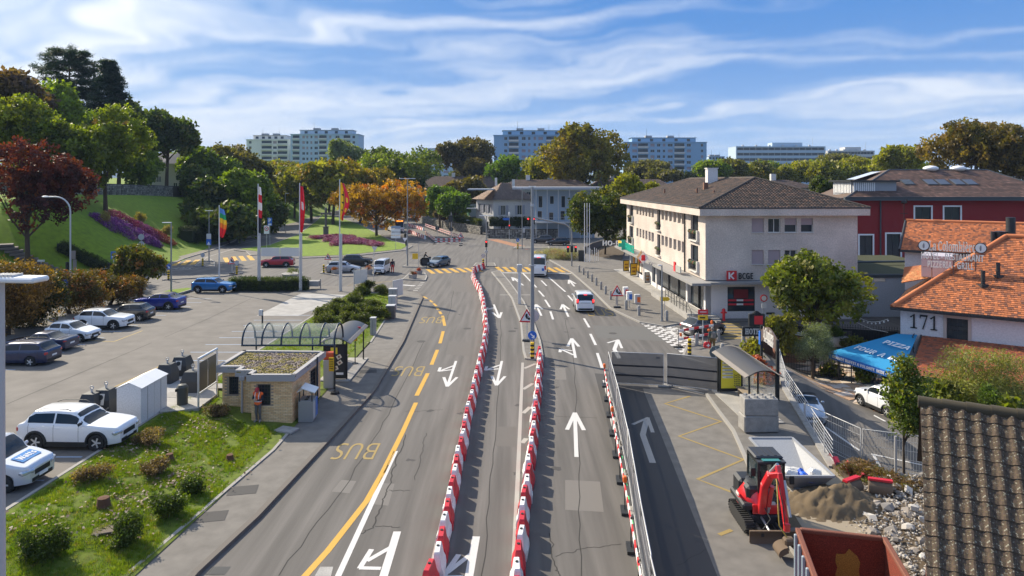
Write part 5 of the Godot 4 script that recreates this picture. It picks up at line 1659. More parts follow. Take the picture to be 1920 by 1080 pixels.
func trees():
	var gr=[Color(.07,.12,.014),Color(.22,.27,.025)]
	var dk=[Color(.035,.06,.014),Color(.11,.14,.025),Color(.18,.15,.03)]
	var yg=[Color(.16,.18,.015),Color(.34,.3,.02)]
	var au=[Color(.09,.11,.015),Color(.32,.28,.03),Color(.4,.2,.02)]
	var og=[Color(.2,.12,.015),Color(.5,.24,.015),Color(.55,.12,.02)]
	var br=[Color(.1,.07,.03),Color(.22,.14,.05)]
	var pu=[Color(.035,.008,.01),Color(.14,.025,.018),Color(.22,.06,.02)]
	tree("thin brown half-bare tree at the left edge on the hilltop",Vector3(-97.62,11,-135),22.58,12.3,6.75,{"cols":[Color(.12,.06,.05),Color(.2,.13,.07)],"dens":.5,"gap":.5})
	tree("tall bright green tree in front of the church spire",Vector3(-96,10.73,-150),23.82,6.28,8.65,{"cols":[Color(.09,.15,.015),Color(.28,.34,.025)],"size":1.1})
	conifer("flat-topped dark conifer left of the church spire",Vector3(-113.65,13.77,-178),32,8.5,true)
	conifer("broad dark cedar right of the church spire",Vector3(-99.89,13.72,-172),28.5,6.6)
	tree("dark oak below the cedar on the hill's skyline",Vector3(-93.96,10.36,-175),23.31,7.42,7.4,{"cols":dk})
	tree("dark round oak at the right end of the wooded hill",Vector3(-85.74,9.81,-172),20.05,8.94,6.95,{"cols":dk})
	tree("russet-topped small tree between the hill's green trees",Vector3(-85.15,9.98,-150),18,7.03,4.04,{"cols":[Color(.15,.09,.02),Color(.28,.17,.04)]})
	tree("wide green-gold tree at left above the purple maple",Vector3(-77.54,9.88,-112),15.62,2.09,8.18,{"cols":[Color(.08,.12,.014),Color(.34,.34,.03)],"size":.9,"dens":.75,"grow":1.0})
	tree("large green tree standing on the lawn before the stone wall",Vector3(-67.99,7.47,-116),16.53,4.04,8.48,{"cols":[Color(.06,.1,.014),Color(.26,.28,.025)],"size":.8,"dens":.7,"grow":.95,"trunk":.32})
	tree("green tree between the lawn tree and the hillside house",Vector3(-80.54,9.66,-150),10.82,1.35,4.04,{"cols":gr})
	tree("purple-leaved maple at the left edge beside the sloping lawn",Vector3(-61.46,.77,-88),16.91,5,7.28,{"kind":"broad","cols":pu,"size":.62,"dens":1.25,"trunk":.3})
	for q in [["round dark green shrub mass right of the sloping lawn",392,146,340,445,90],["olive green shrub behind the second flagpole",450,150,330,440,100],["dark green shrub dipping to the left street's bend",495,165,355,425,70],["low dark shrub on the left street's bank",430,138,385,462,110],["green shrub right of the hillside house",372,165,318,380,70]]:
		tree_at(q[0],q[1],q[2],q[3],q[4],q[5],dk if q[2] != 150 else gr,true)
	for q in [["reddish-brown tree left of the white apartment block",438,200,262,345,95],["green tree behind the rainbow flag",392,190,282,345,95],["brown-green tree behind the second flag",478,205,300,350,60]]:
		tree_at(q[0],q[1],q[2],q[3],q[4],q[5],[Color(.06,.07,.015),Color(.2,.15,.04)] if q[1] != 392 else gr,false)
	hedge("dark clipped hedge at the foot of the hill along the left street",[Vector3(-59.59,1.17,-127),Vector3(-62.57,1.23,-145.25),Vector3(-66.25,1.02,-174)],3.0,2.6,[Color(.012,.02,.006),Color(.04,.06,.015)],.5)
	tree("green-gold chestnut, first of the row beyond the lawn island",Vector3(-79.18,0,-235),18.73,6.62,7.23,{"cols":au,"kind":"broad"})
	tree("green-gold chestnut, second of the row beyond the lawn island",Vector3(-69.67,0,-222),16.16,5.91,7.26,{"cols":au,"kind":"broad"})
	tree("green-gold chestnut, third of the row beyond the lawn island",Vector3(-61.32,0,-212),18.92,5.55,7.75,{"cols":au,"kind":"broad"})
	tree("tall chestnut right of the Geneva flag's pole, green turning gold",Vector3(-51.18,0,-198),18.8,5.55,8,{"cols":au,"kind":"broad"})
	tree("golden chestnut behind the orange tree",Vector3(-44.78,0,-205),20.6,6.09,10.25,{"cols":[Color(.12,.11,.012),Color(.34,.24,.02),Color(.3,.13,.02)],"kind":"broad"})
	tree("orange autumn tree on the right of the lawn island",Vector3(-30.48,0,-156),12.64,2.56,9.9,{"cols":og,"kind":"broad","size":.75,"trunk":.3})
	tree("big round green tree above the orange one",Vector3(-39.41,0,-235),25.05,6.62,13.56,{"cols":[Color(.05,.085,.012),Color(.22,.25,.02)]})
	tree("silvery slender tree in front of the pale apartment block",Vector3(-73.85,0,-300),30.4,16.55,7.15,{"cols":[Color(.12,.15,.06),Color(.24,.27,.12)],"gap":.4})
	tree("slim pale tree right of the silvery one",Vector3(-69.63,0,-310),27.9,16.69,4.29,{"cols":[Color(.12,.15,.06),Color(.24,.27,.12)]})
	for q in [["brown oak left of the blue-grey apartment block",868,270,262,335,105],["dark brown shrubby tree before the long low house",868,205,333,392,75],["dark bronze tree behind the two garden shrubs",900,262,300,335,70]]:
		tree_at(q[0],q[1],q[2],q[3],q[4],q[5],[Color(.07,.06,.02),Color(.2,.14,.04)],false)
	for q in [["bright green round tree before the blue-grey apartments",945,235,296,345,62],["green shrub at the garden wall left of the white house",845,178,362,405,60],["green garden tree left of the white house",825,185,345,395,50]]:
		tree_at(q[0],q[1],q[2],q[3],q[4],q[5],[Color(.06,.12,.015),Color(.18,.26,.03)],false)
	tree("lemon-yellow tree beside the big golden plane tree",Vector3(6.92,0,-225),20.71,11.53,4.85,{"cols":yg})
	tree("huge round golden plane tree on the skyline",Vector3(22.16,0,-215),29.93,9.42,12.4,{"cols":[Color(.13,.12,.015),Color(.34,.26,.02),Color(.22,.13,.03)],"dens":1.1,"gap":.3,"trunk":.5})
	tree("dark leafy tree on the garden soil left of the cream block",Vector3(15.53,0,-116),12.4,2.41,5,{"cols":[Color(.03,.055,.012),Color(.12,.13,.02),Color(.3,.24,.02)],"size":.6,"dens":1.2,"trunk":.16})
	tree("yellow poplar behind the dark leafy tree",Vector3(22.02,0,-135),13.65,4.09,3.32,{"cols":yg})
	tree("small yellow tree peeping over the cream block's eaves",Vector3(30.23,0,-150),11.82,7.21,2.65,{"cols":yg})
	for q in [["bare brownish tree before the right apartment block",1215,260,305,338,70],["olive tree clump below the right apartment block",1245,250,318,338,60],["green tree right of the olive clump",1232,255,308,338,40]]:
		tree_at(q[0],q[1],q[2],q[3],q[4],q[5],[Color(.08,.08,.03),Color(.2,.17,.06)],false)
	for i in 3:tree_at(["left","middle","right"][i]+" one of the three dark cypresses by the right apartment block",1268+i*10,250,314+(i % 2)*3,338,8,dk,true)
	for q in [["green tree just right of the cream block's chimney",1372,235,300,335,70],["green tree behind the cream block's ridge",1420,240,308,336,60],["yellow-green tree below the ribbon-windowed office",1492,240,307,340,60],["golden tree left of the red building's dormer",1552,230,306,345,66],["green-gold tree above the red building's solar panels",1612,235,300,335,80],["bright yellow-green tree on the skyline above the red roof",1683,210,272,322,80],["bronze tree under the grey office wing",1572,300,290,315,70]]:
		tree_at(q[0],q[1],q[2],q[3],q[4],q[5],yg if q[1]>1480 and q[1]<1690 and q[1] != 1572 else [Color(.08,.09,.02),Color(.22,.19,.04)],false)
	tree("dark green tree between the cream block and the red dormer",Vector3(49.54,0,-112),13.26,9.38,1.55,{"cols":dk})
	tree("large bronze chestnut behind the red building",Vector3(90.55,0,-135),24.45,13.96,7.79,{"cols":[Color(.07,.07,.015),Color(.26,.17,.03),Color(.34,.2,.04)],"kind":"broad","gap":.35,"size":.9})
	tree("bronze chestnut cut off by the photo's right edge",Vector3(94.5,0,-130),21.4,12.4,6.5,{"cols":[Color(.06,.06,.015),Color(.22,.14,.03),Color(.3,.18,.04)],"kind":"broad","size":.9})
	tree("dark small pine on the horizon above the red roof",Vector3(158.4,0,-260),19.2,16.4,2.6,{"cols":dk})
	tree("leafy tree mass along the far left horizon behind the hill",Vector3(-123,0,-260),22.4,12.4,9,{"cols":gr})
	for i in 14:
		tree_at("hazy far tree in the line along the horizon",700+i*88,330+(i % 3)*25,318+(i*7) % 11,338,70,[Color(.06,.08,.025),Color(.16,.17,.04)],false)
	for i in 15:tree_at("leafy tree in the dense belt beyond the street trees",470+i*21,250+(i*37) % 60,300+(i*13) % 22,350,55,[gr,au,yg][i % 3],false,"belt of trees beyond the street trees")
	for i in 14:tree_at("leafy tree in the belt behind the cream block and red building",1335+i*32,225+(i*41) % 70,306+(i*11) % 16,338,62,[gr,yg,au][i % 3],false,"belt of trees behind the cream block")
	tree("round pollarded plane tree between the cream block and restaurant",Vector3(24.12,-2.96,-55),9.6,4.0,4.1,{"grow":1.0,"kind":"broad","cols":[Color(.07,.1,.014),Color(.28,.3,.035),Color(.3,.26,.04)],"size":.45,"dens":1.2,"lobes":18,"trunk":.3})
	tree("silvery olive tree behind the iron gate",Vector3(21.78,-2.04,-50.2),3.9,1.3,1.3,{"kind":"olive","cols":[Color(.1,.13,.075),Color(.27,.3,.2)],"size":.4,"trunk":.13})
	tree("slender young tree in front of the near tiled roof",Vector3(18.09,-1.51,-32),5.7,1.9,1.1,{"kind":"fine","cols":[Color(.04,.07,.012),Color(.13,.17,.02),Color(.3,.27,.03)],"size":.38,"trunk":.06,"gap":.4,"dens":.9})
	bush("large grey-green shrub above the near roof's ridge",Vector3(22.88,.63,-34),Vector3(2.9,1.9,1.8),[Color(.12,.14,.06),Color(.34,.32,.08)],"olive",.5,{"lobes":12})
	bush("small bright conical conifer behind the near roof's ridge",Vector3(20.61,2.36,-30),Vector3(.35,.75,.35),[Color(.06,.1,.012),Color(.13,.18,.02)],"fine",.2)
	bush("yellow-green creeper left of the grey-green shrub",Vector3(21.05,1.15,-34),Vector3(1.3,.7,.7),[Color(.12,.15,.02),Color(.3,.3,.04)],"broad",.35)
	bush("yellow-green creeper right of the small conical conifer",Vector3(22.53,1.67,-31),Vector3(1.0,.6,.7),[Color(.12,.15,.02),Color(.3,.3,.04)],"broad",.35)
	flowers()
	var rb=[Color(.05,.05,.012),Color(.2,.11,.025),Color(.35,.1,.03)]
	bush("tall mixed shrub with reddish leaves at the lot's far left corner",Vector3(-40.29,.16,-75.04),Vector3(2.6,3.0,2.2),[Color(.05,.07,.012),Color(.2,.17,.03),Color(.3,.1,.03)],"broad",.45,{"lobes":10})
	bush("dark green shrub behind the dark grey car",Vector3(-39.91,.24,-68.73),Vector3(3.6,2.1,2.2),rb,"fine",.45,{"lobes":10})
	bush("rusty-leaved shrub around the blue parking sign",Vector3(-40.47,.31,-63.39),Vector3(3.6,2.2,2.2),rb,"fine",.45,{"lobes":10})
	bush("dark ivy-covered shrub beside the grey pole",Vector3(-39.68,.38,-57.44),Vector3(3.0,2.6,2.2),[Color(.02,.035,.01),Color(.1,.09,.02),Color(.3,.13,.03)],"fine",.45,{"lobes":10})
	bush("orange-tipped shrub at the left edge above the ivy",Vector3(-39.34,.42,-54.06),Vector3(3.4,3.4,2.6),[Color(.06,.05,.015),Color(.3,.15,.04)],"fine",.5,{"lobes":9})
	hedge("low clipped hedge between the steps and the sloping lawn",[Vector3(-61.64,2.95,-94.5),Vector3(-58,1.38,-94.25),Vector3(-54.52,.06,-93.25),Vector3(-52.37,-.16,-92.25)],1.6,1.2,[Color(.02,.035,.008),Color(.09,.1,.02)],.4)
	hedge("clipped hedge in front of the flagpoles at the lot's end",[Vector3(-31.95,.12,-78.66),Vector3(-27.76,.12,-78.45),Vector3(-23.11,.12,-78.66)],1.3,1.25,[Color(.03,.06,.01),Color(.1,.13,.02)],.32)
	hedge("dark hedge on the wall right of the white house",[Vector3(-5.21,0,-161.2)+Vector3(0,2,0),Vector3(3.1,0,-161.2)+Vector3(0,2,0),Vector3(9.92,0,-161.2)+Vector3(0,2,0)],2.0,1.8,[Color(.015,.025,.008),Color(.05,.06,.015)],.5)
	hedge("green hedge with a white sign on the curved stone wall",[Vector3(-15.5,0,-183.18)+Vector3(0,1.9,0),Vector3(-7.67,0,-166.19)+Vector3(0,1.9,0)],1.2,1.2,[Color(.05,.08,.015),Color(.16,.17,.03)],.45)
	for i in 7:bush(["leafy plant by the lamp post on the garden wall","sunlit yellow-green plant on the garden wall","grassy plant on the garden wall","bare brown shrub on the garden wall","dark purple shrub in front of the green garden screen","brown shrub at the garden screen's right end","low shrub by the parked garden car"][i],Vector3(-29.22,0,-220.82).lerp(Vector3(-13.25,0,-183.18),i/6.0)+Vector3(0,1.5,-2-i % 2),Vector3(2.2,1.7-.1*i,1.6),[[Color(.04,.07,.012),Color(.13,.16,.03)],[Color(.14,.2,.02),Color(.3,.36,.03)],[Color(.1,.13,.02),Color(.22,.22,.04)],[Color(.1,.07,.04),Color(.16,.11,.06)],[Color(.05,.025,.03),Color(.1,.05,.05)],[Color(.1,.07,.05),Color(.14,.1,.06)],[Color(.06,.08,.02),Color(.2,.2,.03)]][i],"far",.6)
	var vs=[[312,972,.9,"round yew-green bush on the near grass, left of the kiosk pavement's edge"],[228,1022,.95,"round green bush beside the iron cover in the grass"],[80,1048,1.0,"dark bush at the photo's bottom left corner"],[358,922,.75,"dark low bush nearest the pavement on the near grass"]]
	for v in vs:bush(v[3],verge_pt(v[0],v[1]),Vector3(v[2]*.72,v[2]*.5,v[2]*.72),[Color(.025,.045,.008),Color(.11,.15,.02)],"fine",.2,{"dens":1.3,"lobes":7})
	for v in [[172,903,"brown dead shrub on scattered leaves behind the white van"],[292,888,"dry brown twiggy shrub in the middle of the near grass"],[280,832,"small reddish dead shrub in the white car's shadow"],[408,782,"straggly brown shrub beside the brick kiosk"]]:
		bush(v[2],verge_pt(v[0],v[1]),Vector3(.75,.35,.6),[Color(.12,.07,.04),Color(.3,.2,.12),Color(.1,.12,.02)],"fine",.18,{"dens":.7})
	var k=0
	for v in [[655,590],[676,588],[612,600],[668,570],[640,575],[700,575],[718,552],[690,545],[678,553],[665,563],[632,588],[703,600],[676,610],[607,610],[648,606]]:
		bush("low spreading green bush on the far verge beside the concrete apron",verge_pt(v[0],v[1]),Vector3(1.1,.55,.9)*rr(.8,1.1),[Color(.03,.05,.01),Color(.13,.14,.02)],"fine",.28,{"group":"low bushes on the far verge"})
		k+=1
func verge_pt(x:float,y:float) -> Vector3:
	var d=18.0
	while d<80:
		var X=(x-960)*d/1300.0
		if 12.4-(y-340)*d/1300.0 <= verge_h(X,d):return Vector3(X,verge_h(X,d),-d)
		d+=.1
	return Vector3.ZERO
func tree_at(label:String,x:float,d:float,yt:float,yb2:float,wpx:float,cols:Array,low:bool,group:=""):
	var X=(x-960)*d/1300.0
	var g=hill(X,-d) if X<-40 else .0
	var h=12.4-(yt-340)*d/1300.0-g
	var cb=12.4-(yb2-340)*d/1300.0-g
	tree(label,Vector3(X,g,-d),h,maxf(cb,.4) if not low else .3,wpx*.5*d/1300.0,{"cols":cols,"group":"far trees along the horizon" if label.begins_with("hazy") else group})
func flowers():
	var sets=[["purple heather mound, leftmost of the bed on the sloping lawn",213,428,3.4,0],["crimson heather mound at the top of the bed on the sloping lawn",240,420,3.4,1],["wide purple heather mound, lowest of the bed on the sloping lawn",252,440,4.0,0],["magenta heather mound in the middle of the bed on the sloping lawn",274,436,2.8,2],["rust-red heather mound, rightmost of the bed on the sloping lawn",296,446,3.0,3],["small purple mound at the foot of the bed on the sloping lawn",280,455,1.8,0]]
	var pc=[[Color(.1,.015,.13),Color(.3,.07,.34)],[Color(.18,.01,.05),Color(.42,.03,.12)],[Color(.18,.015,.1),Color(.4,.08,.25)],[Color(.2,.03,.015),Color(.42,.08,.03)]]
	for q in sets:
		var x:float=q[1];var y:float=q[2]
		var p=hill_pt(x,y)
		var t=thing("flower_bed",q[0],"flower bed",p,0,"heather mounds on the sloping lawn")
		var w=[];var c=[]
		for i in 170:
			var a=rr(0,TAU);var s=sqrt(R.randf())
			var dx=cos(a)*s*q[3];var dz=sin(a)*s*q[3]*.62
			w.append(Transform3D(yb(rr(0,360)).scaled(Vector3.ONE*rr(.4,.62)),Vector3(dx,hill(p.x+dx,p.z+dz)-p.y+.65*(1-s*s)+.15,dz)))
			c.append(pc[q[4]][0].lerp(pc[q[4]][1],R.randf()))
		many(clump("flower"),w,c,"flowers",M.petal,t)
	for q in [["grassy plume right of the heather bed",312,441],["grassy plume above the heather bed",262,417],["brown shrub left of the heather bed",192,420]]:
		bush(q[0],hill_pt(q[1],q[2]),Vector3(1.1,.9,.9),[Color(.2,.17,.06),Color(.34,.26,.12)],"needle",.5)
	var t=thing("flower_bed","sweeping pink and crimson flower bed on the lawn island","flower bed")
	var w=[];var c=[]
	for q in [[Vector3(-42.27,0,-146.55),Vector3(-38.02,0,-152.08),1.6],[Vector3(-37.95,0,-140.17),Vector3(-34.44,0,-149.26),2.0],[Vector3(-33.54,0,-132.13),Vector3(-37.08,0,-150.65),2.0],[Vector3(-36.74,0,-149.26),Vector3(-24.8,0,-130),1.9],[Vector3(-34.05,0,-136.61),Vector3(-26.87,0,-134.33),1.5]]:
		var l:float=q[0].distance_to(q[1])
		for i in int(l*26):
			var u=R.randf()
			w.append(Transform3D(yb(rr(0,360)).scaled(Vector3.ONE*rr(.4,.65)),q[0].lerp(q[1],u)+Vector3(rr(-1,1)*.6,.3+rr(0,.35),rr(-1,1)*q[2])))
			c.append(Color(.16,.012,.05).lerp([Color(.5,.03,.1),Color(.5,.12,.3),Color(.45,.25,.35)][R.randi() % 3],R.randf()))
	many(clump("flower"),w,c,"flowers",M.petal,t)
	bush("flowering bed of pale grasses at the right kerb of the junction",Vector3(7.44,0,-111.17),Vector3(3.6,.8,4.0),[Color(.12,.14,.05),Color(.4,.35,.3),Color(.4,.12,.12)],"olive",.6,{"name":"flower_bed","cat":"flower bed","lobes":12})
func hill_pt(x:float,y:float) -> Vector3:
	var d=60.0
	while d<300:
		var X=(x-960)*d/1300.0
		if 12.4-(y-340)*d/1300.0 <= hill(X,-d):return Vector3(X,hill(X,-d),-d)
		d+=.25
	return Vector3.ZERO
func resample(p:Array,step:float) -> Array:
	var c=Curve3D.new()
	for q in p:c.add_point(q)
	var l=c.get_baked_length()
	var out=[]
	var s=step*.5
	while s<l:
		out.append([c.sample_baked(s),(c.sample_baked(minf(s+.2,l))-c.sample_baked(maxf(s-.2,0))).normalized()])
		s+=step
	return out
func barrier_proto(red:bool) -> Node3D:
	var t=Node3D.new()
	var b=B.new()
	var pr=[[.0,.22,.5],[.1,.22,.5],[.26,.2,.49],[.4,.14,.455],[.74,.095,.36],[.8,.075,.33]]
	for i in pr.size()-1:
		var a:Array=pr[i];var d:Array=pr[i+1]
		var f=func(q,x,z):return Vector3(q[1]*x,q[0],q[2]*z)
		b.quad(f.call(a,1,1),f.call(a,1,-1),f.call(d,1,-1),f.call(d,1,1));b.quad(f.call(a,-1,-1),f.call(a,-1,1),f.call(d,-1,1),f.call(d,-1,-1))
		b.quad(f.call(a,-1,1),f.call(a,1,1),f.call(d,1,1),f.call(d,-1,1));b.quad(f.call(a,1,-1),f.call(a,-1,-1),f.call(d,-1,-1),f.call(d,1,-1))
	b.quad(Vector3(-.075,.8,.33),Vector3(.075,.8,.33),Vector3(.075,.8,-.33),Vector3(-.075,.8,-.33))
	for k in [-1,1]:b.box(Vector3(.19*k,.14,.0),Vector3(.08,.1,.34))
	part(b,"shell",M.plasticred if red else M.plasticwhite,t)
	b=B.new();b.cyl(Vector3(0,.79,.06),Vector3(0,.825,.06),.05,-1,8)
	part(b,"filler_cap",M.black,t)
	return t
func barrier_row(p:Array,where:String,protos:Array,start:=0):
	var i=start
	for q in resample(p,1.02):
		var o:Node3D=protos[i % 2].duplicate()
		named(o,"water_barrier",self)
		o.position=q[0]
		o.position+=Vector3(rr(-.04,.04),0,rr(-.03,.03))
		o.rotation=Vector3(0,atan2(q[1].x,q[1].z)+rr(-.07,.07),rr(-.02,.02))
		var c:String=["red","white"][i % 2]
		tag(o,"%s plastic water-filled barrier %s" % [c,where],"barrier","%s barriers %s" % [c,where])
		i+=1
func plank_barrier(label:String,a:Vector3,d:Vector3,hs:Array,step:=2.4,lamps:=false,group:=""):
	var t=thing("plank_barrier",label,"barrier",Vector3.ZERO,0,group)
	var l=a.distance_to(d)
	var u=(d-a)/l
	var n=maxi(1,int(l/step))
	var b=B.new()
	for i in n+1:
		var p=a+u*l*i/n
		b.cyl(p,p+Vector3(0,hs[-1]+.15,0),.025,-1,5)
		b.box(p+Vector3(0,.06,0),Vector3(.3,.1,.7),face(u))
	part(b,"post_and_feet",M.darkmetal,t)
	for h in hs:
		b=B.new()
		var k=int(l/.5)
		for i in k:
			b.col=Color(.6,.02,.03) if i % 2 else Color(.8,.79,.77)
			b.box(a+u*l*(i+.5)/k+Vector3(0,h,0),Vector3(.04,.17,l/k),face(u))
		part(b,"plank",M.vc,t)
	if lamps:
		for i in range(0,n+1,3):
			b=B.new();b.cbox(a+u*l*i/n+Vector3(0,hs[-1]+.28,0),Vector3(.14,.24,.18),.03)
			part(b,"warning_lamp",M.orange,t)
func barriers():
	var pr=[barrier_proto(true),barrier_proto(false)]
	barrier_row([Vector3(-3.4,0,-16.5),Vector3(-2.35,0,-21.78),Vector3(-2.35,0,-24.99),Vector3(-2.3,0,-33.94),Vector3(-2.23,0,-40.3),Vector3(-2.13,0,-46.06),Vector3(-2.03,0,-52.85),Vector3(-2.17,0,-58.19),Vector3(-2.51,0,-63.97),Vector3(-2.91,0,-70.09),Vector3(-3.48,0,-76.76),Vector3(-4.32,0,-82.67),Vector3(-5.04,0,-89.06),Vector3(-5.19,0,-93.72),Vector3(-4.66,0,-96.24),Vector3(-4.02,0,-98.59)],"in the long left row curving to the crossing",pr)
	barrier_row([Vector3(.0,0,-16.5),Vector3(.2,0,-21.78),Vector3(.45,0,-25.55),Vector3(.76,0,-29.96),Vector3(1.12,0,-34.74),Vector3(1.5,0,-40.5),Vector3(1.9,0,-47),Vector3(1.9,0,-49.45)],"in the straight right row ending at the traffic island",pr,1)
	barrier_row([Vector3(-28.79,0,-191.9),Vector3(-22.12,0,-174.27)],"in the short far row nearer the stone wall",pr)
	barrier_row([Vector3(-24.93,0,-167.92),Vector3(-18.63,0,-148.57)],"in the short far row beside the bus",pr)
	for q in pr:q.free()
	plank_barrier("two-plank red and white barrier running from the far barriers to the roadworks sign",Vector3(-23.37,0,-186.36),Vector3(-11.05,0,-146.55),[.5,.95])
	plank_barrier("two-plank red and white barrier closing the far lane beside the round sign",Vector3(-19.82,0,-158.04),Vector3(-15.63,0,-140.17),[.5,.95])
	plank_barrier("two-plank red and white barrier facing the junction below the roadworks sign",Vector3(-15.24,0,-136.61),Vector3(-10.17,0,-137.78),[.55,1.0])
	for i in 4:plank_barrier("red and white plank barrier behind the street trees beyond the lawn island",Vector3(-118.49,0,-358.22).lerp(Vector3(-49.82,0,-287.86),i/4.0),Vector3(-118.49,0,-358.22).lerp(Vector3(-49.82,0,-287.86),(i+.85)/4.0),[.6,1.1],4.0,false,"plank barriers behind the street trees")
	plank_barrier("long single-plank barrier with orange lamps along the screened fence",Vector3(3.55,0,-18.0),Vector3(5.6,0,-42.0),[.95],2.6,true)
	plank_barrier("two-plank red and white barrier across the side street before the grey hatchback",Vector3(12.4,0,-51.67),Vector3(15.62,0,-53.73),[.62,1.25],2.2)
	var t=thing("warning_lamps","small orange warning lamp hung on the side street barrier","lamp")
	var b=B.new();b.cbox(Vector3(12.56,0,-51.67)+Vector3(0,1.0,.1),Vector3(.16,.26,.16),.03);b.cbox(Vector3(15.46,0,-53.73)+Vector3(0,1.5,.1),Vector3(.16,.26,.16),.03)
	part(b,"lamp_body",M.orange,t)
func fence_panel(label:String,a:Vector3,d:Vector3,h:float,cloth:bool,group:=""):
	var t=thing("fence_panel",label,"fence panel",Vector3.ZERO,0,group)
	var b=B.new()
	var up=Vector3.UP
	var l=a.distance_to(d)
	b.tube([a,a+up*h,d+up*h,d],.024,6,false)
	b.cyl(a+up*.12,d+up*.12,.02,-1,5)
	part(b,"frame",M.galv,t)
	b=B.new()
	var u=(d-a)/l
	for i in int(l/.12):b.box(a+u*(i+.5)*.12+up*(h/2+.05),Vector3(.008,h-.1,.008))
	for y in [.3,.75,1.2,1.65]:
		if y<h:b.box((a+d)/2+up*y,Vector3(.012,.012,l),face(u))
	part(b,"wire_mesh",M.galv,t,"stuff")
	if cloth:
		b=B.new()
		var s=u.cross(up).normalized()*.012
		b.quad(a+s+up*.14,d+s+up*.14,d+s+up*(h-.02),a+s+up*(h-.02))
		part(b,"screen_cloth",mat("screen",.085,.087,.095,.9,0,{"alpha":.93}) if group else mat("screen_thin",.12,.12,.125,.9,0,{"alpha":.74}),t)
		if h>1.8:
			b=B.new()
			for y in [.62,1.2]:b.box((a+d)/2+up*y+s*1.5,Vector3(.01,.1,l),face(u))
			part(b,"cloth_strap",mat("strap",.03,.03,.034,.9),t)
			b=B.new()
			b.box(a.lerp(d,.9)+up*1.75-s*2.0,Vector3(.01,.1,.24),face(u))
			part(b,"small_sign",M.black,t)
	b=B.new()
	for q in [a,d]:b.cbox(q+up*.07,Vector3(.26,.14,.66),.03,face(u))
	part(b,"foot_block",M.concrete,t)
func fences():
	var p=resample([Vector3(3.62,0,-16),Vector3(3.78,0,-18.3),Vector3(4.12,0,-21.9),Vector3(4.8,0,-28.4),Vector3(5.36,0,-35),Vector3(5.88,0,-42.3)],3.3)
	for i in p.size():fence_panel("grey screened construction fence panel in the long row beside the right lane",p[i][0]-p[i][1]*1.62,p[i][0]+p[i][1]*1.62,2.0,true,"screened panels along the right lane")
	fence_panel("grey screened fence panel across the bus bay, left of the pair",Vector3(6.09,0,-42.31),Vector3(9.12,0,-41.76),2.0,true)
	fence_panel("grey screened fence panel across the bus bay, right of the pair",Vector3(9.37,0,-41.87),Vector3(12.52,0,-40.6),2.0,true)
	fence_panel("bare mesh fence panel in the restaurant yard behind the silver convertible",Vector3(16.3,-2,-38.7),Vector3(17.5,-2,-34.8),2.0,false)
	fence_panel("bare mesh fence panel right of the yard's white bay lines",Vector3(17.55,-2,-34.7),Vector3(20.6,-2,-33.4),2.0,false)
	fence_panel("bare mesh fence panel behind the slender young tree",Vector3(20.7,-2,-33.3),Vector3(23.8,-2,-32.2),2.0,false)
	var b=B.new()
	var rp=[Vector3(17.9,0,-46.5),Vector3(16.1,0,-40.8),Vector3(13.75,0,-29.7)]
	b.ribbon(rp,.35,.2,2.3)
	var w=solo(b,"retaining_wall",M.concrete,"low concrete wall between right pavement and restaurant yard","wall")
	var t=thing("railing","galvanised railing with thin rails on the low concrete wall","railing")
	var q=resample(rp,2.1)
	for i in q.size():
		b=B.new();b.cyl(q[i][0]+Vector3(0,.2,0),q[i][0]+Vector3(0,1.3,0),.028,-1,6)
		part(b,"post",M.galv,t)
	for k in 6:
		b=B.new()
		var hh=.42+.176*k
		b.tube([rp[0]+Vector3(0,hh,0),rp[1]+Vector3(0,hh,0),rp[2]+Vector3(0,hh,0)],.022 if k==5 else .012,5)
		part(b,"rail",M.galv,t)
	iron_fence("black iron gate to the restaurant courtyard beside the red-leaved shrub",[Vector3(20.18,-1.6,-51.85),Vector3(22.55,-2,-51.71)],1.75,"gate")
	iron_fence("black iron railing fence under the blue awning",[Vector3(22.55,-2,-51.71),Vector3(23.73,-2,-50.32),Vector3(27.9,-2,-49.01)],1.3,"fence")
	iron_fence("black iron fence with spear tips behind the olive tree",[Vector3(22.0,-1.6,-57.5),Vector3(31.5,-2,-56.5)],2.4,"fence")
	b=B.new()
	b.ribbon([Vector3(21.5,-1.6,-58.2),Vector3(31.8,-2,-57.2)],.1,2.0,2.2)
	solo(b,"dark_screen",mat("darkscreen",.02,.022,.025,.9),"dark screen behind the spear-tipped iron fence","screen")
func iron_fence(label:String,p:Array,h:float,cat:String):
	var t=thing("iron_"+cat,label,cat)
	for i in p.size()-1:
		var a:Vector3=p[i];var d:Vector3=p[i+1]
		var b=B.new()
		for y in [.15,h*.55,h-.15]:b.cyl(a+Vector3(0,y,0),d+Vector3(0,y,0),.02,-1,5)
		part(b,"rail",M.black,t)
		var l=a.distance_to(d)
		var n=int(l/.2)
		var bar=B.new()
		bar.cyl(Vector3.ZERO,Vector3(0,h,0),.014,-1,5);bar.cyl(Vector3(0,h,0),Vector3(0,h+.12,0),.03,.002,5)
		var bm=bar.mesh()
		for k in n:put(bm,"bar",M.black,t,"",tf(a.lerp(d,(k+.5)/n)))
		b=B.new();b.cyl(a,a+Vector3(0,h+.15,0),.07 if cat=="fence" else .12,-1,8)
		part(b,"post",M.black,t)
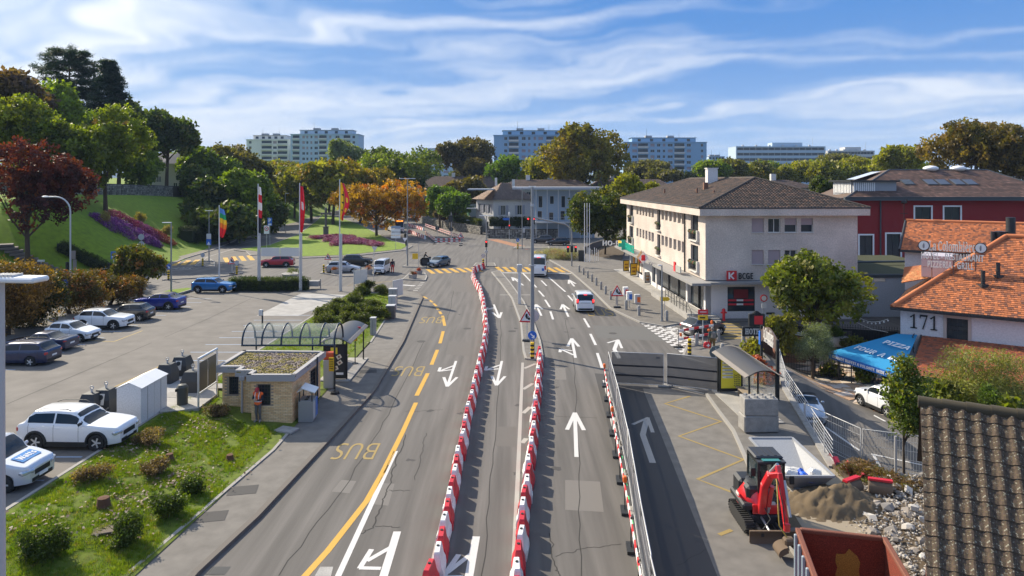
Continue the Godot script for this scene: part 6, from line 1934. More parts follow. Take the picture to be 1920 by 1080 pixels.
func kiosk_side():
	var t=thing("kiosk","small pale brick kiosk with mossy flat roof beside the bus lane","kiosk")
	var up=Vector3.UP
	var o=[Vector3(-13.2,0,-35.15),Vector3(-11.15,0,-35.15),Vector3(-10.95,0,-39.6),Vector3(-15.3,0,-39.8),Vector3(-15.35,0,-36.75),Vector3(-14.1,0,-36.75),Vector3(-14.1,0,-36.0),Vector3(-13.2,0,-36.0)]
	var b=B.new()
	var ctr=PackedVector2Array()
	for q in o:ctr.append(Vector2(q.x,q.z))
	var y0=-.1;var H0=2.35
	var wins={0:[[.3,1.15,.95,2.2]],4:[[.35,1.2,.85,2.15]],1:[[2.8,.9,3.8,2.1]]}
	var brick=B.new()
	brick.cbox(Vector3.ZERO,Vector3(.232,.067,.05),.006)
	var bm=brick.mesh()
	var wh=[];var wc=[]
	for i in o.size():
		var a:Vector3=o[i];var d:Vector3=o[(i+1) % o.size()]
		var u=(d-a).normalized();var l=a.distance_to(d)
		var nn=u.cross(up)
		var hs:Array=wins.get(i,[])
		b.wall(a+up*y0,u,l,H0-y0,hs,.15)
		for h in hs:win(t,tf(a+u*(h[0]+h[2])/2+up*(h[1]+y0)-nn*.1,face(nn)),h[2]-h[0],h[3]-h[1],"grid")
		if i in [2,3]:continue
		for r in int((H0-y0)/.08):
			for k in int(l/.245)+1:
				var x=(k+(.5 if r % 2 else .0))*.245
				var x0=maxf(x-.116,.0);var x1=minf(x+.116,l)
				if x1-x0<.05:continue
				x=(x0+x1)/2
				var y=y0+.04+r*.08
				var cut=false
				for h in hs:
					if x>h[0]-.13 and x<h[2]+.13 and y-y0>h[1]-.04 and y-y0<h[3]+.04:cut=true
				if cut:continue
				wh.append(Transform3D(Basis(u*(x1-x0)/.232,up,nn),a+u*x+up*y-nn*.012))
				var g=R.randf()
				wc.append(Color(.74,.5,.25).lerp([Color(.54,.31,.15),Color(.8,.63,.38)][R.randi() % 2],g*.6))
	part(b,"wall",mat("mortar",.3,.24,.18,1),t)
	many(bm,wh,wc,"bricks",M.vc,t)
	var ro=[Vector3(-13.4,2.65,-34.95),Vector3(-10.95,2.65,-34.95),Vector3(-10.7,2.65,-39.9),Vector3(-15.55,2.65,-40.1),Vector3(-15.6,2.65,-36.55),Vector3(-14.3,2.65,-36.55),Vector3(-14.3,2.65,-35.8),Vector3(-13.4,2.65,-35.8)]
	b=B.new()
	for i in ro.size():
		var a:Vector3=ro[i];var d:Vector3=ro[(i+1) % ro.size()]
		var u=(d-a).normalized()
		b.box((a+d)/2-up*.17-u.cross(up)*.11,Vector3(.22,.34,a.distance_to(d)+(.001 if i % 2 else .0)),face(u))
	part(b,"roof_edge",mat("zincgrey",.32,.31,.31,.7),t)
	b=B.new()
	b.slab(ro,-.12,0)
	part(b,"roof_gravel",mat("gravel",.2,.17,.13,1,0,{"tex":noise_tex("pebble",.25,.4,1.0,"cell"),"scale":1.2}),t)
	wh=[];wc=[]
	var poly=PackedVector2Array()
	for q in ro:poly.append(Vector2(q.x,q.z))
	var fn=FastNoiseLite.new();fn.frequency=.6
	var pebble=B.new();pebble.blob(Vector3.ZERO,Vector3(.05,.03,.05),2,.5,6)
	for i in 3600:
		var q=Vector2(rr(-15.5,-10.8),rr(-39.9,-35.0))
		if not Geometry2D.is_point_in_polygon(q,poly):continue
		var moss:bool=fn.get_noise_2d(q.x*1.6,q.y*1.6)>.02 or q.y>-36.2 or q.x<-14.6
		wh.append(Transform3D(yb(rr(0,360)).scaled(Vector3.ONE*rr(.6,1.5)),Vector3(q.x,2.545,q.y)))
		wc.append(Color(.12,.11,.01).lerp(Color(.28,.2,.02),R.randf()) if moss and R.randf()<.85 else Color(.12,.085,.065).lerp(Color(.34,.27,.22),R.randf() ** 2))
	many(pebble.mesh(),wh,wc,"roof_moss",M.vc,t)
	b=B.new()
	b.cyl(Vector3(-13.95,.2,-35.85),Vector3(-13.95,2.3,-35.85),.05,-1,6);b.cbox(Vector3(-13.95,2.22,-35.85),Vector3(.3,.24,.2),.03)
	part(b,"downpipe",mat("zincgrey",.32,.31,.31,.7),t)
	t=thing("curved_canopy","curved glass canopy on dark blue ribs behind the brick kiosk","canopy")
	var navy=mat("navy",.012,.03,.055,.45,.2)
	var xs=[-15.96,-14.8,-13.65,-12.55,-11.35,-10.5]
	var half=func(x):return arc(Vector3(x,2.72,-42.05),Vector3(0,0,1),up,1.05,.0,PI,14)
	for x in xs:
		b=B.new();b.tube(half.call(x),.055,6,false)
		part(b,"rib",navy,t)
	for i in xs.size()-1:
		b=B.new()
		var g=[half.call(xs[i]+.04),half.call(xs[i+1]-.04)]
		b.patch(g)
		part(b,"glass_panel",mat("canopyglass",.5,.53,.47,.3,0,{"alpha":.3}),t)
	b=B.new()
	for z in [-41.0,-43.1]:b.cyl(Vector3(-16.0,2.7,z),Vector3(-10.45,2.7,z),.06,-1,6)
	part(b,"rail",navy,t)
	for q in [Vector3(-10.5,.1,-41.0),Vector3(-10.5,.1,-43.1),Vector3(-15.9,.2,-43.1),Vector3(-12.4,.2,-43.1),Vector3(-10.75,.1,-38.3)]:
		b=B.new();b.cyl(q,Vector3(q.x,2.7,q.z),.05,-1,8)
		part(b,"post",navy,t)
	shelter("dark arched bus shelter with a poster panel behind the brick kiosk",Vector3(-10.9,.15,-45.2),.0,1)
	t=thing("ticket_machine","tall grey ticket machine with an orange-red head at the kerb","ticket machine",Vector3(-10.88,.12,-41.25),8)
	b=B.new();b.cbox(Vector3(0,.85,0),Vector3(.62,1.7,.45),.03);part(b,"cabinet",M.galv,t)
	b=B.new();b.cbox(Vector3(0,1.92,0),Vector3(.66,.42,.5),.06);part(b,"head",mat("machred",.6,.09,.03,.5),t)
	for i in 3:
		b=B.new();b.box(Vector3(.33,1.45-i*.36,.05),Vector3(.05,.28,.24));part(b,"notice",M.yellow if i<2 else M.black,t)
	t=thing("bus_stop_sign","bus stop post with yellow notices beside the ticket machine","bus stop sign",Vector3(-10.24,.12,-40.11))
	b=B.new();b.cyl(Vector3.ZERO,Vector3(0,2.75,0),.035,-1,6);b.cyl(Vector3.ZERO,Vector3(0,.12,0),.28,.22,12);part(b,"post",M.darkmetal,t)
	b=B.new();b.box(Vector3(-.2,1.7,.02),Vector3(.3,.8,.04));part(b,"timetable",M.yellow,t)
	b=B.new()
	for i in 5:b.box(Vector3(-.2,1.98-i*.13,.042),Vector3(.22,.03,.01))
	part(b,"print",M.black,t)
	t=thing("bus_stop_sign","red and yellow bus stop sign on a post beyond the shelter's poster","bus stop sign",Vector3(-10.5,.12,-46.41))
	b=B.new();b.cyl(Vector3.ZERO,Vector3(0,2.6,0),.035,-1,6);b.cyl(Vector3.ZERO,Vector3(0,.12,0),.25,.2,12);part(b,"post",M.darkmetal,t)
	b=B.new();b.box(Vector3(0,2.35,.03),Vector3(.75,.4,.04));part(b,"red_plate",M.red,t)
	b=B.new();b.box(Vector3(-.1,1.85,.03),Vector3(.5,.5,.04));part(b,"yellow_plate",M.yellow,t)
	b=B.new();b.box(Vector3(0,2.36,.055),Vector3(.5,.06,.01));b.box(Vector3(-.05,2.26,.055),Vector3(.4,.04,.01));part(b,"print",M.white,t)
	t=thing("recycling_station","steel recycling station with a pitched lid in front of the kiosk","recycling bin",Vector3(-10.35,.12,-35.79),4)
	b=B.new();b.cbox(Vector3(-.2,.55,.0),Vector3(.75,1.1,.9),.02);part(b,"cabinet",mat("binsteel",.3,.3,.29,.5,.4),t)
	for i in 3:
		b=B.new();b.box(Vector3(.19,.6,-.3+i*.3),Vector3(.06,.9,.25));part(b,"front_panel",[M.blue,mat("bluegrey",.16,.25,.38,.6),M.galv][i],t)
		b=B.new();b.cyl(Vector3(-.2,1.1,-.28+i*.28),Vector3(-.2,1.115,-.28+i*.28),.1,-1,10);part(b,"opening",M.black,t)
	b=B.new()
	for z in [-.44,.44]:b.box(Vector3(-.5,1.3,z),Vector3(.05,.5,.04));b.box(Vector3(.12,1.3,z),Vector3(.05,.5,.04))
	part(b,"lid_frame",M.darkmetal,t)
	b=B.new();b.box(Vector3(-.08,1.62,0),Vector3(.75,.04,1.0),Basis(Vector3(0,0,1),-.35));b.box(Vector3(-.5,1.62,0),Vector3(.3,.04,1.0),Basis(Vector3(0,0,1),.5));part(b,"lid",M.alu,t)
	b=B.new()
	b.slab([Vector3(-17.68,.66,-34.83),Vector3(-16.06,.66,-35.5),Vector3(-16.17,.62,-38.08),Vector3(-18.15,.57,-42.73),Vector3(-21.33,.55,-44.01),Vector3(-20.82,.62,-38.79)],.13,.4)
	var pt=struct(b,"container_patio",M.slabgrey)
	b=B.new()
	for q in [Vector3(-19.53,.58,-41.29),Vector3(-17.02,.61,-39.52),Vector3(-18.02,.63,-37.79)]:b.box(q+Vector3(0,.137,0),Vector3(1.7,.01,.9))
	part(b,"paving_slab",M.concrete,pt)
	for i in 2:
		t=thing("white_cabinet",["tall white ridge-topped cabinet next to the parked white car","tall white ridge-topped cabinet nearer the brick kiosk"][i],"cabinet",Vector3(-18.42,.58,-33.95-1.27*i),0,"pair of white cabinets")
		b=B.new()
		b.prism(PackedVector2Array([Vector2(-.58,0),Vector2(.58,0),Vector2(.58,1.85),Vector2(0,2.1),Vector2(-.58,1.85)]),-.625,.625)
		part(b,"body",mat("cabwhite",.72,.73,.75,.45,0,{"tex":noise_tex("scuff",.05,.84,1.0),"scale":.5}),t)
		b=B.new()
		for s in [-1,1]:b.box(Vector3(s*.32,2.0,0),Vector3(.7,.03,1.29),Basis(Vector3(0,0,1),-s*.41))
		part(b,"lid",M.white,t)
		b=B.new();b.box(Vector3(.583,.95,0),Vector3(.006,1.7,.02));part(b,"door_seam",M.darkmetal,t)
	for q in [["dark recycling container with a round port and white label",Vector3(-19.97,.57,-42),1.0,true],["dark recycling container left of the one with the round port",Vector3(-20.07,.6,-40.38),.95,false],["dark recycling container behind the notice board",Vector3(-17.75,.62,-38.58),1.0,false],["low dark container with a label beside the white cabinets",Vector3(-20.68,.66,-35.33),.95,true],["low dark container half hidden by the white car's bonnet",Vector3(-21.11,.66,-34.83),.9,false]]:
		t=thing("recycling_container",q[0],"recycling container",q[1],rr(-4,4),"dark recycling containers")
		b=B.new()
		var s:float=q[2]
		b.lathe([Vector2(.68*s,.0),Vector2(.68*s,.75*s),Vector2(.48*s,1.25*s),Vector2(.01,1.27*s)],Vector3.ZERO,4,true)
		b.xf=Transform3D()
		var body=part(b,"body",mat("anthracite",.03,.033,.038,.5),t)
		body.rotation.y=PI/4
		b=B.new();b.cyl(Vector3(0,1.25*s,0),Vector3(0,1.5*s,0),.05,-1,6);b.tube(arc(Vector3(0,1.52*s,0),Vector3(1,0,0),up,.09,0,TAU,10),.02,5,false);part(b,"lifting_hook",M.galv,t)
		if q[3]:
			b=B.new();b.box(Vector3(0,.8*s,.475*s),Vector3(.36,.55,.02),Basis(Vector3(1,0,0),-.2));part(b,"label_plate",M.offwhite,t)
			b=B.new();b.cyl(Vector3(0,.9*s,.46*s),Vector3(0,.92*s,.5*s),.13,-1,12);part(b,"round_port",M.black,t)
	t=thing("litter_bin","dark cylindrical litter bin on the container patio","litter bin",Vector3(-17.21,.65,-36.2))
	b=B.new();b.lathe([Vector2(.26,0),Vector2(.28,.95),Vector2(.3,1.0),Vector2(.2,1.14),Vector2(.01,1.18)],Vector3.ZERO,16);part(b,"body",mat("bingreen",.05,.055,.05,.5),t)
	b=B.new();b.box(Vector3(-.2,.9,.18),Vector3(.12,.14,.16));part(b,"opening",M.black,t)
	t=thing("notice_board","tall dark notice board in a grey steel frame left of the kiosk","notice board")
	var na=Vector3(-16.14,.65,-35.68);var nb=Vector3(-16.16,.63,-37.98)
	b=B.new();b.cyl(na,na+up*2.65,.05,-1,6);b.cyl(nb,nb+up*2.65,.05,-1,6);b.cyl(na+up*2.6,nb+up*2.6,.07,-1,6);b.cyl(na+up*.8,nb+up*.8,.04,-1,6)
	part(b,"frame",M.alu,t)
	for i in 2:
		b=B.new();b.box(na.lerp(nb,.27+.46*i)+up*1.62,Vector3(.03,1.5,na.distance_to(nb)*.42),face(nb-na));part(b,"panel",mat("boarddark",.05,.05,.05,.4),t)
	b=B.new();b.cbox(Vector3.ZERO,Vector3(1.0,.06,.8),.02,yb(20))
	solo(b,"iron_cover",mat("rustcover",.13,.1,.075,.9),"square rusty iron cover set in the near grass","cover","",tf(verge_pt(205,993)+up*.03))
	for q in [["short sawn tree stump in the near grass by the white van",194,952,.2],["small dark stump in the sunny grass below the kiosk",318,862,.14],["small dark stump close to the pavement edge",431,862,.14]]:
		b=B.new();b.lathe([Vector2(q[3]*1.5,-.1),Vector2(q[3]*1.1,.1),Vector2(q[3],q[3]*1.6),Vector2(.01,q[3]*1.7)],Vector3.ZERO,9)
		solo(b,"tree_stump",mat("stump",.12,.06,.035,1),q[0],"tree stump","",tf(verge_pt(q[1],q[2])))
	b=B.new();b.cbox(Vector3(0,.06,0),Vector3(1.0,.12,.7),.02)
	solo(b,"concrete_slab",M.concrete,"small concrete slab at the kiosk's near corner","slab","",tf(Vector3(-11.07,.12,-34.26)+Vector3(0,.0,.2),yb(-20)))
func shelter(label:String,at:Vector3,turn:float,style:int):
	var t=thing("bus_shelter",label,"bus shelter",at,turn)
	var b=B.new()
	var roofc:Material=mat("bronze",.1,.09,.075,.35,.4)
	var g=[[],[]];var g2=[[],[]]
	for k in 9:
		var q=k/8.0*2-1
		for s in 2:
			g[s].append(Vector3(q*.85,2.35+.3*(1-q*q),[2.65,-2.65][s]));g2[s].append(Vector3(q*.85,2.3+.3*(1-q*q),[2.65,-2.65][s]))
	b.patch(g)
	for s in 2:g2[s].reverse()
	b.patch(g2)
	part(b,"roof",roofc,t)
	b=B.new()
	for s in [-1,1]:b.cbox(Vector3(s*.88,2.33,0),Vector3(.26,.06,5.3),.02,Basis(Vector3(0,0,1),-s*.5))
	part(b,"roof_edge",mat("taupe",.22,.19,.16,.5,.2),t)
	for q in [Vector3(-.7,0,2.4),Vector3(.7,0,2.4),Vector3(-.7,0,-2.4),Vector3(.7,0,-2.4),Vector3(-.7*style,0,0)]:
		b=B.new();b.box(q+Vector3(0,1.2,0),Vector3(.08,2.4,.08));part(b,"post",M.black,t)
	var back=-.72*style
	for k in 3:
		b=B.new();b.box(Vector3(back,1.25,-1.6+k*1.6),Vector3(.02,1.9,1.45));part(b,"glass_panel",M.clearglass,t)
	b=B.new();b.box(Vector3(back*.5,.48,-.6),Vector3(.42,.05,2.6))
	for z in [-1.7,.4]:b.box(Vector3(back*.5,.24,z),Vector3(.3,.48,.05))
	part(b,"bench",mat("benchwood",.3,.24,.17,.7),t)
	b=B.new();b.box(Vector3(0,.02,0),Vector3(1.9,.06,5.6));part(b,"floor",M.slabgrey,t)
	var z=2.45 if style>0 else -2.3
	b=B.new();b.cbox(Vector3(0,1.15,z),Vector3(1.36,2.1,.16),.02);var pp=part(b,"poster_case",M.black,t)
	b=B.new()
	if style>0:
		b.col=Color(.025,.025,.03);b.box(Vector3(0,1.2,z+.085),Vector3(1.16,1.75,.01))
		b.col=Color(.75,.6,.04);b.box(Vector3(-.05,1.82,z+.092),Vector3(.42,.4,.01))
		for q in [[.25,1.45],[-.15,1.2],[.3,1.1],[.05,.75]]:
			b.col=Color(.7,.62,.5);b.box(Vector3(q[0],q[1],z+.092),Vector3(.3,.24,.01),Basis(Vector3(0,0,1),q[0]+.3))
			b.col=Color(.25,.1,.07);b.cyl(Vector3(q[0],q[1],z+.09),Vector3(q[0],q[1],z+.1),.07,-1,8)
		b.col=Color(.75,.75,.75);b.box(Vector3(.3,.42,z+.092),Vector3(.45,.14,.01))
	else:
		b.col=Color(.78,.68,.05);b.box(Vector3(0,1.2,z+.085),Vector3(1.16,1.8,.01))
		for i in 5:
			b.col=Color(.75,.75,.72);b.box(Vector3(-.2,1.75-i*.2,z+.092),Vector3(.62,.12,.01))
			b.col=Color(.1,.12,.2);b.box(Vector3(-.2+.03*i,1.75-i*.2,z+.099),Vector3(.45,.03,.008))
		for i in 6:
			for j in 3:b.col=Color(.05,.05,.07);b.box(Vector3(.22+j*.12,.45+i*.12,z+.092),Vector3(.12,.035,.01),Basis(Vector3(0,0,1),.7 if j % 2 else -.7))
	part(b,"poster",M.vc,pp)
func pole(t:Node3D,h:float,r0:float,r1:float,m:Material,sides:=8):
	var b=B.new()
	b.tube([Vector3.ZERO,Vector3(0,h*.5,0),Vector3(0,h,0)],[r0,lerpf(r0,r1,.5),r1],sides)
	b.cyl(Vector3.ZERO,Vector3(0,.06,0),r0*1.7,r0*1.6,sides)
	part(b,"pole",m,t)
func lamp_t(label:String,at:Vector3,h:float,arms:Array,l:float):
	var t=thing("street_lamp",label,"street lamp",at)
	pole(t,h,.1,.06,M.polegrey)
	for a in arms:
		var d=Vector3(cos(deg_to_rad(a)),0,-sin(deg_to_rad(a)))
		var b=B.new()
		b.cbox(Vector3(0,h,0)+d*l*.5,Vector3(.32,.09,l),.02,face(d))
		part(b,"lamp_head",M.alu,t)
	return t
func lamp_curved(label:String,at:Vector3,h:float,dir:Vector3,l:float):
	var t=thing("street_lamp",label,"street lamp",at)
	var b=B.new()
	var p=[Vector3.ZERO,Vector3(0,h*.4,0),Vector3(0,h-l*.7,0)]
	p.append_array(arc(Vector3(0,h-l*.7,0)+dir*l*.6,-dir,Vector3.UP,l*.6,.3,PI*.5,6))
	var e:Vector3=p[-1]+dir*l*.3
	p.append(e)
	b.tube(p,.085,8)
	part(b,"pole",M.galv,t)
	b=B.new();b.blob(e+dir*.35+Vector3(0,.02,0),Vector3(.45,.11,.2),1,.0,10,false)
	part(b,"lamp_head",M.white,t)
	return t
func signal_head(t:Node3D,at:Vector3,yaw:float,lit:=true):
	var bs=yb(yaw)
	var b=B.new()
	b.cbox(at,Vector3(.34,.98,.24),.04,bs)
	var o=part(b,"signal_head",M.black,t)
	for i in 3:
		b=B.new()
		var q:Vector3=at+bs*Vector3(0,.3-.3*i,.13)
		b.cyl(q,q+bs*Vector3(0,0,.02),.105,-1,12)
		part(b,"signal_lens",M.redlight if i==0 and lit else mat("lensdark",.03,.03,.02,.3),o)
		b=B.new();b.box(q+bs*Vector3(0,.12,.07),Vector3(.24,.015,.16),bs);part(b,"visor",M.black,o)
func plate(t:Node3D,at:Vector3,yaw:float,shape:String,w:float,h:float,m:Material,called:="sign_plate") -> MeshInstance3D:
	var b=B.new()
	var bs=yb(yaw)
	match shape:
		"rect":b.cbox(at,Vector3(w,h,.04),.01,bs)
		"disc":b.cyl(at-bs*Vector3(0,0,.02),at+bs*Vector3(0,0,.02),w/2,-1,20)
		"tri":b.prism(PackedVector2Array([Vector2(-w/2,-h/2),Vector2(w/2,-h/2),Vector2(0,h/2)]),-.02,.02,at,bs)
		"down":b.prism(PackedVector2Array([Vector2(0,-h/2),Vector2(w/2,h/2),Vector2(-w/2,h/2)]),-.02,.02,at,bs)
	return part(b,called,m,t)
func sign_post(label:String,at:Vector3,h:float,yaw:float,cat:="road sign") -> Node3D:
	var t=thing("road_sign",label,cat,at,yaw)
	pole(t,h,.035,.035,M.galv,6)
	return t
func roadworks(label:String,at:Vector3,h:float,s:float,yaw:=.0):
	var t=sign_post(label,at,h,yaw)
	var y=h-s*.42
	plate(t,Vector3(0,y,.04),0,"tri",s,s*.88,M.red)
	plate(t,Vector3(0,y-s*.03,.055),0,"tri",s*.72,s*.62,M.white,"sign_face")
	var b=B.new()
	b.blob(Vector3(-.02,y+s*.06,.085),Vector3(.06,.06,.015)*s*1.2,1,.0,8);b.box(Vector3(-.02,y-s*.08,.085),Vector3(.12,.22,.02)*s,Basis(Vector3(0,0,1),.4));b.blob(Vector3(s*.16,y-s*.2,.085),Vector3(s*.13,s*.08,.015),4,.2,8);b.box(Vector3(s*.08,y-s*.05,.085),Vector3(s*.22,s*.03,.02),Basis(Vector3(0,0,1),-.8))
	part(b,"digging_figure",M.black,t)
	b=B.new();b.cbox(Vector3(0,.08,0),Vector3(.7,.14,.4),.03);part(b,"foot_block",M.darkmetal,t)
	return t
func stripy(label:String,at:Vector3,disc:=0):
	var t=thing("island_bollard",label,"bollard",at)
	var b=B.new()
	for i in 8:
		b.col=Color(.75,.5,.02) if i % 2 else Color(.015,.015,.015)
		b.cyl(Vector3(0,i*.14,0),Vector3(0,i*.14+.14,0),.13,-1,12)
	part(b,"post",M.vc,t)
	if disc:
		b=B.new();b.cyl(Vector3(0,1.1,0),Vector3(0,1.35,0),.03,-1,6);part(b,"stem",M.galv,t)
		plate(t,Vector3(0,1.6,0),0,"disc",.62,.62,M.blue if disc==1 else M.galv)
		if disc==1:
			b=B.new();b.box(Vector3(0,1.6,.025),Vector3(.34,.07,.02),Basis(Vector3(0,0,1),-.8));b.box(Vector3(.12,1.5,.025),Vector3(.07,.2,.021));b.box(Vector3(.06,1.46,.025),Vector3(.2,.07,.022));part(b,"arrow",M.white,t)
	return t
func street_furniture():
	var up=Vector3.UP
	var b:B
	var t:Node3D
	t=thing("street_lamp","thick grey pole with flat white lamp head at the left edge","street lamp",Vector3(-9.63,.15,-13.0))
	pole(t,10.35,.13,.1,M.galv,14)
	b=B.new();b.cbox(Vector3(.28,10.42,.0),Vector3(1.15,.1,.42),.03,yb(-6));b.cbox(Vector3(-.2,10.36,0),Vector3(.5,.12,.3),.03)
	part(b,"lamp_head",M.white,t)
	b=B.new()
	for i in 6:b.box(Vector3(.0+i*.07,10.49,.0),Vector3(.02,.05,.3))
	part(b,"cooling_fin",M.galv,t)
	lamp_curved("curved-arm street lamp in front of the purple maple",Vector3(-49.31,.13,-77.42),10.8,Vector3(-1,0,0),2.7)
	lamp_t("slim lamp with a flat head by the lot's far grass corner",Vector3(-37.66,.14,-76.61),7.7,[180],.95)
	t=lamp_t("slim round-headed lamp with crossing sign on the small left island",Vector3(-46.34,0,-106.05),7.9,[0,180],.6)
	plate(t,Vector3(0,3.1,.1),0,"rect",.75,.9,M.blue);plate(t,Vector3(0,2.95,.13),0,"tri",.55,.5,M.white,"sign_face");plate(t,Vector3(0,4.0,.1),0,"rect",.7,.8,M.offwhite)
	t=lamp_t("tall double-armed lamp right of the lawn island",Vector3(-15.19,0,-100.75),12.8,[0,180],1.15)
	plate(t,Vector3(-.35,3.9,.1),0,"down",.7,.6,M.white)
	lamp_curved("curved lamp beyond the double-armed one by the garden wall",Vector3(-30.75,0,-220.82),11.6,Vector3(-1,0,0),3.0)
	t=thing("tall_mast","tall grey mast on the traffic island with a keep-right disc","mast",Vector3(1.45,.1,-49.5))
	pole(t,11.9,.17,.09,M.polegrey,12)
	b=B.new();b.box(Vector3(0,11.95,0),Vector3(.5,.05,.1));b.box(Vector3(0,6.3,0),Vector3(.5,.08,.3));b.box(Vector3(0,10.6,0),Vector3(.25,.2,.25));part(b,"bracket",M.galv,t)
	t=lamp_t("slim lamp post in front of the modern annexe",Vector3(1.86,0,-126.93),11.2,[0,180],1.0)
	b=B.new();b.cbox(Vector3(.3,3.4,0),Vector3(.4,.8,.3),.03);part(b,"signal_box",M.galv,t)
	stripy("yellow and black bollard under the blue arrow disc at the mast's foot",Vector3(1.41,.1,-48.16),1)
	t=lamp_t("twin-armed lamp carrying a red traffic light on the crossing island",Vector3(-3.71,.12,-100.4),7.3,[0,180],1.0)
	signal_head(t,Vector3(0,3.25,.2),0);b=B.new();b.cbox(Vector3(0,2.1,.05),Vector3(.5,.3,.2),.03);part(b,"button_box",M.galv,t)
	stripy("yellow and black bollard beside the twin-armed lamp on the crossing island",Vector3(-4.14,.12,-99.78),2)
	t=thing("traffic_light","traffic light portal with curved arm over the right lanes","traffic light",Vector3(8.65,.12,-100.4))
	b=B.new()
	var pp=[Vector3.ZERO,Vector3(0,4.6,0)]
	pp.append_array(arc(Vector3(-1.6,4.6,0),Vector3(1,0,0),up,1.6,.2,PI/2,6));pp.append(Vector3(-5.6,7.1,0))
	b.tube(pp,.11,8);part(b,"mast_arm",M.polegrey,t)
	for x in [-6.3,-5.5]:signal_head(t,Vector3(x,6.55,.15),0)
	for x in [-.55,.55]:signal_head(t,Vector3(x,2.5,.15),0)
	b=B.new();b.cbox(Vector3(0,2.5,.2),Vector3(.4,.9,.2),.03);part(b,"signal_box",M.black,t)
	t=thing("traffic_light","traffic light and grey back plate on a thin pole left of the steps","traffic light",Vector3(-52.01,-.49,-81.75))
	pole(t,4.6,.06,.06,M.galv);signal_head(t,Vector3(-.35,2.9,.1),0,false);b=B.new();b.cbox(Vector3(.3,4.2,0),Vector3(.5,1.0,.1),.02);b.cbox(Vector3(.45,3.0,0),Vector3(.4,1.3,.15),.02);part(b,"back_plate",mat("taupe",.22,.19,.16,.5),t)
	t=thing("traffic_light","traffic light with a blue crossing sign above the clipped hedge","traffic light",Vector3(-52.29,-.2,-91))
	pole(t,3.4,.06,.06,M.galv);plate(t,Vector3(0,2.9,.1),0,"rect",.62,1.0,M.blue);plate(t,Vector3(0,2.85,.13),0,"tri",.4,.42,M.white,"sign_face");signal_head(t,Vector3(-.55,1.4,0),20,false);signal_head(t,Vector3(.55,1.4,0),-20,false)
	t=thing("traffic_light","traffic light seen from behind at the far lane's closed end","traffic light",Vector3(-12.08,0,-137.78))
	pole(t,6.2,.06,.06,M.galv);b=B.new();b.cbox(Vector3(-.1,5.0,0),Vector3(.8,1.3,.2),.03);b.cbox(Vector3(0,2.9,0),Vector3(.8,.8,.1),.2);part(b,"back_plate",M.darkmetal,t)
	t=thing("traffic_light","low traffic light at the lawn island's right corner","traffic light",Vector3(-18.05,0,-118.53))
	pole(t,3.6,.06,.06,M.galv);signal_head(t,Vector3(-.2,3.0,.1),30,false);signal_head(t,Vector3(0,1.9,.1),0,false)
	t=thing("traffic_light","small red traffic light with blue direction sign before the hedge wall","traffic light",Vector3(-.57,0,-149.26))
	pole(t,5.3,.06,.06,M.galv);signal_head(t,Vector3(0,2.6,.1),0);b=B.new();b.prism(PackedVector2Array([Vector2(-1.5,0),Vector2(-1.2,-.25),Vector2(0,-.25),Vector2(0,.25),Vector2(-1.2,.25)]),-.03,.03,Vector3(0,4.3,.1));part(b,"direction_arrow",M.blue,t);b=B.new();b.blob(Vector3(0,5.4,0),Vector3(.2,.5,.2),1,0,8,false);part(b,"lamp_head",M.white,t)
	t=sign_post("blue parking sign on a slightly leaning post among the rusty shrubs",Vector3(-40.51,.31,-62.84),3.2,0);plate(t,Vector3(0,2.7,.05),0,"rect",.62,.95,M.blue);plate(t,Vector3(0,2.08,.05),0,"rect",.6,.3,M.white,"lower_plate")
	fit("P",.3,.5,M.white,t,tf(Vector3(0,2.78,.08)),"Droid Sans",.02,"letter")
	t=sign_post("blue parking sign on the lawn island's left corner",Vector3(-46.14,0,-132.13),5.4,0);plate(t,Vector3(0,4.7,.05),0,"rect",.85,1.5,M.blue);fit("P",.45,.7,M.white,t,tf(Vector3(0,4.95,.08)),"Droid Sans",.02,"letter");plate(t,Vector3(0,4.2,.08),0,"rect",.6,.3,M.white,"lower_plate")
	for q in [["white speed zone sign left of the parking sign on the lawn island",Vector3(-44.56,0,-125.94),4.3],["white speed zone sign on a pole beyond the lawn island's left corner",Vector3(-59.11,0,-179.11),4.2]]:
		t=sign_post(q[0],q[1],q[2],0);plate(t,Vector3(0,q[2]-.7,.05),0,"rect",.95,1.5,M.white);plate(t,Vector3(0,q[2]-.5,.075),0,"disc",.8,0,M.red,"ring");plate(t,Vector3(0,q[2]-.5,.09),0,"disc",.56,0,M.white,"ring_centre");fit("30",.36,.3,M.black,t,tf(Vector3(0,q[2]-.5,.12)),"Droid Sans",.01,"digits")
	lamp_t("thin lamp post on the lawn island beside the speed zone sign",Vector3(-54.9,0,-167.92),9.5,[0],.8)
	t=sign_post("round no-stopping sign before the dark shrubs",Vector3(-61.42,0,-152.08),3.6,0);plate(t,Vector3(0,3.3,.05),0,"disc",.75,0,M.red);plate(t,Vector3(0,3.3,.07),0,"disc",.55,0,M.blue,"sign_face");plate(t,Vector3(0,2.6,.05),0,"rect",.5,.5,M.offwhite,"lower_plate")
	t=sign_post("two round grey sign backs in front of the heather bed",Vector3(-52.39,.34,-98),4.6,0);plate(t,Vector3(0,4.2,.05),0,"disc",.85,0,M.galv);plate(t,Vector3(.02,3.2,.05),0,"disc",.8,0,M.galv)
	t=sign_post("stack of white direction signs at the lawn island's right tip",Vector3(-20.79,0,-124),4.6,0)
	for i in 4:plate(t,Vector3(0,4.2-i*.58,.06),0,"rect",1.7,.46,M.white if i else M.bluepaint,"direction_plate")
	t=sign_post("round dark sign back standing in the closed far lane",Vector3(-15.5,0,-143.93),3.2,0);plate(t,Vector3(0,2.7,0),0,"disc",.9,0,M.darkmetal)
	roadworks("roadworks triangle over a striped plate at the far closed lane",Vector3(-9.84,0,-133.22),2.6,1.25)
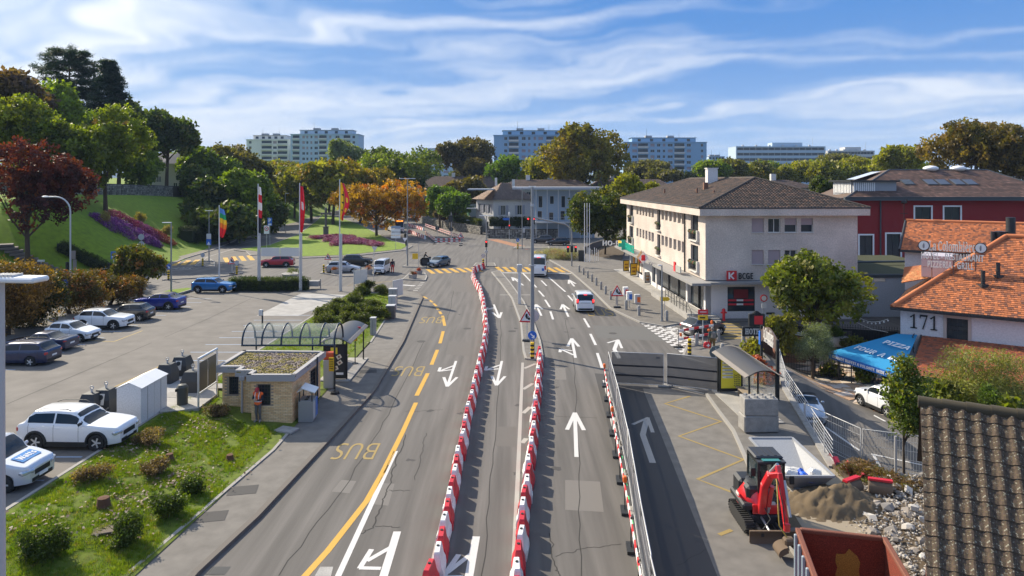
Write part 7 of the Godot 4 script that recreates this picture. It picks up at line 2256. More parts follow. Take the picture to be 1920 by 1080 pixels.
	roadworks("roadworks triangle with an orange lamp among the plaza bollards",Vector3(10.21,.12,-67.36),2.2,1.25)
	t=roadworks("roadworks triangle beside the tall mast on the island",Vector3(1.15,.1,-53.3),2.5,1.2,-10)
	t=sign_post("large round grey sign back right behind the tall mast",Vector3(1.72,.1,-54.39),2.2,0);plate(t,Vector3(-.05,1.75,0),0,"disc",.95,0,M.galv)
	t=sign_post("no-entry style ring sign over a white plate on the bank's side",Vector3(21.34,.1,-58.79),2.9,0);plate(t,Vector3(0,2.4,.04),0,"disc",.62,0,M.red);plate(t,Vector3(0,2.4,.06),0,"disc",.42,0,M.white,"sign_face");plate(t,Vector3(.02,1.75,.04),0,"rect",.42,.42,M.white,"lower_plate")
	t=sign_post("small red over yellow diversion sign at the side street barrier",Vector3(14.41,0,-52.34),2.9,0);plate(t,Vector3(0,2.55,.04),0,"rect",.75,.36,M.red);plate(t,Vector3(0,2.12,.04),0,"rect",.75,.36,M.yellow)
	b=B.new();b.box(Vector3(0,2.55,.065),Vector3(.5,.05,.01));part(b,"print",M.white,t);b=B.new();b.box(Vector3(-.05,2.12,.065),Vector3(.4,.1,.01));part(b,"print",M.black,t)
	t=sign_post("small yellow arrow sign on the plaza near the bank's railings",Vector3(13.72,.12,-62.36),1.9,0);b=B.new();b.prism(PackedVector2Array([Vector2(-.4,-.18),Vector2(.3,-.18),Vector2(.5,0),Vector2(.3,.18),Vector2(-.4,.18)]),-.02,.02,Vector3(0,1.7,.05));part(b,"arrow_plate",M.yellow,t)
	lamp_t("slim grey post with a small round sign before the bank's window",Vector3(13.17,.12,-60.93),4.9,[180],.35)
	t=sign_post("grey octagonal sign back at the end of the screened fence",Vector3(12.63,.1,-42.98),2.0,0);plate(t,Vector3(0,1.7,0),0,"disc",.8,0,mat("signback",.12,.15,.16,.5))
	stripy("short yellow and black bollard at the pavement corner by the side street",Vector3(12.58,.12,-49.12))
	stripy("yellow and black bollard with a blue disc at the left traffic island",Vector3(-42.98,.12,-86.76),1)
	stripy("yellow and black bollard with a grey disc on the small left island",Vector3(-44.79,.12,-100.4),2)
	stripy("yellow and black bollard with a round back by the small warning triangle",Vector3(-36.21,.12,-91.22),2)
	stripy("yellow and black bollard with a blue disc by the cycle markings",Vector3(1.06,.12,-125.7),1)
	stripy("yellow and black bollard beside the silver estate car",Vector3(-25.2,.12,-92.81))
	roadworks("small roadworks triangle on the left traffic island",Vector3(-37.05,.12,-91.75),2.3,1.1)
	roadworks("small roadworks triangle left of the silver estate car",Vector3(-25.22,.12,-95.02),2.4,1.0)
	t=sign_post("thin pole with yellow plate and dark sign back by the crossing",Vector3(-13.43,.12,-99.78),3.4,0);plate(t,Vector3(-.5,1.5,.05),0,"rect",.8,.8,M.yellow);b=B.new();b.cbox(Vector3(.9,.7,0),Vector3(1.3,1.2,.1),.25);part(b,"sign_back",M.darkmetal,t)
	t=sign_post("thin post with a small give-way sign by the white utility van",Vector3(-16.3,0,-81.83),4.8,0);plate(t,Vector3(.1,4.4,.05),0,"down",.7,.6,M.offwhite)
	t=thing("radar_column","slim grey column with a box head on the traffic island","speed camera",Vector3(.75,.1,-69.52))
	b=B.new();b.cbox(Vector3(0,1.9,0),Vector3(.3,3.8,.3),.03);part(b,"column",M.alu,t);b=B.new();b.cbox(Vector3(0,3.6,0),Vector3(.52,.75,.5),.05);part(b,"head",M.galv,t);b=B.new();b.cyl(Vector3(-.15,4.0,0),Vector3(-.15,5.9,0),.02,-1,5);part(b,"antenna",M.darkmetal,t)
	t=thing("parking_meter","white parking meter on a dark post behind the curved canopy","parking meter",Vector3(-20.36,.39,-56.55))
	b=B.new();b.cyl(Vector3.ZERO,Vector3(0,1.45,0),.07,-1,8);part(b,"post",M.darkmetal,t);b=B.new();b.cbox(Vector3(-.12,1.3,0),Vector3(.32,.5,.25),.04);part(b,"meter_head",M.offwhite,t)
	for q in [["dark concrete meter cabinet, nearest of the row by the left pavement",Vector3(-10.85,.12,-62.12),Vector3(.75,1.15,.75),M.darkkerb],["grey meter cabinet in the middle of the row by the left pavement",Vector3(-11.37,.12,-65.97),Vector3(.7,1.35,.7),M.galv],["tall white-topped cabinet, farthest of the row by the left pavement",Vector3(-11.91,.12,-69.41),Vector3(.8,1.5,.7),M.slabgrey],["beige cabinet standing alone beyond the bus shelter",Vector3(-11.09,.12,-55.43),Vector3(.42,1.35,.5),M.slabgrey],["grey cabinet beside the short retaining steps on the hill path",Vector3(-53.58,-.3,-86),Vector3(.55,1.2,.8),M.galv]]:
		t=thing("utility_cabinet",q[0],"utility cabinet",q[1]);b=B.new();b.cbox(Vector3(0,q[2].y/2,0),q[2],.02);part(b,"body",q[3],t)
		b=B.new();b.cbox(Vector3(0,q[2].y+.03,0),Vector3(q[2].x+.06,.07,q[2].z+.06),.02);part(b,"top",M.galv,t)
		b=B.new();b.box(Vector3(.0,q[2].y/2,q[2].z/2+.003),Vector3(.015,q[2].y*.8,.01));part(b,"door_seam",M.darkmetal,t)
	t=thing("display_board","free-standing white display board behind the row of cabinets","display board",Vector3(-12.11,.12,-73.57),60);b=B.new();b.cbox(Vector3(0,1.0,0),Vector3(1.6,1.7,.12),.02);part(b,"board",M.offwhite,t)
	t=thing("display_board","two-panel notice board at the far end of the verge","display board",Vector3(-16.82,.14,-77.01),55)
	for s in [-1,1]:
		b=B.new();b.cyl(Vector3(s*.95,0,0),Vector3(s*.95,2.6,0),.05,-1,6);part(b,"post",M.galv,t)
		b=B.new();b.box(Vector3(s*.46,1.7,0),Vector3(.88,1.5,.06));part(b,"panel",M.offwhite,t)
	var bo=Node3D.new()
	b=B.new();b.lathe([Vector2(.15,0),Vector2(.14,.82),Vector2(.1,.92),Vector2(.01,.95)],Vector3.ZERO,12);part(b,"post",M.slabgrey,bo)
	b=B.new();b.lathe([Vector2(.155,.66),Vector2(.155,.7)],Vector3.ZERO,12);part(b,"band",M.galv,bo)
	var row=[Vector3(9.08,0,-93.72),Vector3(9.39,0,-91.07),Vector3(9.62,0,-88.09),Vector3(9.79,0,-84.84),Vector3(9.95,0,-81.83),Vector3(10.1,0,-78.63),Vector3(10.17,0,-75.33),Vector3(10.24,0,-71.96),Vector3(10.43,0,-69.18),Vector3(10.92,0,-66.34),Vector3(11.62,0,-63.46)]
	for q in row:tag(dupe(bo,"bollard",q+up*.12),"pale concrete bollard in the curved row along the plaza kerb","bollard","bollards along the plaza kerb")
	for q in [["pale bollard standing alone at the plaza's near corner",Vector3(13.62,0,-61.06)],["pale bollard in front of the grey hatchback's rear wheel",Vector3(13.8,0,-51.83)],["pale bollard right behind the walking man",Vector3(15.84,0,-53.2)],["pale bollard by the chequered strip near the hotel sign",Vector3(17.76,0,-53.2)],["pale bollard at the corner of the right bus shelter's roof",Vector3(14.72,0,-48.55)]]:tag(dupe(bo,"bollard",q[1]+up*.12),q[0],"bollard")
	bo.free()
	for q in [["white newspaper box with a red side, leftmost of three by the bollards",Vector3(11.52,.12,-70.33),M.white,M.red],["white and blue newspaper box in the middle of three by the bollards",Vector3(11.4,.12,-67.36),M.white,M.blue],["grey newspaper box with orange front, right of the bollards",Vector3(11.88,.12,-65.7),M.galv,M.orange]]:
		t=thing("newspaper_box",q[0],"newspaper box",q[1]);b=B.new();b.cyl(Vector3.ZERO,Vector3(0,.9,0),.05,-1,6);part(b,"post",M.galv,t)
		b=B.new();b.cbox(Vector3(0,1.15,0),Vector3(.52,.85,.45),.03);part(b,"box",q[2],t);b=B.new();b.box(Vector3(.1,1.1,.23),Vector3(.3,.5,.02));part(b,"front",q[3],t)
	for q in [["yellow framed advertising board before the pharmacy window",Vector3(15.73,.12,-89.69),M.yellow,1.6],["small grey advertising board near the bank's entrance",Vector3(16.25,.12,-83.15),M.slabgrey,1.3],["slim yellow board at the pharmacy's far corner",Vector3(15.46,.12,-93.91),M.yellow,1.5]]:
		t=thing("advertising_board",q[0],"advertising board",q[1],20);b=B.new();b.cbox(Vector3(0,q[3]/2+.1,0),Vector3(q[3]*.6,q[3],.08),.02);part(b,"frame",M.darkmetal,t)
		b=B.new();b.box(Vector3(0,q[3]/2+.12,.045),Vector3(q[3]*.5,q[3]*.85,.02));part(b,"poster",q[2],t)
		b=B.new();b.box(Vector3(0,q[3]*.7,.058),Vector3(q[3]*.36,.16,.01));b.box(Vector3(0,q[3]*.4,.058),Vector3(q[3]*.3,.24,.01));part(b,"print",mat("brownprint",.3,.12,.02,.6),t)
	t=thing("fire_hydrant","red fire hydrant against the bank's pale wall","hydrant",Vector3(18.68,.12,-61.16));b=B.new();b.lathe([Vector2(.15,0),Vector2(.12,.1),Vector2(.12,.75),Vector2(.17,.8),Vector2(.14,1.0),Vector2(.01,1.08)],Vector3.ZERO,12);b.cyl(Vector3(-.26,.7,0),Vector3(.26,.7,0),.07,-1,8);part(b,"body",M.red,t)
	for i in 3:
		t=thing("flagpole","bare white flagpole in the cluster left of the cream block","flagpole",Vector3(11.09,0,-106.05)+Vector3(i*.35,.1,.3*i),0,"bare flagpoles left of the cream block");pole(t,9.0,.06,.04,M.white)
	t=thing("bicycle_stand","cluster of short white posts and a dark panel by the plaza","posts",Vector3(12.15,0,-106.75))
	for i in 6:
		b=B.new();b.cyl(Vector3(i*.32-.4,0,-.3*(i % 3)),Vector3(i*.32-.4,2.2-.2*(i % 3),-.3*(i % 3)),.045,-1,6);part(b,"post",M.white,t)
	b=B.new();b.box(Vector3(-1.5,.9,.2),Vector3(.9,1.8,.1));part(b,"panel",M.darkmetal,t)
	b=B.new();b.tube([Vector3(12.96,0,-120.3)+up*.7,Vector3(16.8,0,-130)+up*.7,Vector3(22.1,0,-140.17)+up*.7],.5,6);
	b=B.new();b.ribbon([Vector3(12.49,0,-117.66),Vector3(14.42,0,-124.96),Vector3(17.93,0,-133.22),Vector3(22.66,0,-138.97)],.25,1.3,1.3)
	solo(b,"garden_wall",M.darkkerb,"low dark curved wall round the garden left of the cream block","wall")
	fit("HO-RIC",3.4,.7,M.white,thing("shop_sign","white lettered sign at the far corner of the pharmacy canopy","sign",Vector3(14.4,3.75,-97)),tf(Vector3.ZERO),"Droid Sans",.1)
	flagpole("flagpole with a hanging rainbow flag at the lot's far end",Vector3(-32.69,.13,-77.42),9.6,0)
	flagpole("flagpole with a white, red and black flag, left of the banner",Vector3(-28.65,.12,-78.24),12.0,1)
	flagpole("flagpole with a hanging red flag, right of the banner",Vector3(-23.89,.12,-78.03),12.1,2)
	flagpole("flagpole with a yellow and red eagle flag, rightmost of the four",Vector3(-19.24,.13,-77.42),12.5,3)
	t=thing("banner","blank white banner of two panels between two flagpoles","banner")
	for i in 2:
		b=B.new();b.cbox(Vector3(-26.48,4.65,-76).lerp(Vector3(-24.38,4.65,-76),i),Vector3(2.05,.95,.05),.01);part(b,"panel",M.offwhite,t)
	for i in 5:
		t=thing("planter",["large round-topped planter of leafy plants right of the banner","concrete planter with orange flowers by the silver estate car","concrete planter with green and pink plants behind the utility van","concrete planter with red flowers on the crossing island, farther one","concrete planter with red flowers on the crossing island, nearer one"][i],"planter",[Vector3(-26.64,.05,-84.06),Vector3(-23.57,.12,-92.28),Vector3(-19.06,.12,-91.75),Vector3(-12.35,.12,-91.75),Vector3(-12.55,.12,-87.71)][i])
		var s:float=[1.7,.75,.9,.7,.75][i]
		b=B.new();b.lathe([Vector2(s*.62,0),Vector2(s*.75,s*.7),Vector2(s*.65,s*.7),Vector2(.01,s*.62)],Vector3.ZERO,4 if i else 12,i>0);part(b,"tub",M.slabgrey,t)
		crown(t,Vector3(0,s*.85,0),Vector3(s*.5,s*.28,s*.5),"fine",[Color(.06,.1,.02),[Color(.2,.2,.04),Color(.6,.12,.04),Color(.5,.15,.2),Color(.5,.04,.06),Color(.5,.04,.06)][i]],30,.22,4,.2,"plants")
	t=thing("wooden_bench","grey slatted bench by the hedge's right end","bench",Vector3(-22.75,.11,-79.51));b=B.new();b.cbox(Vector3(0,.6,0),Vector3(1.4,.6,.9),.03);part(b,"planter_box",M.slabgrey,t)
	b=B.new();b.cyl(Vector3.ZERO,Vector3(0,1.1,0),.06,-1,8);solo(b,"metal_post",M.slabgrey,"short metal post on the lot's exit right of the bench","post","",tf(Vector3(-21.96,.11,-79.51)))
	t=thing("stone_cross","grey stone wayside cross on the lawn island","monument",Vector3(-41.07,.16,-153))
	var st=mat("stonegrey",.17,.165,.15,.95,0,{"tex":noise_tex("fine",.09,.84,1.0),"scale":.5})
	b=B.new();b.cbox(Vector3(0,.12,0),Vector3(2.6,.24,2.2),.04);b.cbox(Vector3(0,.36,0),Vector3(1.9,.26,1.6),.04);b.cbox(Vector3(0,1.3,0),Vector3(.95,1.7,.95),.05);b.cbox(Vector3(0,2.2,0),Vector3(1.15,.2,1.1),.04);part(b,"pedestal",st,t)
	b=B.new();b.cbox(Vector3(0,4.2,0),Vector3(.46,3.9,.4),.06);b.cbox(Vector3(0,5.1,.003),Vector3(1.7,.42,.36),.06)
	for q in [Vector3(0,6.2,0),Vector3(-.9,5.1,0),Vector3(.9,5.1,0)]:b.blob(q,Vector3(.3,.3,.22),2,.1,8)
	part(b,"cross",st,t)
	b=B.new()
	b.slab([Vector3(-54.28,-.33,-84),Vector3(-49.43,-.52,-84),Vector3(-50.57,-.36,-88.25),Vector3(-55.3,-.16,-88.75)],.35,.6)
	struct(b,"path",M.walk)
	t=thing("hill_steps","shaded outdoor steps climbing the hill behind the purple maple","steps")
	for i in 14:
		b=B.new()
		var q:Vector3=Vector3(-57.3,-.03,-89.75).lerp(Vector3(-66.46,3.88,-90.75),i/13.0)
		q.y=hill(q.x,q.z)+.12
		b.cbox(q,Vector3(2.0,.3,2.6),.03,yb(35));part(b,"step",M.darkkerb,t)
	railing(self_thing("handrail","steel handrail beside the path at the foot of the steps","handrail"),Vector3(-54,-.22,-87.75),Vector3(-53.22,-.13,-92),1.1,M.galv,.8,"rail")
	railing(self_thing("handrail","low railing on the left street's inner pavement corner","handrail"),Vector3(-50.01,-.1,-96.75),Vector3(-52.57,.02,-104.5),1.1,M.galv,.9,"rail")
	t=thing("red_litter_bin","small red bin under a pale plate on the shaded slope","litter bin",Vector3(-59.77,.22,-88));b=B.new();b.cyl(Vector3(0,.3,0),Vector3(0,.95,0),.22,.24,10);part(b,"bin",M.red,t);b=B.new();b.cyl(Vector3.ZERO,Vector3(0,2.1,0),.03,-1,5);b.box(Vector3(0,2.1,0),Vector3(.9,.25,.05));part(b,"post",M.galv,t)
	b=B.new();b.ribbon([Vector3(-27.69,0,-268.67),Vector3(-19.76,0,-251.88),Vector3(-14.38,0,-233.62)],.08,2.4,2.4);solo(b,"garden_screen",mat("greenscreen",.02,.12,.07,.8),"green cloth screen behind the garden wall left of the white house","screen")
	b=B.new();b.box(Vector3(-38.85,0,-268.67)+Vector3(0,1.6,0),Vector3(9,3.2,.2));solo(b,"site_hoarding",M.slabgrey,"pale hoarding beside the far street behind the bus","hoarding")
	b=B.new();b.box(Vector3(-38.85,0,-268.67)+Vector3(0,3.7,.05),Vector3(9,.9,.2));solo(b,"red_hoarding",M.red,"red band on top of the pale far hoarding","hoarding")
func self_thing(called:String,label:String,cat:String) -> Node3D:return thing(called,label,cat)
func dupe(o:Node3D,called:String,at:Vector3) -> Node3D:
	var r:Node3D=o.duplicate()
	named(r,called,self)
	r.position=at
	r.rotation.y=rr(0,6)
	return r
func flagpole(label:String,at:Vector3,h:float,kind:int):
	var t=thing("flagpole",label,"flagpole",at)
	pole(t,h,.09,.055,M.alu,10)
	var b=B.new()
	if kind>0:
		b.cbox(Vector3(.17,3.2,0),Vector3(.2,6.4,.2),.03)
		part(b,"lower_post",M.galv,t)
	b=B.new()
	var L0:float=[3.2,5.2,5.2,4.2][kind]
	var fw:float=[.75,.35,.5,1.0][kind]
	var cols:Array=[[Color(.1,.25,.6),Color(.02,.3,.12),Color(.75,.5,.03),Color(.75,.2,.03),Color(.65,.03,.04),Color(.65,.03,.04)],[Color(.75,.73,.73),Color(.62,.03,.04),Color(.72,.7,.7),Color(.6,.03,.05),Color(.03,.03,.05),Color(.03,.03,.05)],[Color(.62,.02,.04),Color(.62,.02,.04),Color(.75,.7,.7),Color(.62,.02,.04),Color(.62,.02,.04),Color(.62,.02,.04)],[]][kind]
	var g=[]
	for i in 25:
		var v=i/24.0
		var row=[]
		for j in 13:
			var u=j/12.0
			var wd:float=fw*(.35+.65*sin(clampf(v*1.15,0,1)*PI) if kind==3 else .5+.5*sin(v*PI))
			row.append(Vector3(.07+u*wd,h-.3-v*L0-u*wd*.5,.14*sin(u*11.0+v*2.5)*(.4+u)))
		g.append(row)
	for i in 24:
		for j in 12:
			if kind==3:
				var y=i/24.0
				b.col=Color(.75,.5,.02) if j<6 else Color(.62,.02,.05)
				if j in [2,3,4] and (i % 5==2 or j==4) and y>.2 and y<.8:b.col=Color(.03,.025,.02)
				if j in [8,9] and i in [8,9,10,15,16,17]:b.col=Color(.7,.45,.03)
			else:b.col=cols[mini(5,i/4)] if not (kind==2 and cols[mini(5,i/4)].g>.3 and (j<3 or j>8)) else cols[0]
			b.quad(g[i+1][j],g[i+1][j+1],g[i][j+1],g[i][j])
	part(b,"flag",M.petal,t)
func seg(t:float,k:Array) -> float:
	for i in k.size()-1:
		if t <= k[i+1][0]:return lerpf(k[i][1],k[i+1][1],clampf((t-k[i][0])/maxf(k[i+1][0]-k[i][0],1e-4),0,1))
	return k[-1][1]
func paint(key:String,r:float,g:float,b:float,metal:=.0) -> Material:return mat("paint_"+key,r,g,b,.32,metal,{"coat":1.0})
var wheel_cache={}
func wheel(t:Node3D,at:Vector3,r:float,side:float):
	if not wheel_cache.has(r):
		var a=B.new()
		a.xf=Transform3D(Basis(Vector3(0,0,1),PI/2))
		a.lathe([Vector2(r*.62,-.11),Vector2(r*.95,-.1),Vector2(r,-.07),Vector2(r,.07),Vector2(r*.95,.1),Vector2(r*.62,.11)],Vector3.ZERO,20)
		var m=B.new()
		m.xf=a.xf
		m.lathe([Vector2(.01,.03),Vector2(r*.5,.03),Vector2(r*.64,.09),Vector2(r*.66,.1)],Vector3.ZERO,20)
		m.lathe([Vector2(r*.66,-.1),Vector2(.01,-.08)],Vector3.ZERO,20)
		var s=B.new()
		for i in 5:
			var w=TAU*i/5.0
			s.box(Vector3(-.085,sin(w)*r*.34,cos(w)*r*.34),Vector3(.03,r*.17,r*.56),Basis(Vector3(1,0,0),-w))
		s.cyl(Vector3(-.07,0,0),Vector3(-.105,0,0),r*.14,-1,10)
		wheel_cache[r]=[a.mesh(),m.mesh(),s.mesh()]
	var c:Array=wheel_cache[r]
	var o=put(c[0],"wheel",M.rubber,t,"",Transform3D(Basis(Vector3.UP,.0 if side<0 else PI),at))
	put(c[1],"rim_bowl",M.darkmetal,o)
	put(c[2],"rim",M.alu,o)
func car(called:String,label:String,at:Vector3,yaw:float,pm:Material,s:Dictionary) -> Node3D:
	var t=thing(called,label,s.get("cat","car"),at,yaw)
	var L0:float=s.L;var W:float=s.W/2;var H0:float=s.H
	var hood:float=s.hood;var nose:float=s.nose;var tail:float=s.tail
	var xw:float=s.xw;var xr:float=s.xr;var xq:float=s.xq;var xb:float=s.xb
	var wr:float=s.get("wr",.33);var a1:float=s.get("a1",.85);var a2:float=s.get("a2",L0-.8)
	var gc:float=s.get("gc",.24)
	var tumble:float=s.get("tumble",.74)
	var low=func(q):return seg(q,[[.0,nose*.78],[.07,nose*.95],[.3,nose],[xw,hood],[xb-.2,hood+.06],[xb,tail],[L0-.08,tail],[L0,tail*.86]])
	var roof=func(q):return maxf(low.call(q),seg(q,[[xw,hood],[xr,H0*.965],[(xr+xq)/2,H0],[xq,H0*.975],[xb,tail]]) if q>xw and q<xb else .0)
	var wid=func(q):return W*seg(q,[[.0,.74],[.1,.86],[.35,.95],[.8,1.0],[L0-.9,1.0],[L0-.25,.965],[L0-.05,.9],[L0,.84]])
	var ra=wr*1.16
	var bot=func(q):
		var y=gc
		for a in [a1,a2]:
			if absf(q-a)<ra:y=maxf(y,wr+sqrt(ra*ra-(q-a)*(q-a)))
		if q<.5:y=maxf(y,gc+.05*(1-q/.5))
		return y
	var P=func(q:float,k:int) -> Vector3:
		var w:float=wid.call(q);var l:float=low.call(q);var r:float=roof.call(q);var y:float=minf(bot.call(q),l*.82)
		var z=q-L0/2
		var gh=clampf((r-l)/.3,0,1)
		var e=lerpf(w*.8,minf(w*.93,W*tumble+(1.0-(r-l)/maxf(H0-l,.1))*W*.16),gh)
		match k:
			0:return Vector3(0,y if q<.1 or q>L0-.1 else gc,z)
			1:return Vector3(w*.9,y,z)
			2:return Vector3(w*.985,y+.03,z)
			3:return Vector3(w,maxf(y+.05,l*.62),z)
			4:return Vector3(w*.99,l*.9,z)
			5:return Vector3(w*.945,l,z)
			6:return Vector3(w*.925,l+.015,z)
			7:return Vector3(e,lerpf(l+.02,r-.05,gh),z)
			8:return Vector3(e*.72,lerpf(l+.03,r,gh),z)
		return Vector3(0,lerpf(l+.045,r+.025,gh),z)
	var ts=[.0,.03,.08,.16,.28,.45,xw-.15,xw,xw+.02,xr,xr+.15,xq-.15,xq,xb,xb+.02,L0-.25,L0-.12,L0-.05,L0]
	for i in 4:ts.append(lerpf(xw,xr,.2+.2*i));ts.append(lerpf(xq,xb,.2+.2*i));ts.append(lerpf(xr,xq,.2+.2*i))
	for a in [a1,a2]:
		for i in 11:ts.append(a+ra*1.001*cos(PI*i/10.0))
	ts.sort()
	var g=[]
	for q in ts:
		if q<0 or q>L0 or (g.size() and q-L0/2-g[-1][0].z<.012 and q<L0):continue
		var row=[]
		for k in 10:row.append(P.call(q,k))
		for k in range(8,-1,-1):row.append(Vector3(-row[k].x,row[k].y,row[k].z))
		g.append(row)
	var b=B.new()
	g.reverse()
	b.patch(g)
	g.reverse()
	for e in [0,-1]:
		var row:Array=g[e]
		var c=Vector3(0,row[3].y,row[0].z)
		for k in 18:b._f([c,row[k],row[k+1]],Vector3(0,0,-1 if e==0 else 1))
	part(b,"body",pm,t)
	var off=.008
	var side=func(q0:float,q1:float,sx:float,f0:float,f1:float) -> B:
		var o=B.new()
		var gg=[[],[]]
		for i in 5:
			var q=lerpf(q0,q1,i/4.0)
			var lo:Vector3=P.call(q,6);var hi:Vector3=P.call(q,7)
			for j in 2:
				var p:Vector3=lo.lerp(hi,[f0,f1][j])
				gg[j].append(Vector3((p.x+off)*sx,p.y,p.z))
		if sx>0:gg[0].reverse();gg[1].reverse()
		o.patch(gg)
		return o
	var nw:int=s.get("nwin",2)
	var w0=lerpf(xw,xr,.45);var w1=lerpf(xq,xb,s.get("wend",.35))
	for sx in [-1.0,1.0]:
		for i in nw:
			var q0=lerpf(w0,w1,i/float(nw))+(.04 if i else .0);var q1=lerpf(w0,w1,(i+1)/float(nw))-.04
			if s.get("van",false) and i>0:continue
			part(side.call(q0,q1,sx,.08,.9),"side_window",M.glass,t)
	for e in [[xw,xr,"windscreen",-1.0],[xb,xq,"rear_window",1.0]]:
		var o=B.new()
		var gg=[]
		for i in 5:
			var q:float=lerpf(e[0],e[1],.1+.8*i/4.0)
			if e[2]=="rear_window" and s.has("rw"):q=lerpf(e[0],e[1],s.rw+(.9-s.rw)*i/4.0)
			var row=[]
			for k in [7,8,9]:row.append(P.call(q,k)+Vector3(-.05 if k==7 else .0,off*.8,off*e[3]))
			for k in [8,7]:row.append(P.call(q,k)*Vector3(-1,1,1)+Vector3(.05 if k==7 else .0,off*.8,off*e[3]))
			if e[3]<0:pass
			gg.append(row)
		if e[3]>0:
			for r2 in gg:r2.reverse()
		for r2 in gg:r2.reverse()
		o.patch(gg)
		part(o,e[2],M.glass,t)
	if s.has("top"):
		var o=B.new()
		var gg=[]
		for i in 9:
			var q:float=lerpf(xr-.05,s.get("topend",xq+.05),i/8.0)
			var row=[]
			for k in [7,8,9]:row.append(P.call(q,k)+Vector3(.01,.012,0))
			for k in [8,7]:row.append(P.call(q,k)*Vector3(-1,1,1)+Vector3(-.01,.012,0))
			gg.append(row)
		gg.reverse()
		o.patch(gg)
		part(o,"roof_panel",s.top,t)
	var hl:float=s.get("hl",.4)
	var nz=-L0/2
	for sx in [-1,1]:
		var o=B.new();o.cbox(Vector3(sx*W*.74,nose*.76,nz+.13),Vector3(hl,.15,.24),.04,yb(-sx*24));part(o,"headlight",M.lamplens,t)
		o=B.new();o.cbox(Vector3(sx*(W*.9-.1),s.get("tly",tail*.82),L0/2-.09),Vector3(.24,s.get("tlh",.2),.18),.04,yb(sx*12));part(o,"taillight",M.lampred,t)
		o=B.new();o.cbox(Vector3(sx*(W+.07),hood+.1,nz+xw+.35),Vector3(.2,.14,.1),.04);part(o,"mirror",pm if not s.get("clad",false) else M.black,t)
		o=B.new()
		for q in [w0+.12,lerpf(w0,w1,.5),w1-.1]:
			var line=[]
			for k in [2,3,4,5]:line.append(P.call(q,k)*Vector3(sx,1,1)+Vector3(sx*.002,0,0))
			o.tube(line,.007,4,false)
		part(o,"door_seam",M.black,t)
		o=B.new()
		for q in [lerpf(w0,w1,.42),lerpf(w0,w1,.86)]:o.cbox(P.call(q,4)*Vector3(sx,1,1)+Vector3(sx*.01,-.03,0),Vector3(.03,.03,.18),.008)
		part(o,"door_handle",pm,t)
		if s.get("clad",false):
			o=B.new()
			o.box(Vector3(sx*(W-.02),gc+.05,(a1+a2)/2-L0/2),Vector3(.07,.2,a2-a1-2*ra))
			for a in [a1,a2]:o.tube(arc(Vector3(sx*(W-.01),wr,a-L0/2),Vector3(0,0,1),Vector3.UP,ra+.03,-.15,PI+.15,12),.065,6,false)
			part(o,"cladding",M.black,t)
		if s.get("rails",false):
			o=B.new();o.tube([Vector3(sx*W*.68,H0-.02,xr-L0/2+.2),Vector3(sx*W*.7,H0+.06,xr-L0/2+.4),Vector3(sx*W*.7,H0+.06,xq-L0/2-.4),Vector3(sx*W*.68,H0-.02,xq-L0/2-.15)],.02,5);part(o,"roof_rail",M.darkmetal,t)
		for a in [a1,a2]:
			o=B.new();o.cyl(Vector3(sx*(W-.3),wr,a-L0/2),Vector3(sx*(W-.05),wr,a-L0/2),ra*.99,-1,16);part(o,"wheel_well",M.black,t)
			wheel(t,Vector3(sx*(W-.1),wr,a-L0/2),wr,sx)
	var o=B.new()
	o.cbox(Vector3(0,nose*.66,nz+.03),Vector3(W*.95,nose*.22,.08),.02);o.cbox(Vector3(0,gc+.13,nz+.03),Vector3(W*1.25,.15,.1),.02);part(o,"grille",M.black,t)
	o=B.new();o.cbox(Vector3(0,gc+.12,L0/2-.03),Vector3(W*1.5,.2,.1),.03);part(o,"rear_bumper",M.black if s.get("clad",true) else pm,t)
	for e in [-1,1]:
		o=B.new();o.box(Vector3(0,[nose*.5,s.get("py",tail*.62)][0 if e<0 else 1],e*(L0/2+[.04,.012][0 if e<0 else 1])),Vector3(.46,.11,.02));part(o,"number_plate",M.white,t)
	return t
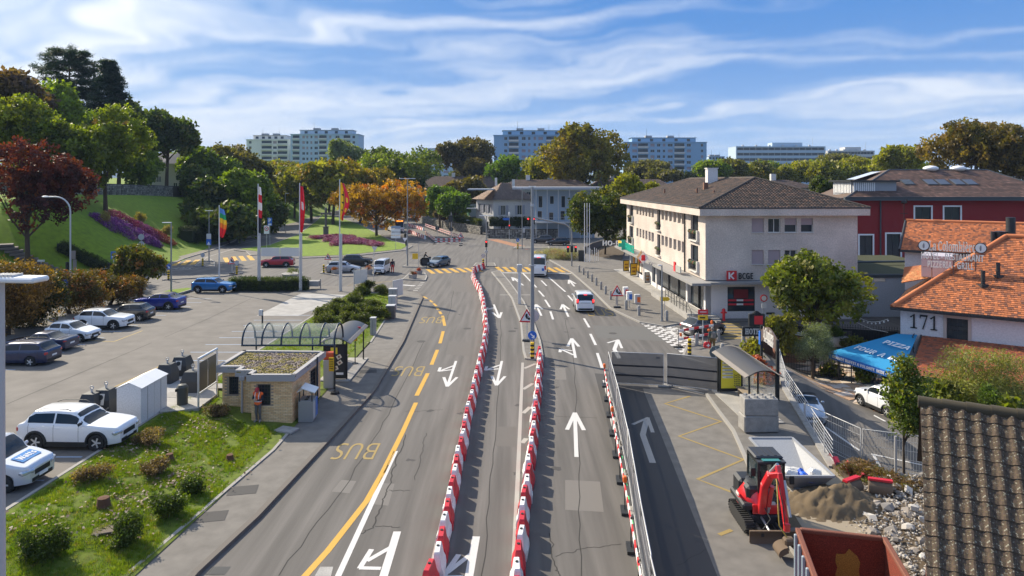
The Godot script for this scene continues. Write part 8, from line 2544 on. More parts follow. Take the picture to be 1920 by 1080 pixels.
func vehicles():
	var suv={"L":4.55,"W":1.85,"H":1.66,"hood":1.08,"nose":.98,"tail":1.08,"xw":1.25,"xr":2.0,"xq":3.85,"xb":4.42,"wr":.36,"a1":.92,"a2":3.62,"clad":true,"rails":true}
	var hatch={"L":3.95,"W":1.72,"H":1.47,"hood":.98,"nose":.8,"tail":1.0,"xw":.95,"xr":1.75,"xq":3.3,"xb":3.85,"wr":.31,"a1":.76,"a2":3.3}
	var coupe={"L":4.5,"W":1.75,"H":1.32,"hood":.9,"nose":.72,"tail":.9,"xw":1.45,"xr":2.2,"xq":3.1,"xb":3.85,"wr":.31,"a1":.9,"a2":3.5,"tly":.76,"tlh":.14,"clad":false}
	var estate={"L":4.6,"W":1.8,"H":1.5,"hood":.98,"nose":.8,"tail":1.0,"xw":1.25,"xr":2.0,"xq":4.0,"xb":4.52,"wr":.32,"a1":.9,"a2":3.6,"rails":true}
	var van={"L":4.4,"W":1.81,"H":1.82,"hood":1.15,"nose":.98,"tail":1.1,"xw":.8,"xr":1.75,"xq":4.22,"xb":4.37,"wr":.32,"a1":.85,"a2":3.58,"tumble":.86,"tlh":.5,"tly":1.05,"cat":"van","py":.75,"rw":.12}
	var mini2=func(d:Dictionary,e:Dictionary) -> Dictionary:
		var r=d.duplicate();r.merge(e,true);return r
	var wht=paint("white",.78,.79,.8)
	var t=car("parked_car","white crossover with black arches parked against the grass verge",Vector3(-19.3,.73,-30.92),-92,wht,suv)
	t=car("parked_van","white van with a blue name panel on its bonnet at the left edge",Vector3(-20.3,.77,-26.7),-91,paint("silverwhite",.62,.64,.68,.3),mini2.call(van,{"L":4.5,"H":1.8,"xw":1.0,"hood":1.12,"nose":.95,"hl":.5}))
	var b=B.new();b.box(Vector3(0,1.085,-1.62),Vector3(1.0,.012,.5),Basis(Vector3(1,0,0),-.236));part(b,"name_panel",mat("nameblue",.03,.2,.5,.4),t)
	fit("Watts",.85,.26,M.white,t,Transform3D(Basis(Vector3(-1,0,0),Vector3(0,.234,.972),Vector3(0,.972,-.234)),Vector3(0,1.1,-1.62)),"Droid Sans",.01,"name_lettering")
	car("parked_car","dark blue estate car cut by the left edge, seen from behind",Vector3(-32.2,.5,-45.3),90,paint("navy",.01,.02,.07,.3),estate)
	car("parked_car","low dark blue coupe parked with its tail towards the lot",Vector3(-33.4,.46,-49.2),88,paint("navy",.01,.02,.07,.3),coupe)
	car("parked_car","small white hatchback between the dark blue coupe and white crossover",Vector3(-33.1,.42,-52.3),-94,wht,mini2.call(hatch,{"L":3.5,"a2":2.85,"xq":2.9,"xb":3.4,"a1":.65}))
	car("parked_car","white crossover with silver trim in the far parking row",Vector3(-33.4,.38,-56.9),-90,wht,mini2.call(suv,{"L":4.2,"H":1.58,"a2":3.4,"xq":3.5,"xb":4.08}))
	car("parked_car","dark grey hatchback in the far parking row, tail outwards",Vector3(-33.4,.34,-60.4),92,paint("anthracite",.045,.045,.05,.4),hatch)
	car("parked_car","royal blue coupe-roofed crossover, farthest of the parking row",Vector3(-33.5,.28,-66.0),86,paint("royal",.008,.03,.28,.4),mini2.call(suv,{"L":4.36,"H":1.55,"xq":3.3,"xb":4.2,"top":M.black,"rails":false,"a2":3.52}))
	car("parked_car","light blue crossover standing alone at the lot's far end",Vector3(-33.04,.15,-76.92),-90,paint("skyblue",.03,.2,.5,.4),mini2.call(suv,{"L":4.4,"H":1.6}))
	car("car","red crossover waiting on the far street behind the banner",Vector3(-34.07,0,-100.73),98,paint("cherry",.4,.01,.03,.3),mini2.call(suv,{"L":4.7,"a2":3.7,"xq":4.0,"xb":4.55}))
	car("car","silver estate car behind the fourth flagpole",Vector3(-22.86,0,-94.08),-86,paint("silver",.42,.43,.45,.5),mini2.call(estate,{"H":1.6,"hood":1.03}))
	car("car","black car just beyond the silver estate",Vector3(-22.9,0,-102.3),-82,paint("black",.008,.009,.012,.2),mini2.call(suv,{"rails":false}))
	t=car("utility_van","small white electric utility van on the paved island",Vector3(-17.59,0,-93.72),176,wht,mini2.call(van,{"L":3.6,"W":1.55,"H":1.95,"hood":1.05,"nose":.95,"xw":.2,"xr":.6,"xq":3.45,"xb":3.55,"a1":.6,"a2":2.9,"wr":.28}))
	car("car","blue-grey hatchback coming over the yellow crossing",Vector3(-10.68,0,-101.38),156,paint("bluegrey",.07,.12,.18,.4),mini2.call(hatch,{"L":4.3,"W":1.82,"a2":3.5,"xq":3.5,"xb":4.15,"a1":.85}))
	t=car("minibus","white minibus driving away over the crossing",Vector3(3.71,0,-92.64),-5,wht,{"L":6.0,"W":2.05,"H":2.65,"hood":1.35,"nose":1.1,"tail":1.3,"xw":.75,"xr":1.7,"xq":5.82,"xb":5.96,"wr":.34,"a1":.95,"a2":4.6,"tumble":.88,"tlh":.55,"tly":1.2,"nwin":4,"cat":"minibus","py":.8,"rw":.25,"wend":.0})
	b=B.new();b.box(Vector3(.55,1.0,3.02),Vector3(.3,.34,.01));part(b,"blue_sticker",M.blue,t)
	b=B.new();b.box(Vector3(0,2.55,2.98),Vector3(.4,.05,.04));part(b,"brake_light",M.redlight,t)
	t=car("van","white delivery van braking in the right lane",Vector3(6.95,0,-67.45),-1,wht,van)
	b=B.new();b.box(Vector3(0,1.72,2.19),Vector3(.3,.04,.03));part(b,"brake_light",M.redlight,t)
	for k in [-1,1]:
		b=B.new();b.box(Vector3(k*.74,1.15,2.205),Vector3(.14,.26,.02));part(b,"brake_light",M.redlight,t)
	b=B.new();b.box(Vector3(0,.95,2.205),Vector3(.9,.03,.02));part(b,"tailgate_handle",M.darkmetal,t)
	car("car","small grey rounded hatchback turning into the side street",Vector3(15.48,0,-56.14),-66,paint("gunmetal",.12,.12,.125,.5),mini2.call(hatch,{"L":3.55,"W":1.63,"H":1.49,"a1":.65,"a2":2.95,"xq":2.7,"xb":3.42,"xw":.85,"xr":1.55,"clad":false}))
	car("parked_car","white small crossover half hidden by the slender young tree",Vector3(23.4,-2,-43.6),12,wht,mini2.call(suv,{"L":3.7,"W":1.66,"H":1.6,"a1":.7,"a2":3.0,"xw":.95,"xr":1.6,"xq":3.15,"xb":3.6,"wr":.32}))
	car("parked_car","silver convertible with a folded-up black fabric roof",Vector3(17.9,-2,-42.3),170,paint("icesilver",.4,.46,.54,.5),mini2.call(hatch,{"L":3.7,"W":1.69,"H":1.41,"a1":.7,"a2":3.15,"xw":1.2,"xr":1.75,"xq":2.9,"xb":3.35,"top":mat("softtop",.02,.02,.022,.9),"topend":3.3,"clad":false}))
	t=car("bus","white and blue city bus under the orange tree",Vector3(-29.0,0,-171.5),200,wht,{"L":12.0,"W":2.55,"H":3.2,"hood":1.2,"nose":1.15,"tail":1.2,"xw":.1,"xr":.35,"xq":11.7,"xb":11.95,"wr":.48,"a1":2.6,"a2":8.6,"tumble":.95,"nwin":6,"cat":"bus","gc":.32})
	b=B.new();b.box(Vector3(0,2.85,-5.98),Vector3(2.3,.62,.2));part(b,"header",mat("busblue",.03,.1,.2,.4),t)
	b=B.new();b.box(Vector3(0,2.9,-6.1),Vector3(1.7,.3,.03));part(b,"destination_screen",mat("ledorange",1.0,.25,.02,.5,0,{"emit":1.6}),t)
	car("parked_car","dark grey off-roader parked by the modern annexe",Vector3(6.09,0,-139.29),82,paint("anthracite",.045,.045,.05,.4),suv)
	car("parked_car","dark brown car parked right of the grey off-roader",Vector3(8.93,0,-134.67),85,paint("brownblack",.03,.025,.025,.4),estate)
	car("parked_car","dark car half hidden behind the garden hedge by the white house",Vector3(-12.57,0,-214.93),85,paint("brownblack",.03,.025,.025,.4),estate)
func beam(b:B,p:Vector3,q:Vector3,w:float,h:float):
	b.cbox((p+q)/2,Vector3(w,h,p.distance_to(q)+h*.5),.03,face(q-p,Vector3(0,.3,1)))
func worksite():
	var up=Vector3.UP
	var t=thing("excavator","red and black mini excavator working beside the rusty container","excavator",Vector3(8.95,0,-25.2))
	var red=paint("digger",.62,.02,.025)
	var dust=mat("dustysteel",.17,.12,.08,.9,.1,{"tex":noise_tex("fine",.09,.84,1.0),"scale":1.5})
	var b:B
	for s in [-1,1]:
		b=B.new()
		b.prism(PackedVector2Array([Vector2(-.75,.05),Vector2(.75,.05),Vector2(.98,.25),Vector2(.75,.46),Vector2(-.75,.46),Vector2(-.98,.25)]),-.15,.15,Vector3(s*.62,0,0),Basis(Vector3(0,0,1),up,Vector3(-1,0,0)))
		var tr=part(b,"track",M.rubber,t)
		b=B.new();b.cbox(Vector3.ZERO,Vector3(.32,.035,.07),.008)
		var pad=b.mesh()
		for i in 34:
			var w=i/34.0*5.0
			var p=Vector3(0,.485,lerpf(-.75,.75,w/1.5));var a=.0
			if w>1.5 and w<2.5:var c:float=(w-1.5)*PI;p=Vector3(0,.265+cos(c)*.22,.75+sin(c)*.25);a=c
			elif w >= 2.5 and w<4.0:p=Vector3(0,.03,lerpf(.75,-.75,(w-2.5)/1.5))
			elif w >= 4.0:var c:float=(w-4.0)*PI+PI;p=Vector3(0,.265+cos(c)*.22,-.75+sin(c)*.25);a=c
			put(pad,"track_pad",M.rubber,tr,"",tf(p+Vector3(s*.62,0,0),Basis(Vector3(1,0,0),a)))
	b=B.new();b.cbox(Vector3(0,.4,0),Vector3(.95,.34,1.3),.05);b.cyl(Vector3(0,.5,0),Vector3(0,.68,0),.42,-1,20)
	for s in [-1,1]:b.box(Vector3(s*.36,.28,1.0),Vector3(.1,.12,.9))
	part(b,"undercarriage",M.darkmetal,t)
	b=B.new()
	var bg=[]
	for i in 7:
		var w=i/6.0
		bg.append([Vector3(-.8,w*.42,1.5-.09*sin(w*PI)),Vector3(.8,w*.42,1.5-.09*sin(w*PI))])
	b.patch(bg)
	b.box(Vector3(0,.21,1.4),Vector3(1.6,.4,.03));b.box(Vector3(0,.43,1.47),Vector3(1.62,.03,.08))
	part(b,"dozer_blade",dust,t)
	b=B.new();b.cyl(Vector3(-.12,.5,.62),Vector3(-.05,.3,1.38),.045,-1,8);b.cyl(Vector3(.25,.32,1.36),Vector3(-.35,.32,1.36),.03,-1,8);part(b,"blade_cylinder",M.steel,t)
	b=B.new()
	b.cbox(Vector3(0,.82,-.15),Vector3(1.5,.26,1.5),.06)
	part(b,"platform",M.darkmetal,t)
	b=B.new()
	var hg=[]
	for i in 7:
		var f=i/6.0
		var row=[]
		for j in 13:
			var a=lerpf(-.55,PI+.2,j/12.0)
			var r=lerpf(.8,.5,f*f)
			row.append(Vector3(-.12-cos(a-PI/2)*.0-sin(a)*r*.78,.72+f*.72,-.1+cos(a)*-r*.95))
		hg.append(row)
	for i in hg.size():hg[i].reverse()
	b.patch(hg)
	part(b,"engine_cover",red,t)
	b=B.new()
	var tg=[]
	for i in 4:
		var f=i/3.0
		var row=[]
		for j in 13:row.append((hg[6][j] as Vector3).lerp(Vector3(-.2,1.56,-.25),f)+Vector3(0,.05*sin(f*PI),0))
		tg.append(row)
	b.patch(tg)
	b.cbox(Vector3(-.2,1.05,-.5),Vector3(.9,.95,.8),.1)
	b.cbox(Vector3(-.3,1.12,.2),Vector3(.5,.75,.5),.1)
	part(b,"hood_top",M.darkmetal,t)
	b=B.new();b.cbox(Vector3(.05,.78,.62),Vector3(.95,.34,.08),.02);part(b,"front_panel",red,t)
	b=B.new();b.box(Vector3(-.1,.84,.665),Vector3(.14,.06,.01));b.box(Vector3(.15,.84,.665),Vector3(.1,.08,.01));b.box(Vector3(.2,.98,.61),Vector3(.36,.08,.1));b.box(Vector3(-.79,1.12,.1),Vector3(.02,.1,.3));part(b,"label",M.offwhite,t)
	b=B.new()
	var cx=.3;var cz=-.05
	for q in [[-.45,.5],[.45,.5],[-.45,-.6],[.45,-.6]]:b.box(Vector3(cx+q[0],1.65,cz+q[1]),Vector3(.07,1.45,.07))
	for y in [.98,2.34]:b.box(Vector3(cx,y,cz+.5),Vector3(.9,.08,.07));b.box(Vector3(cx-.45,y,cz-.05),Vector3(.07,.08,1.1));b.box(Vector3(cx+.45,y,cz-.05),Vector3(.07,.08,1.1))
	b.box(Vector3(cx,1.55,cz+.51),Vector3(.9,.04,.05))
	part(b,"cab_frame",M.black,t)
	b=B.new();b.cbox(Vector3(cx,2.45,cz-.15),Vector3(1.02,.12,.98),.05);b.box(Vector3(cx,2.39,cz+.46),Vector3(1.0,.05,.28))
	for i in 3:b.box(Vector3(cx-.25+i*.25,2.515,cz-.1),Vector3(.1,.02,.7))
	part(b,"cab_roof",mat("cabroof",.03,.033,.04,.55),t)
	b=B.new();b.box(Vector3(cx,2.44,cz+.47),Vector3(.62,.02,.2));part(b,"roof_window",mat("tealglass",.06,.22,.2,.1),t)
	b=B.new();b.box(Vector3(cx,1.95,cz+.5),Vector3(.82,.74,.015));b.box(Vector3(cx-.45,1.65,cz-.05),Vector3(.015,1.3,1.0));b.box(Vector3(cx+.45,1.65,cz-.05),Vector3(.015,1.3,1.0));part(b,"cab_glass",mat("cabglass",.02,.04,.045,.05,0,{"alpha":.45}),t)
	b=B.new();b.cbox(Vector3(cx,1.25,cz-.3),Vector3(.5,.14,.5),.05);b.cbox(Vector3(cx,1.6,cz-.5),Vector3(.46,.7,.14),.05);part(b,"seat",M.black,t)
	for q in [Vector3(cx+.72,1.75,.5),Vector3(cx-.62,2.0,.4)]:
		b=B.new();b.cbox(q,Vector3(.18,.3,.05),.02);b.cyl(q,Vector3(cx+signf(q.x-cx)*.45,q.y,.45),.015,-1,5);part(b,"mirror",M.black,t)
	var P0=Vector3(-.15,.75,.72);var P1=Vector3(-.1,1.75,.92);var P2=Vector3(.0,2.2,1.15);var P3=Vector3(.18,2.38,1.5);var P4=Vector3(.2,.98,2.05);var P5=Vector3(.15,.62,2.4)
	b=B.new();beam(b,P0,P1,.24,.24);beam(b,P1,P2,.23,.28);beam(b,P2,P3,.2,.22);part(b,"boom",red,t)
	b=B.new();beam(b,P3+Vector3(.0,.22,-.12),P3,.17,.16);beam(b,P3,P3.lerp(P4,.5),.18,.24);beam(b,P3.lerp(P4,.5),P4,.17,.16);b.cbox(P4+Vector3(0,-.1,.06),Vector3(.2,.3,.16),.03);part(b,"arm",red,t)
	b=B.new();b.cyl(P0+Vector3(.22,.25,.12),P1+Vector3(.2,.05,.18),.085,.075,8);part(b,"boom_cylinder",red,t)
	b=B.new();b.cyl(P1+Vector3(.05,.35,.05),P3+Vector3(0,.3,-.12),.06,-1,8);b.cyl(P3+Vector3(.13,-.15,.12),P4+Vector3(.1,.25,.1),.05,-1,8);b.cyl(P0+Vector3(.22,.0,.08),P0+Vector3(.22,.3,.12),.05,-1,8);part(b,"hydraulic_cylinder",M.steel,t)
	b=B.new();b.tube([P2+Vector3(.16,.1,0),P3+Vector3(-.12,-.2,.12),P4+Vector3(-.3,.5,.1),P4+Vector3(-.28,.0,.15),P5+Vector3(-.05,.05,0)],.022,6);part(b,"hose",mat("hoseyellow",.35,.25,.05,.6),t)
	b=B.new();b.tube([P3+Vector3(-.1,-.1,.1),P4+Vector3(-.14,.6,.12),P4+Vector3(-.1,.0,.15)],.02,6);b.tube([Vector3(-.1,1.0,.8),Vector3(.0,.7,1.2),Vector3(-.3,.4,1.3)],.02,6);part(b,"hose",M.black,t)
	b=B.new();b.cbox(P5+Vector3(0,-.05,0),Vector3(.34,.22,.3),.05);part(b,"quick_coupler",dust,t)
	for s in [-1,1]:
		b=B.new()
		var gg=[]
		for i in 8:
			var a=lerpf(.2,2.3,i/7.0)
			gg.append([P5+Vector3(s*(.05+.38*sin(a)),-.12-.24*(1-cos(a)),-.28),P5+Vector3(s*(.05+.38*sin(a)),-.12-.24*(1-cos(a)),.28)])
		if s>0:gg.reverse()
		b.patch(gg)
		for e in [-.28,.28]:
			for i in 6:b._f([gg[i][0]*Vector3(1,1,0)+Vector3(0,0,P5.z+e),gg[i+1][0]*Vector3(1,1,0)+Vector3(0,0,P5.z+e),P5+Vector3(s*.1,-.3,e)],Vector3(0,0,e))
		part(b,"grab_jaw",dust,t)
	t=thing("skip_container","rust-red open steel container with a worn yellow patch inside","container",Vector3(9.5,0,-20.05),-13)
	var rust=mat("rust",.5,.09,.045,.85,.1,{"tex":noise_tex("rusty",.05,.4,1.0),"scale":.9,"detail":noise_tex("blotch",.02,.84,1.0),"dscale":.6})
	var CW=2.42;var CL=5.5;var CH=2.2
	b=B.new()
	b.box(Vector3(0,CH/2+.1,.04),Vector3(CW-.1,CH-.2,.05));b.box(Vector3(0,.2,CL/2),Vector3(CW-.1,.06,CL))
	for s in [-1,1]:b.box(Vector3(s*(CW/2-.05),CH/2+.1,CL/2+.02),Vector3(.05,CH-.2,CL))
	part(b,"inner_wall",rust,t)
	b=B.new()
	for s in [-1,1]:b.cbox(Vector3(s*(CW/2-.05),CH,CL/2),Vector3(.14,.12,CL),.02)
	b.cbox(Vector3(0,CH+.004,.02),Vector3(CW-.24,.12,.14),.02)
	part(b,"rim",mat("rustrim",.42,.15,.09,.8,.1,{"tex":noise_tex("rusty",.05,.4,1.0),"scale":1.6}),t)
	for s in [-1,1]:
		for i in 9:
			b=B.new();b.cbox(Vector3(s*(CW/2+.03),CH/2,.2+i*.6),Vector3(.1,CH-.1,.1),.02);part(b,"side_rib",mat("ribblue",.3,.36,.42,.7),t)
	b=B.new()
	var fn=FastNoiseLite.new();fn.frequency=1.2;fn.seed=5
	var yp=PackedVector2Array()
	for i in 18:
		var a=TAU*i/18.0
		yp.append(Vector2(cos(a)*.32,sin(a)*.55)*(1.0+.5*fn.get_noise_1d(i*3.0)))
	b.prism(yp,.0,.006,Vector3(.15,1.25,.07));part(b,"yellow_paint_patch",mat("oldyellow",.75,.46,.08,.8,0,{"tex":noise_tex("rusty",.05,.4,1.0),"scale":1.2}),t)
	t=thing("grey_skip","pale grey tapered skip holding white sacks and a blue sheet","skip")
	var T=[Vector3(10.55,1.0,-30.8),Vector3(12.45,1.0,-30.8),Vector3(12.5,.95,-26.9),Vector3(10.6,.95,-26.9)]
	var Q=[Vector3(10.9,.35,-28.6),Vector3(12.1,.35,-28.6),Vector3(12.1,.35,-27.3),Vector3(10.9,.35,-27.3)]
	var gm=mat("skipgrey",.36,.37,.39,.6,.1,{"tex":noise_tex("scuff",.05,.84,1.0),"scale":.5})
	for i in 4:
		b=B.new()
		var j=(i+1) % 4
		var cen:Vector3=(Q[0]+Q[2])/2+up*.5
		var mid:Vector3=(T[i]+T[j])/2
		b._f([Q[i],Q[j],T[j],T[i]],cen-mid)
		var of:Vector3=(mid-cen)*Vector3(1,0,1);of=of.normalized()*.04
		b._f([Q[i]+of,Q[j]+of,T[j]+of,T[i]+of],mid-cen)
		b.box((T[i]+T[j])/2,Vector3(.09,.08,T[i].distance_to(T[j])),face(T[j]-T[i]))
		part(b,"side_plate",gm,t)
	b=B.new();b._f([Q[0],Q[1],Q[2],Q[3]],up);b.box(Vector3(11.5,.18,-28),Vector3(.9,.3,2.2));part(b,"floor",gm,t)
	for q in [["white rubble sack in the grey skip, left one",Vector3(11.1,.62,-27.7),Vector3(.35,.3,.3)],["white rubble sack in the grey skip, right one",Vector3(12.0,.68,-27.5),Vector3(.3,.36,.28)],["flattened white sack behind the blue sheet in the skip",Vector3(11.3,.6,-28.2),Vector3(.45,.2,.3)]]:
		b=B.new();b.blob(q[1],q[2],9,.6,14);solo(b,"sack",M.offwhite,q[0],"sack")
	b=B.new()
	var sg=[]
	for i in 8:
		var row=[]
		for j in 8:row.append(Vector3(11.3+j*.11,.62+.3*exp(-pow((j-2.5)*.5,2))*(1-i/9.0)+.04*sin(i*2+j),-27.75+i*.1))
		sg.append(row)
	sg.reverse()
	b.patch(sg,false)
	solo(b,"blue_sheet",mat("bluesheet",.01,.1,.55,.5),"crumpled bright blue sheet lying in the grey skip","sheet")
	for i in 2:
		t=thing("concrete_block",["lower concrete block with broken edges under the studded one","upper concrete block with eight studs on top"][i],"concrete block",Vector3(12.15+.02*i,.14+i*.83,-34.2),[3,-1][i])
		b=B.new();b.cbox(Vector3(0,.41,0),Vector3(1.72 if i==0 else 1.64,.81,.86),.05 if i==0 else .025);part(b,"body",M.concrete,t)
		if i==1:
			for k in 8:
				b=B.new();b.lathe([Vector2(.13,.0),Vector2(.09,.1),Vector2(.01,.1)],Vector3(-.6+.4*(k % 4),.815,-.2+.4*(k/4)),4,true);part(b,"stud",M.concrete,t)
	shelter("bronze arched bus shelter with a yellow poster at the fenced bus bay",Vector3(12.75,.13,-37.9),2.0,-1)
	t=thing("sand_pile","heap of grey-brown sand in front of the grey skip","sand pile")
	b=B.new()
	fn.frequency=.9
	var gr=[]
	for i in 29:
		var row=[]
		for j in 41:
			var x=9.9+j*.115;var z=-24.6-i*.11
			var d=Vector2((x-12.3)/2.0,(z+26.3)/1.25).length()
			row.append(Vector3(x,.125+maxf(0,(.72+.35*fn.get_noise_2d(x*1.1,z*1.4))*pow(maxf(0,1-d),.8)+(.12*fn.get_noise_2d(x*3,z*3)+.05*fn.get_noise_2d(x*11,z*11)+.04)*smoothstep(1.3,.9,d)),z))
		gr.append(row)
	b.patch(gr)
	part(b,"heap",mat("sand",.2,.145,.085,1,0,{"tex":noise_tex("grain",.35,.7,1.0,"fbm",512,Color(1,1,1),2),"scale":.9,"bump":noise_tex("grain",.35,.7,1.0),"bs":4.0}),t)
	t=thing("rubble_pile","spread of pale broken concrete and stones left of the near tiled roof","rubble")
	var ms=[]
	for k in 5:
		b=B.new();b.blob(Vector3.ZERO,Vector3(1,.6,.8),20+k,.9,6);ms.append(b.mesh())
	for k in 2:
		b=B.new();b.cbox(Vector3.ZERO,Vector3(1.8,.5,1.3),.2);ms.append(b.mesh())
	var sm=[mat("rub1",.36,.31,.26,.95,0,{"tex":noise_tex("fine",.09,.84,1.0),"scale":1.0}),mat("rub2",.3,.26,.22,.95),mat("rub3",.44,.41,.37,.95),mat("rub4",.22,.2,.18,.95)]
	var w=[];var c=[]
	for i in 3200:
		var u=R.randf();var z=-20.0-8.0*u
		var x0=lerpf(11.6,13.9,u)-.3
		var x=x0+pow(R.randf(),.8)*3.6
		var dep=clampf((x-x0)/2.4,0,1)
		var y=.14+.6*dep*R.randf()
		var bs=Basis.from_euler(Vector3(rr(-.6,.6),rr(0,6),rr(-.6,.6)))
		if i<300:put(ms[R.randi() % 7],"stone",sm[R.randi() % 4],t,"",tf(Vector3(x,y,z),bs.scaled(Vector3.ONE*(.07+.27*R.randf() ** 2.2))))
		else:
			w.append(Transform3D(bs.scaled(Vector3.ONE*rr(.02,.07)),Vector3(x-.4+rr(-.5,.3),y*.8,z)))
			var g=rr(.15,.5);c.append(Color(g,g*.9,g*.78))
	many(ms[0],w,c,"gravel",M.vc,t)
	b=B.new()
	b.slab([Vector3(11.6,.14,-19.5),Vector3(13.4,.14,-28.2),Vector3(17,.5,-28.2),Vector3(15,.5,-19.5)],.0,.3)
	part(b,"rubble_bed",M.earth,t)
	for i in 2:
		t=thing("digger_bucket",["rusty digging bucket lying open by the sand, the left one","rusty digging bucket with red stripe beside the rubble, the right one"][i],"digger bucket",[Vector3(13.11,0,-26.96),Vector3(14.26,0,-26.87)][i]+up*.15,[30,-20][i])
		b=B.new()
		var bg2=[]
		for k in 9:
			var a=lerpf(-.5,3.2,k/8.0)
			bg2.append([Vector3(-.4,.36-.34*cos(a),.36*sin(a)),Vector3(.4,.36-.34*cos(a),.36*sin(a))])
		b.patch(bg2)
		for e in [0,1]:
			for k in 7:b._f([bg2[0][e],bg2[k+1][e],bg2[k+2 if k<7 else k][e]],Vector3(-1+2*e,0,0))
		part(b,"shell",dust,t)
		b=B.new();b.box(Vector3(0,.72,.1),Vector3(.84,.08,.2));part(b,"lip",M.plasticred,t)
	t=thing("red_netting","crumpled red and white warning netting beside the wall's end","netting")
	b=B.new()
	var ng=[]
	for i in 14:
		var row=[]
		for j in 5:
			var p:Vector3=Vector3(14.03,0,-30.3).lerp(Vector3(14.13,0,-28.18),i/13.0)
			row.append(p+Vector3((j-2)*.13,.3+.22*sin(i*.9+j)+.1*cos(j*2.0),.05*j))
		ng.append(row)
	for i in 13:
		for j in 4:
			b.col=Color(.6,.05,.09) if (i+j) % 4 else Color(.7,.6,.6)
			b.quad(ng[i][j],ng[i][j+1],ng[i+1][j+1],ng[i+1][j])
	part(b,"net",M.petal,t)
	b=B.new()
	b.slab([Vector3(13.73,0,-29.74),Vector3(15.09,0,-30.65),Vector3(16.02,0,-28.53),Vector3(16.29,0,-27.32),Vector3(15.17,0,-26.64),Vector3(13.66,0,-27.32)],.25,.4)
	struct(b,"soil_bank",M.earth)
	for q in [["tangle of dry twigs and weeds on the soil bank, left end",1600,890],["tangle of dry twigs and weeds on the soil bank, middle",1636,898],["tangle of green and dry weeds on the soil bank, right end",1680,915]]:
		bush(q[0],soil_pt(q[1],q[2]),Vector3(1.1,.14,.9),[Color(.12,.065,.03),Color(.22,.13,.06),Color(.1,.12,.02)],"needle",.24,{"dens":.6})
	b=B.new();b.cyl(Vector3.ZERO,Vector3(0,2.0,0),.05,-1,8);solo(b,"wooden_stake",M.slabgrey,"pale upright stake in the soil bank by the young tree","stake","",tf(Vector3(15.51,0,-28.03)+up*.1))
func soil_pt(x:float,y:float) -> Vector3:
	var k=12.2/(y-340.0)
	return Vector3((x-960)*k,.3,-1300.0*k)
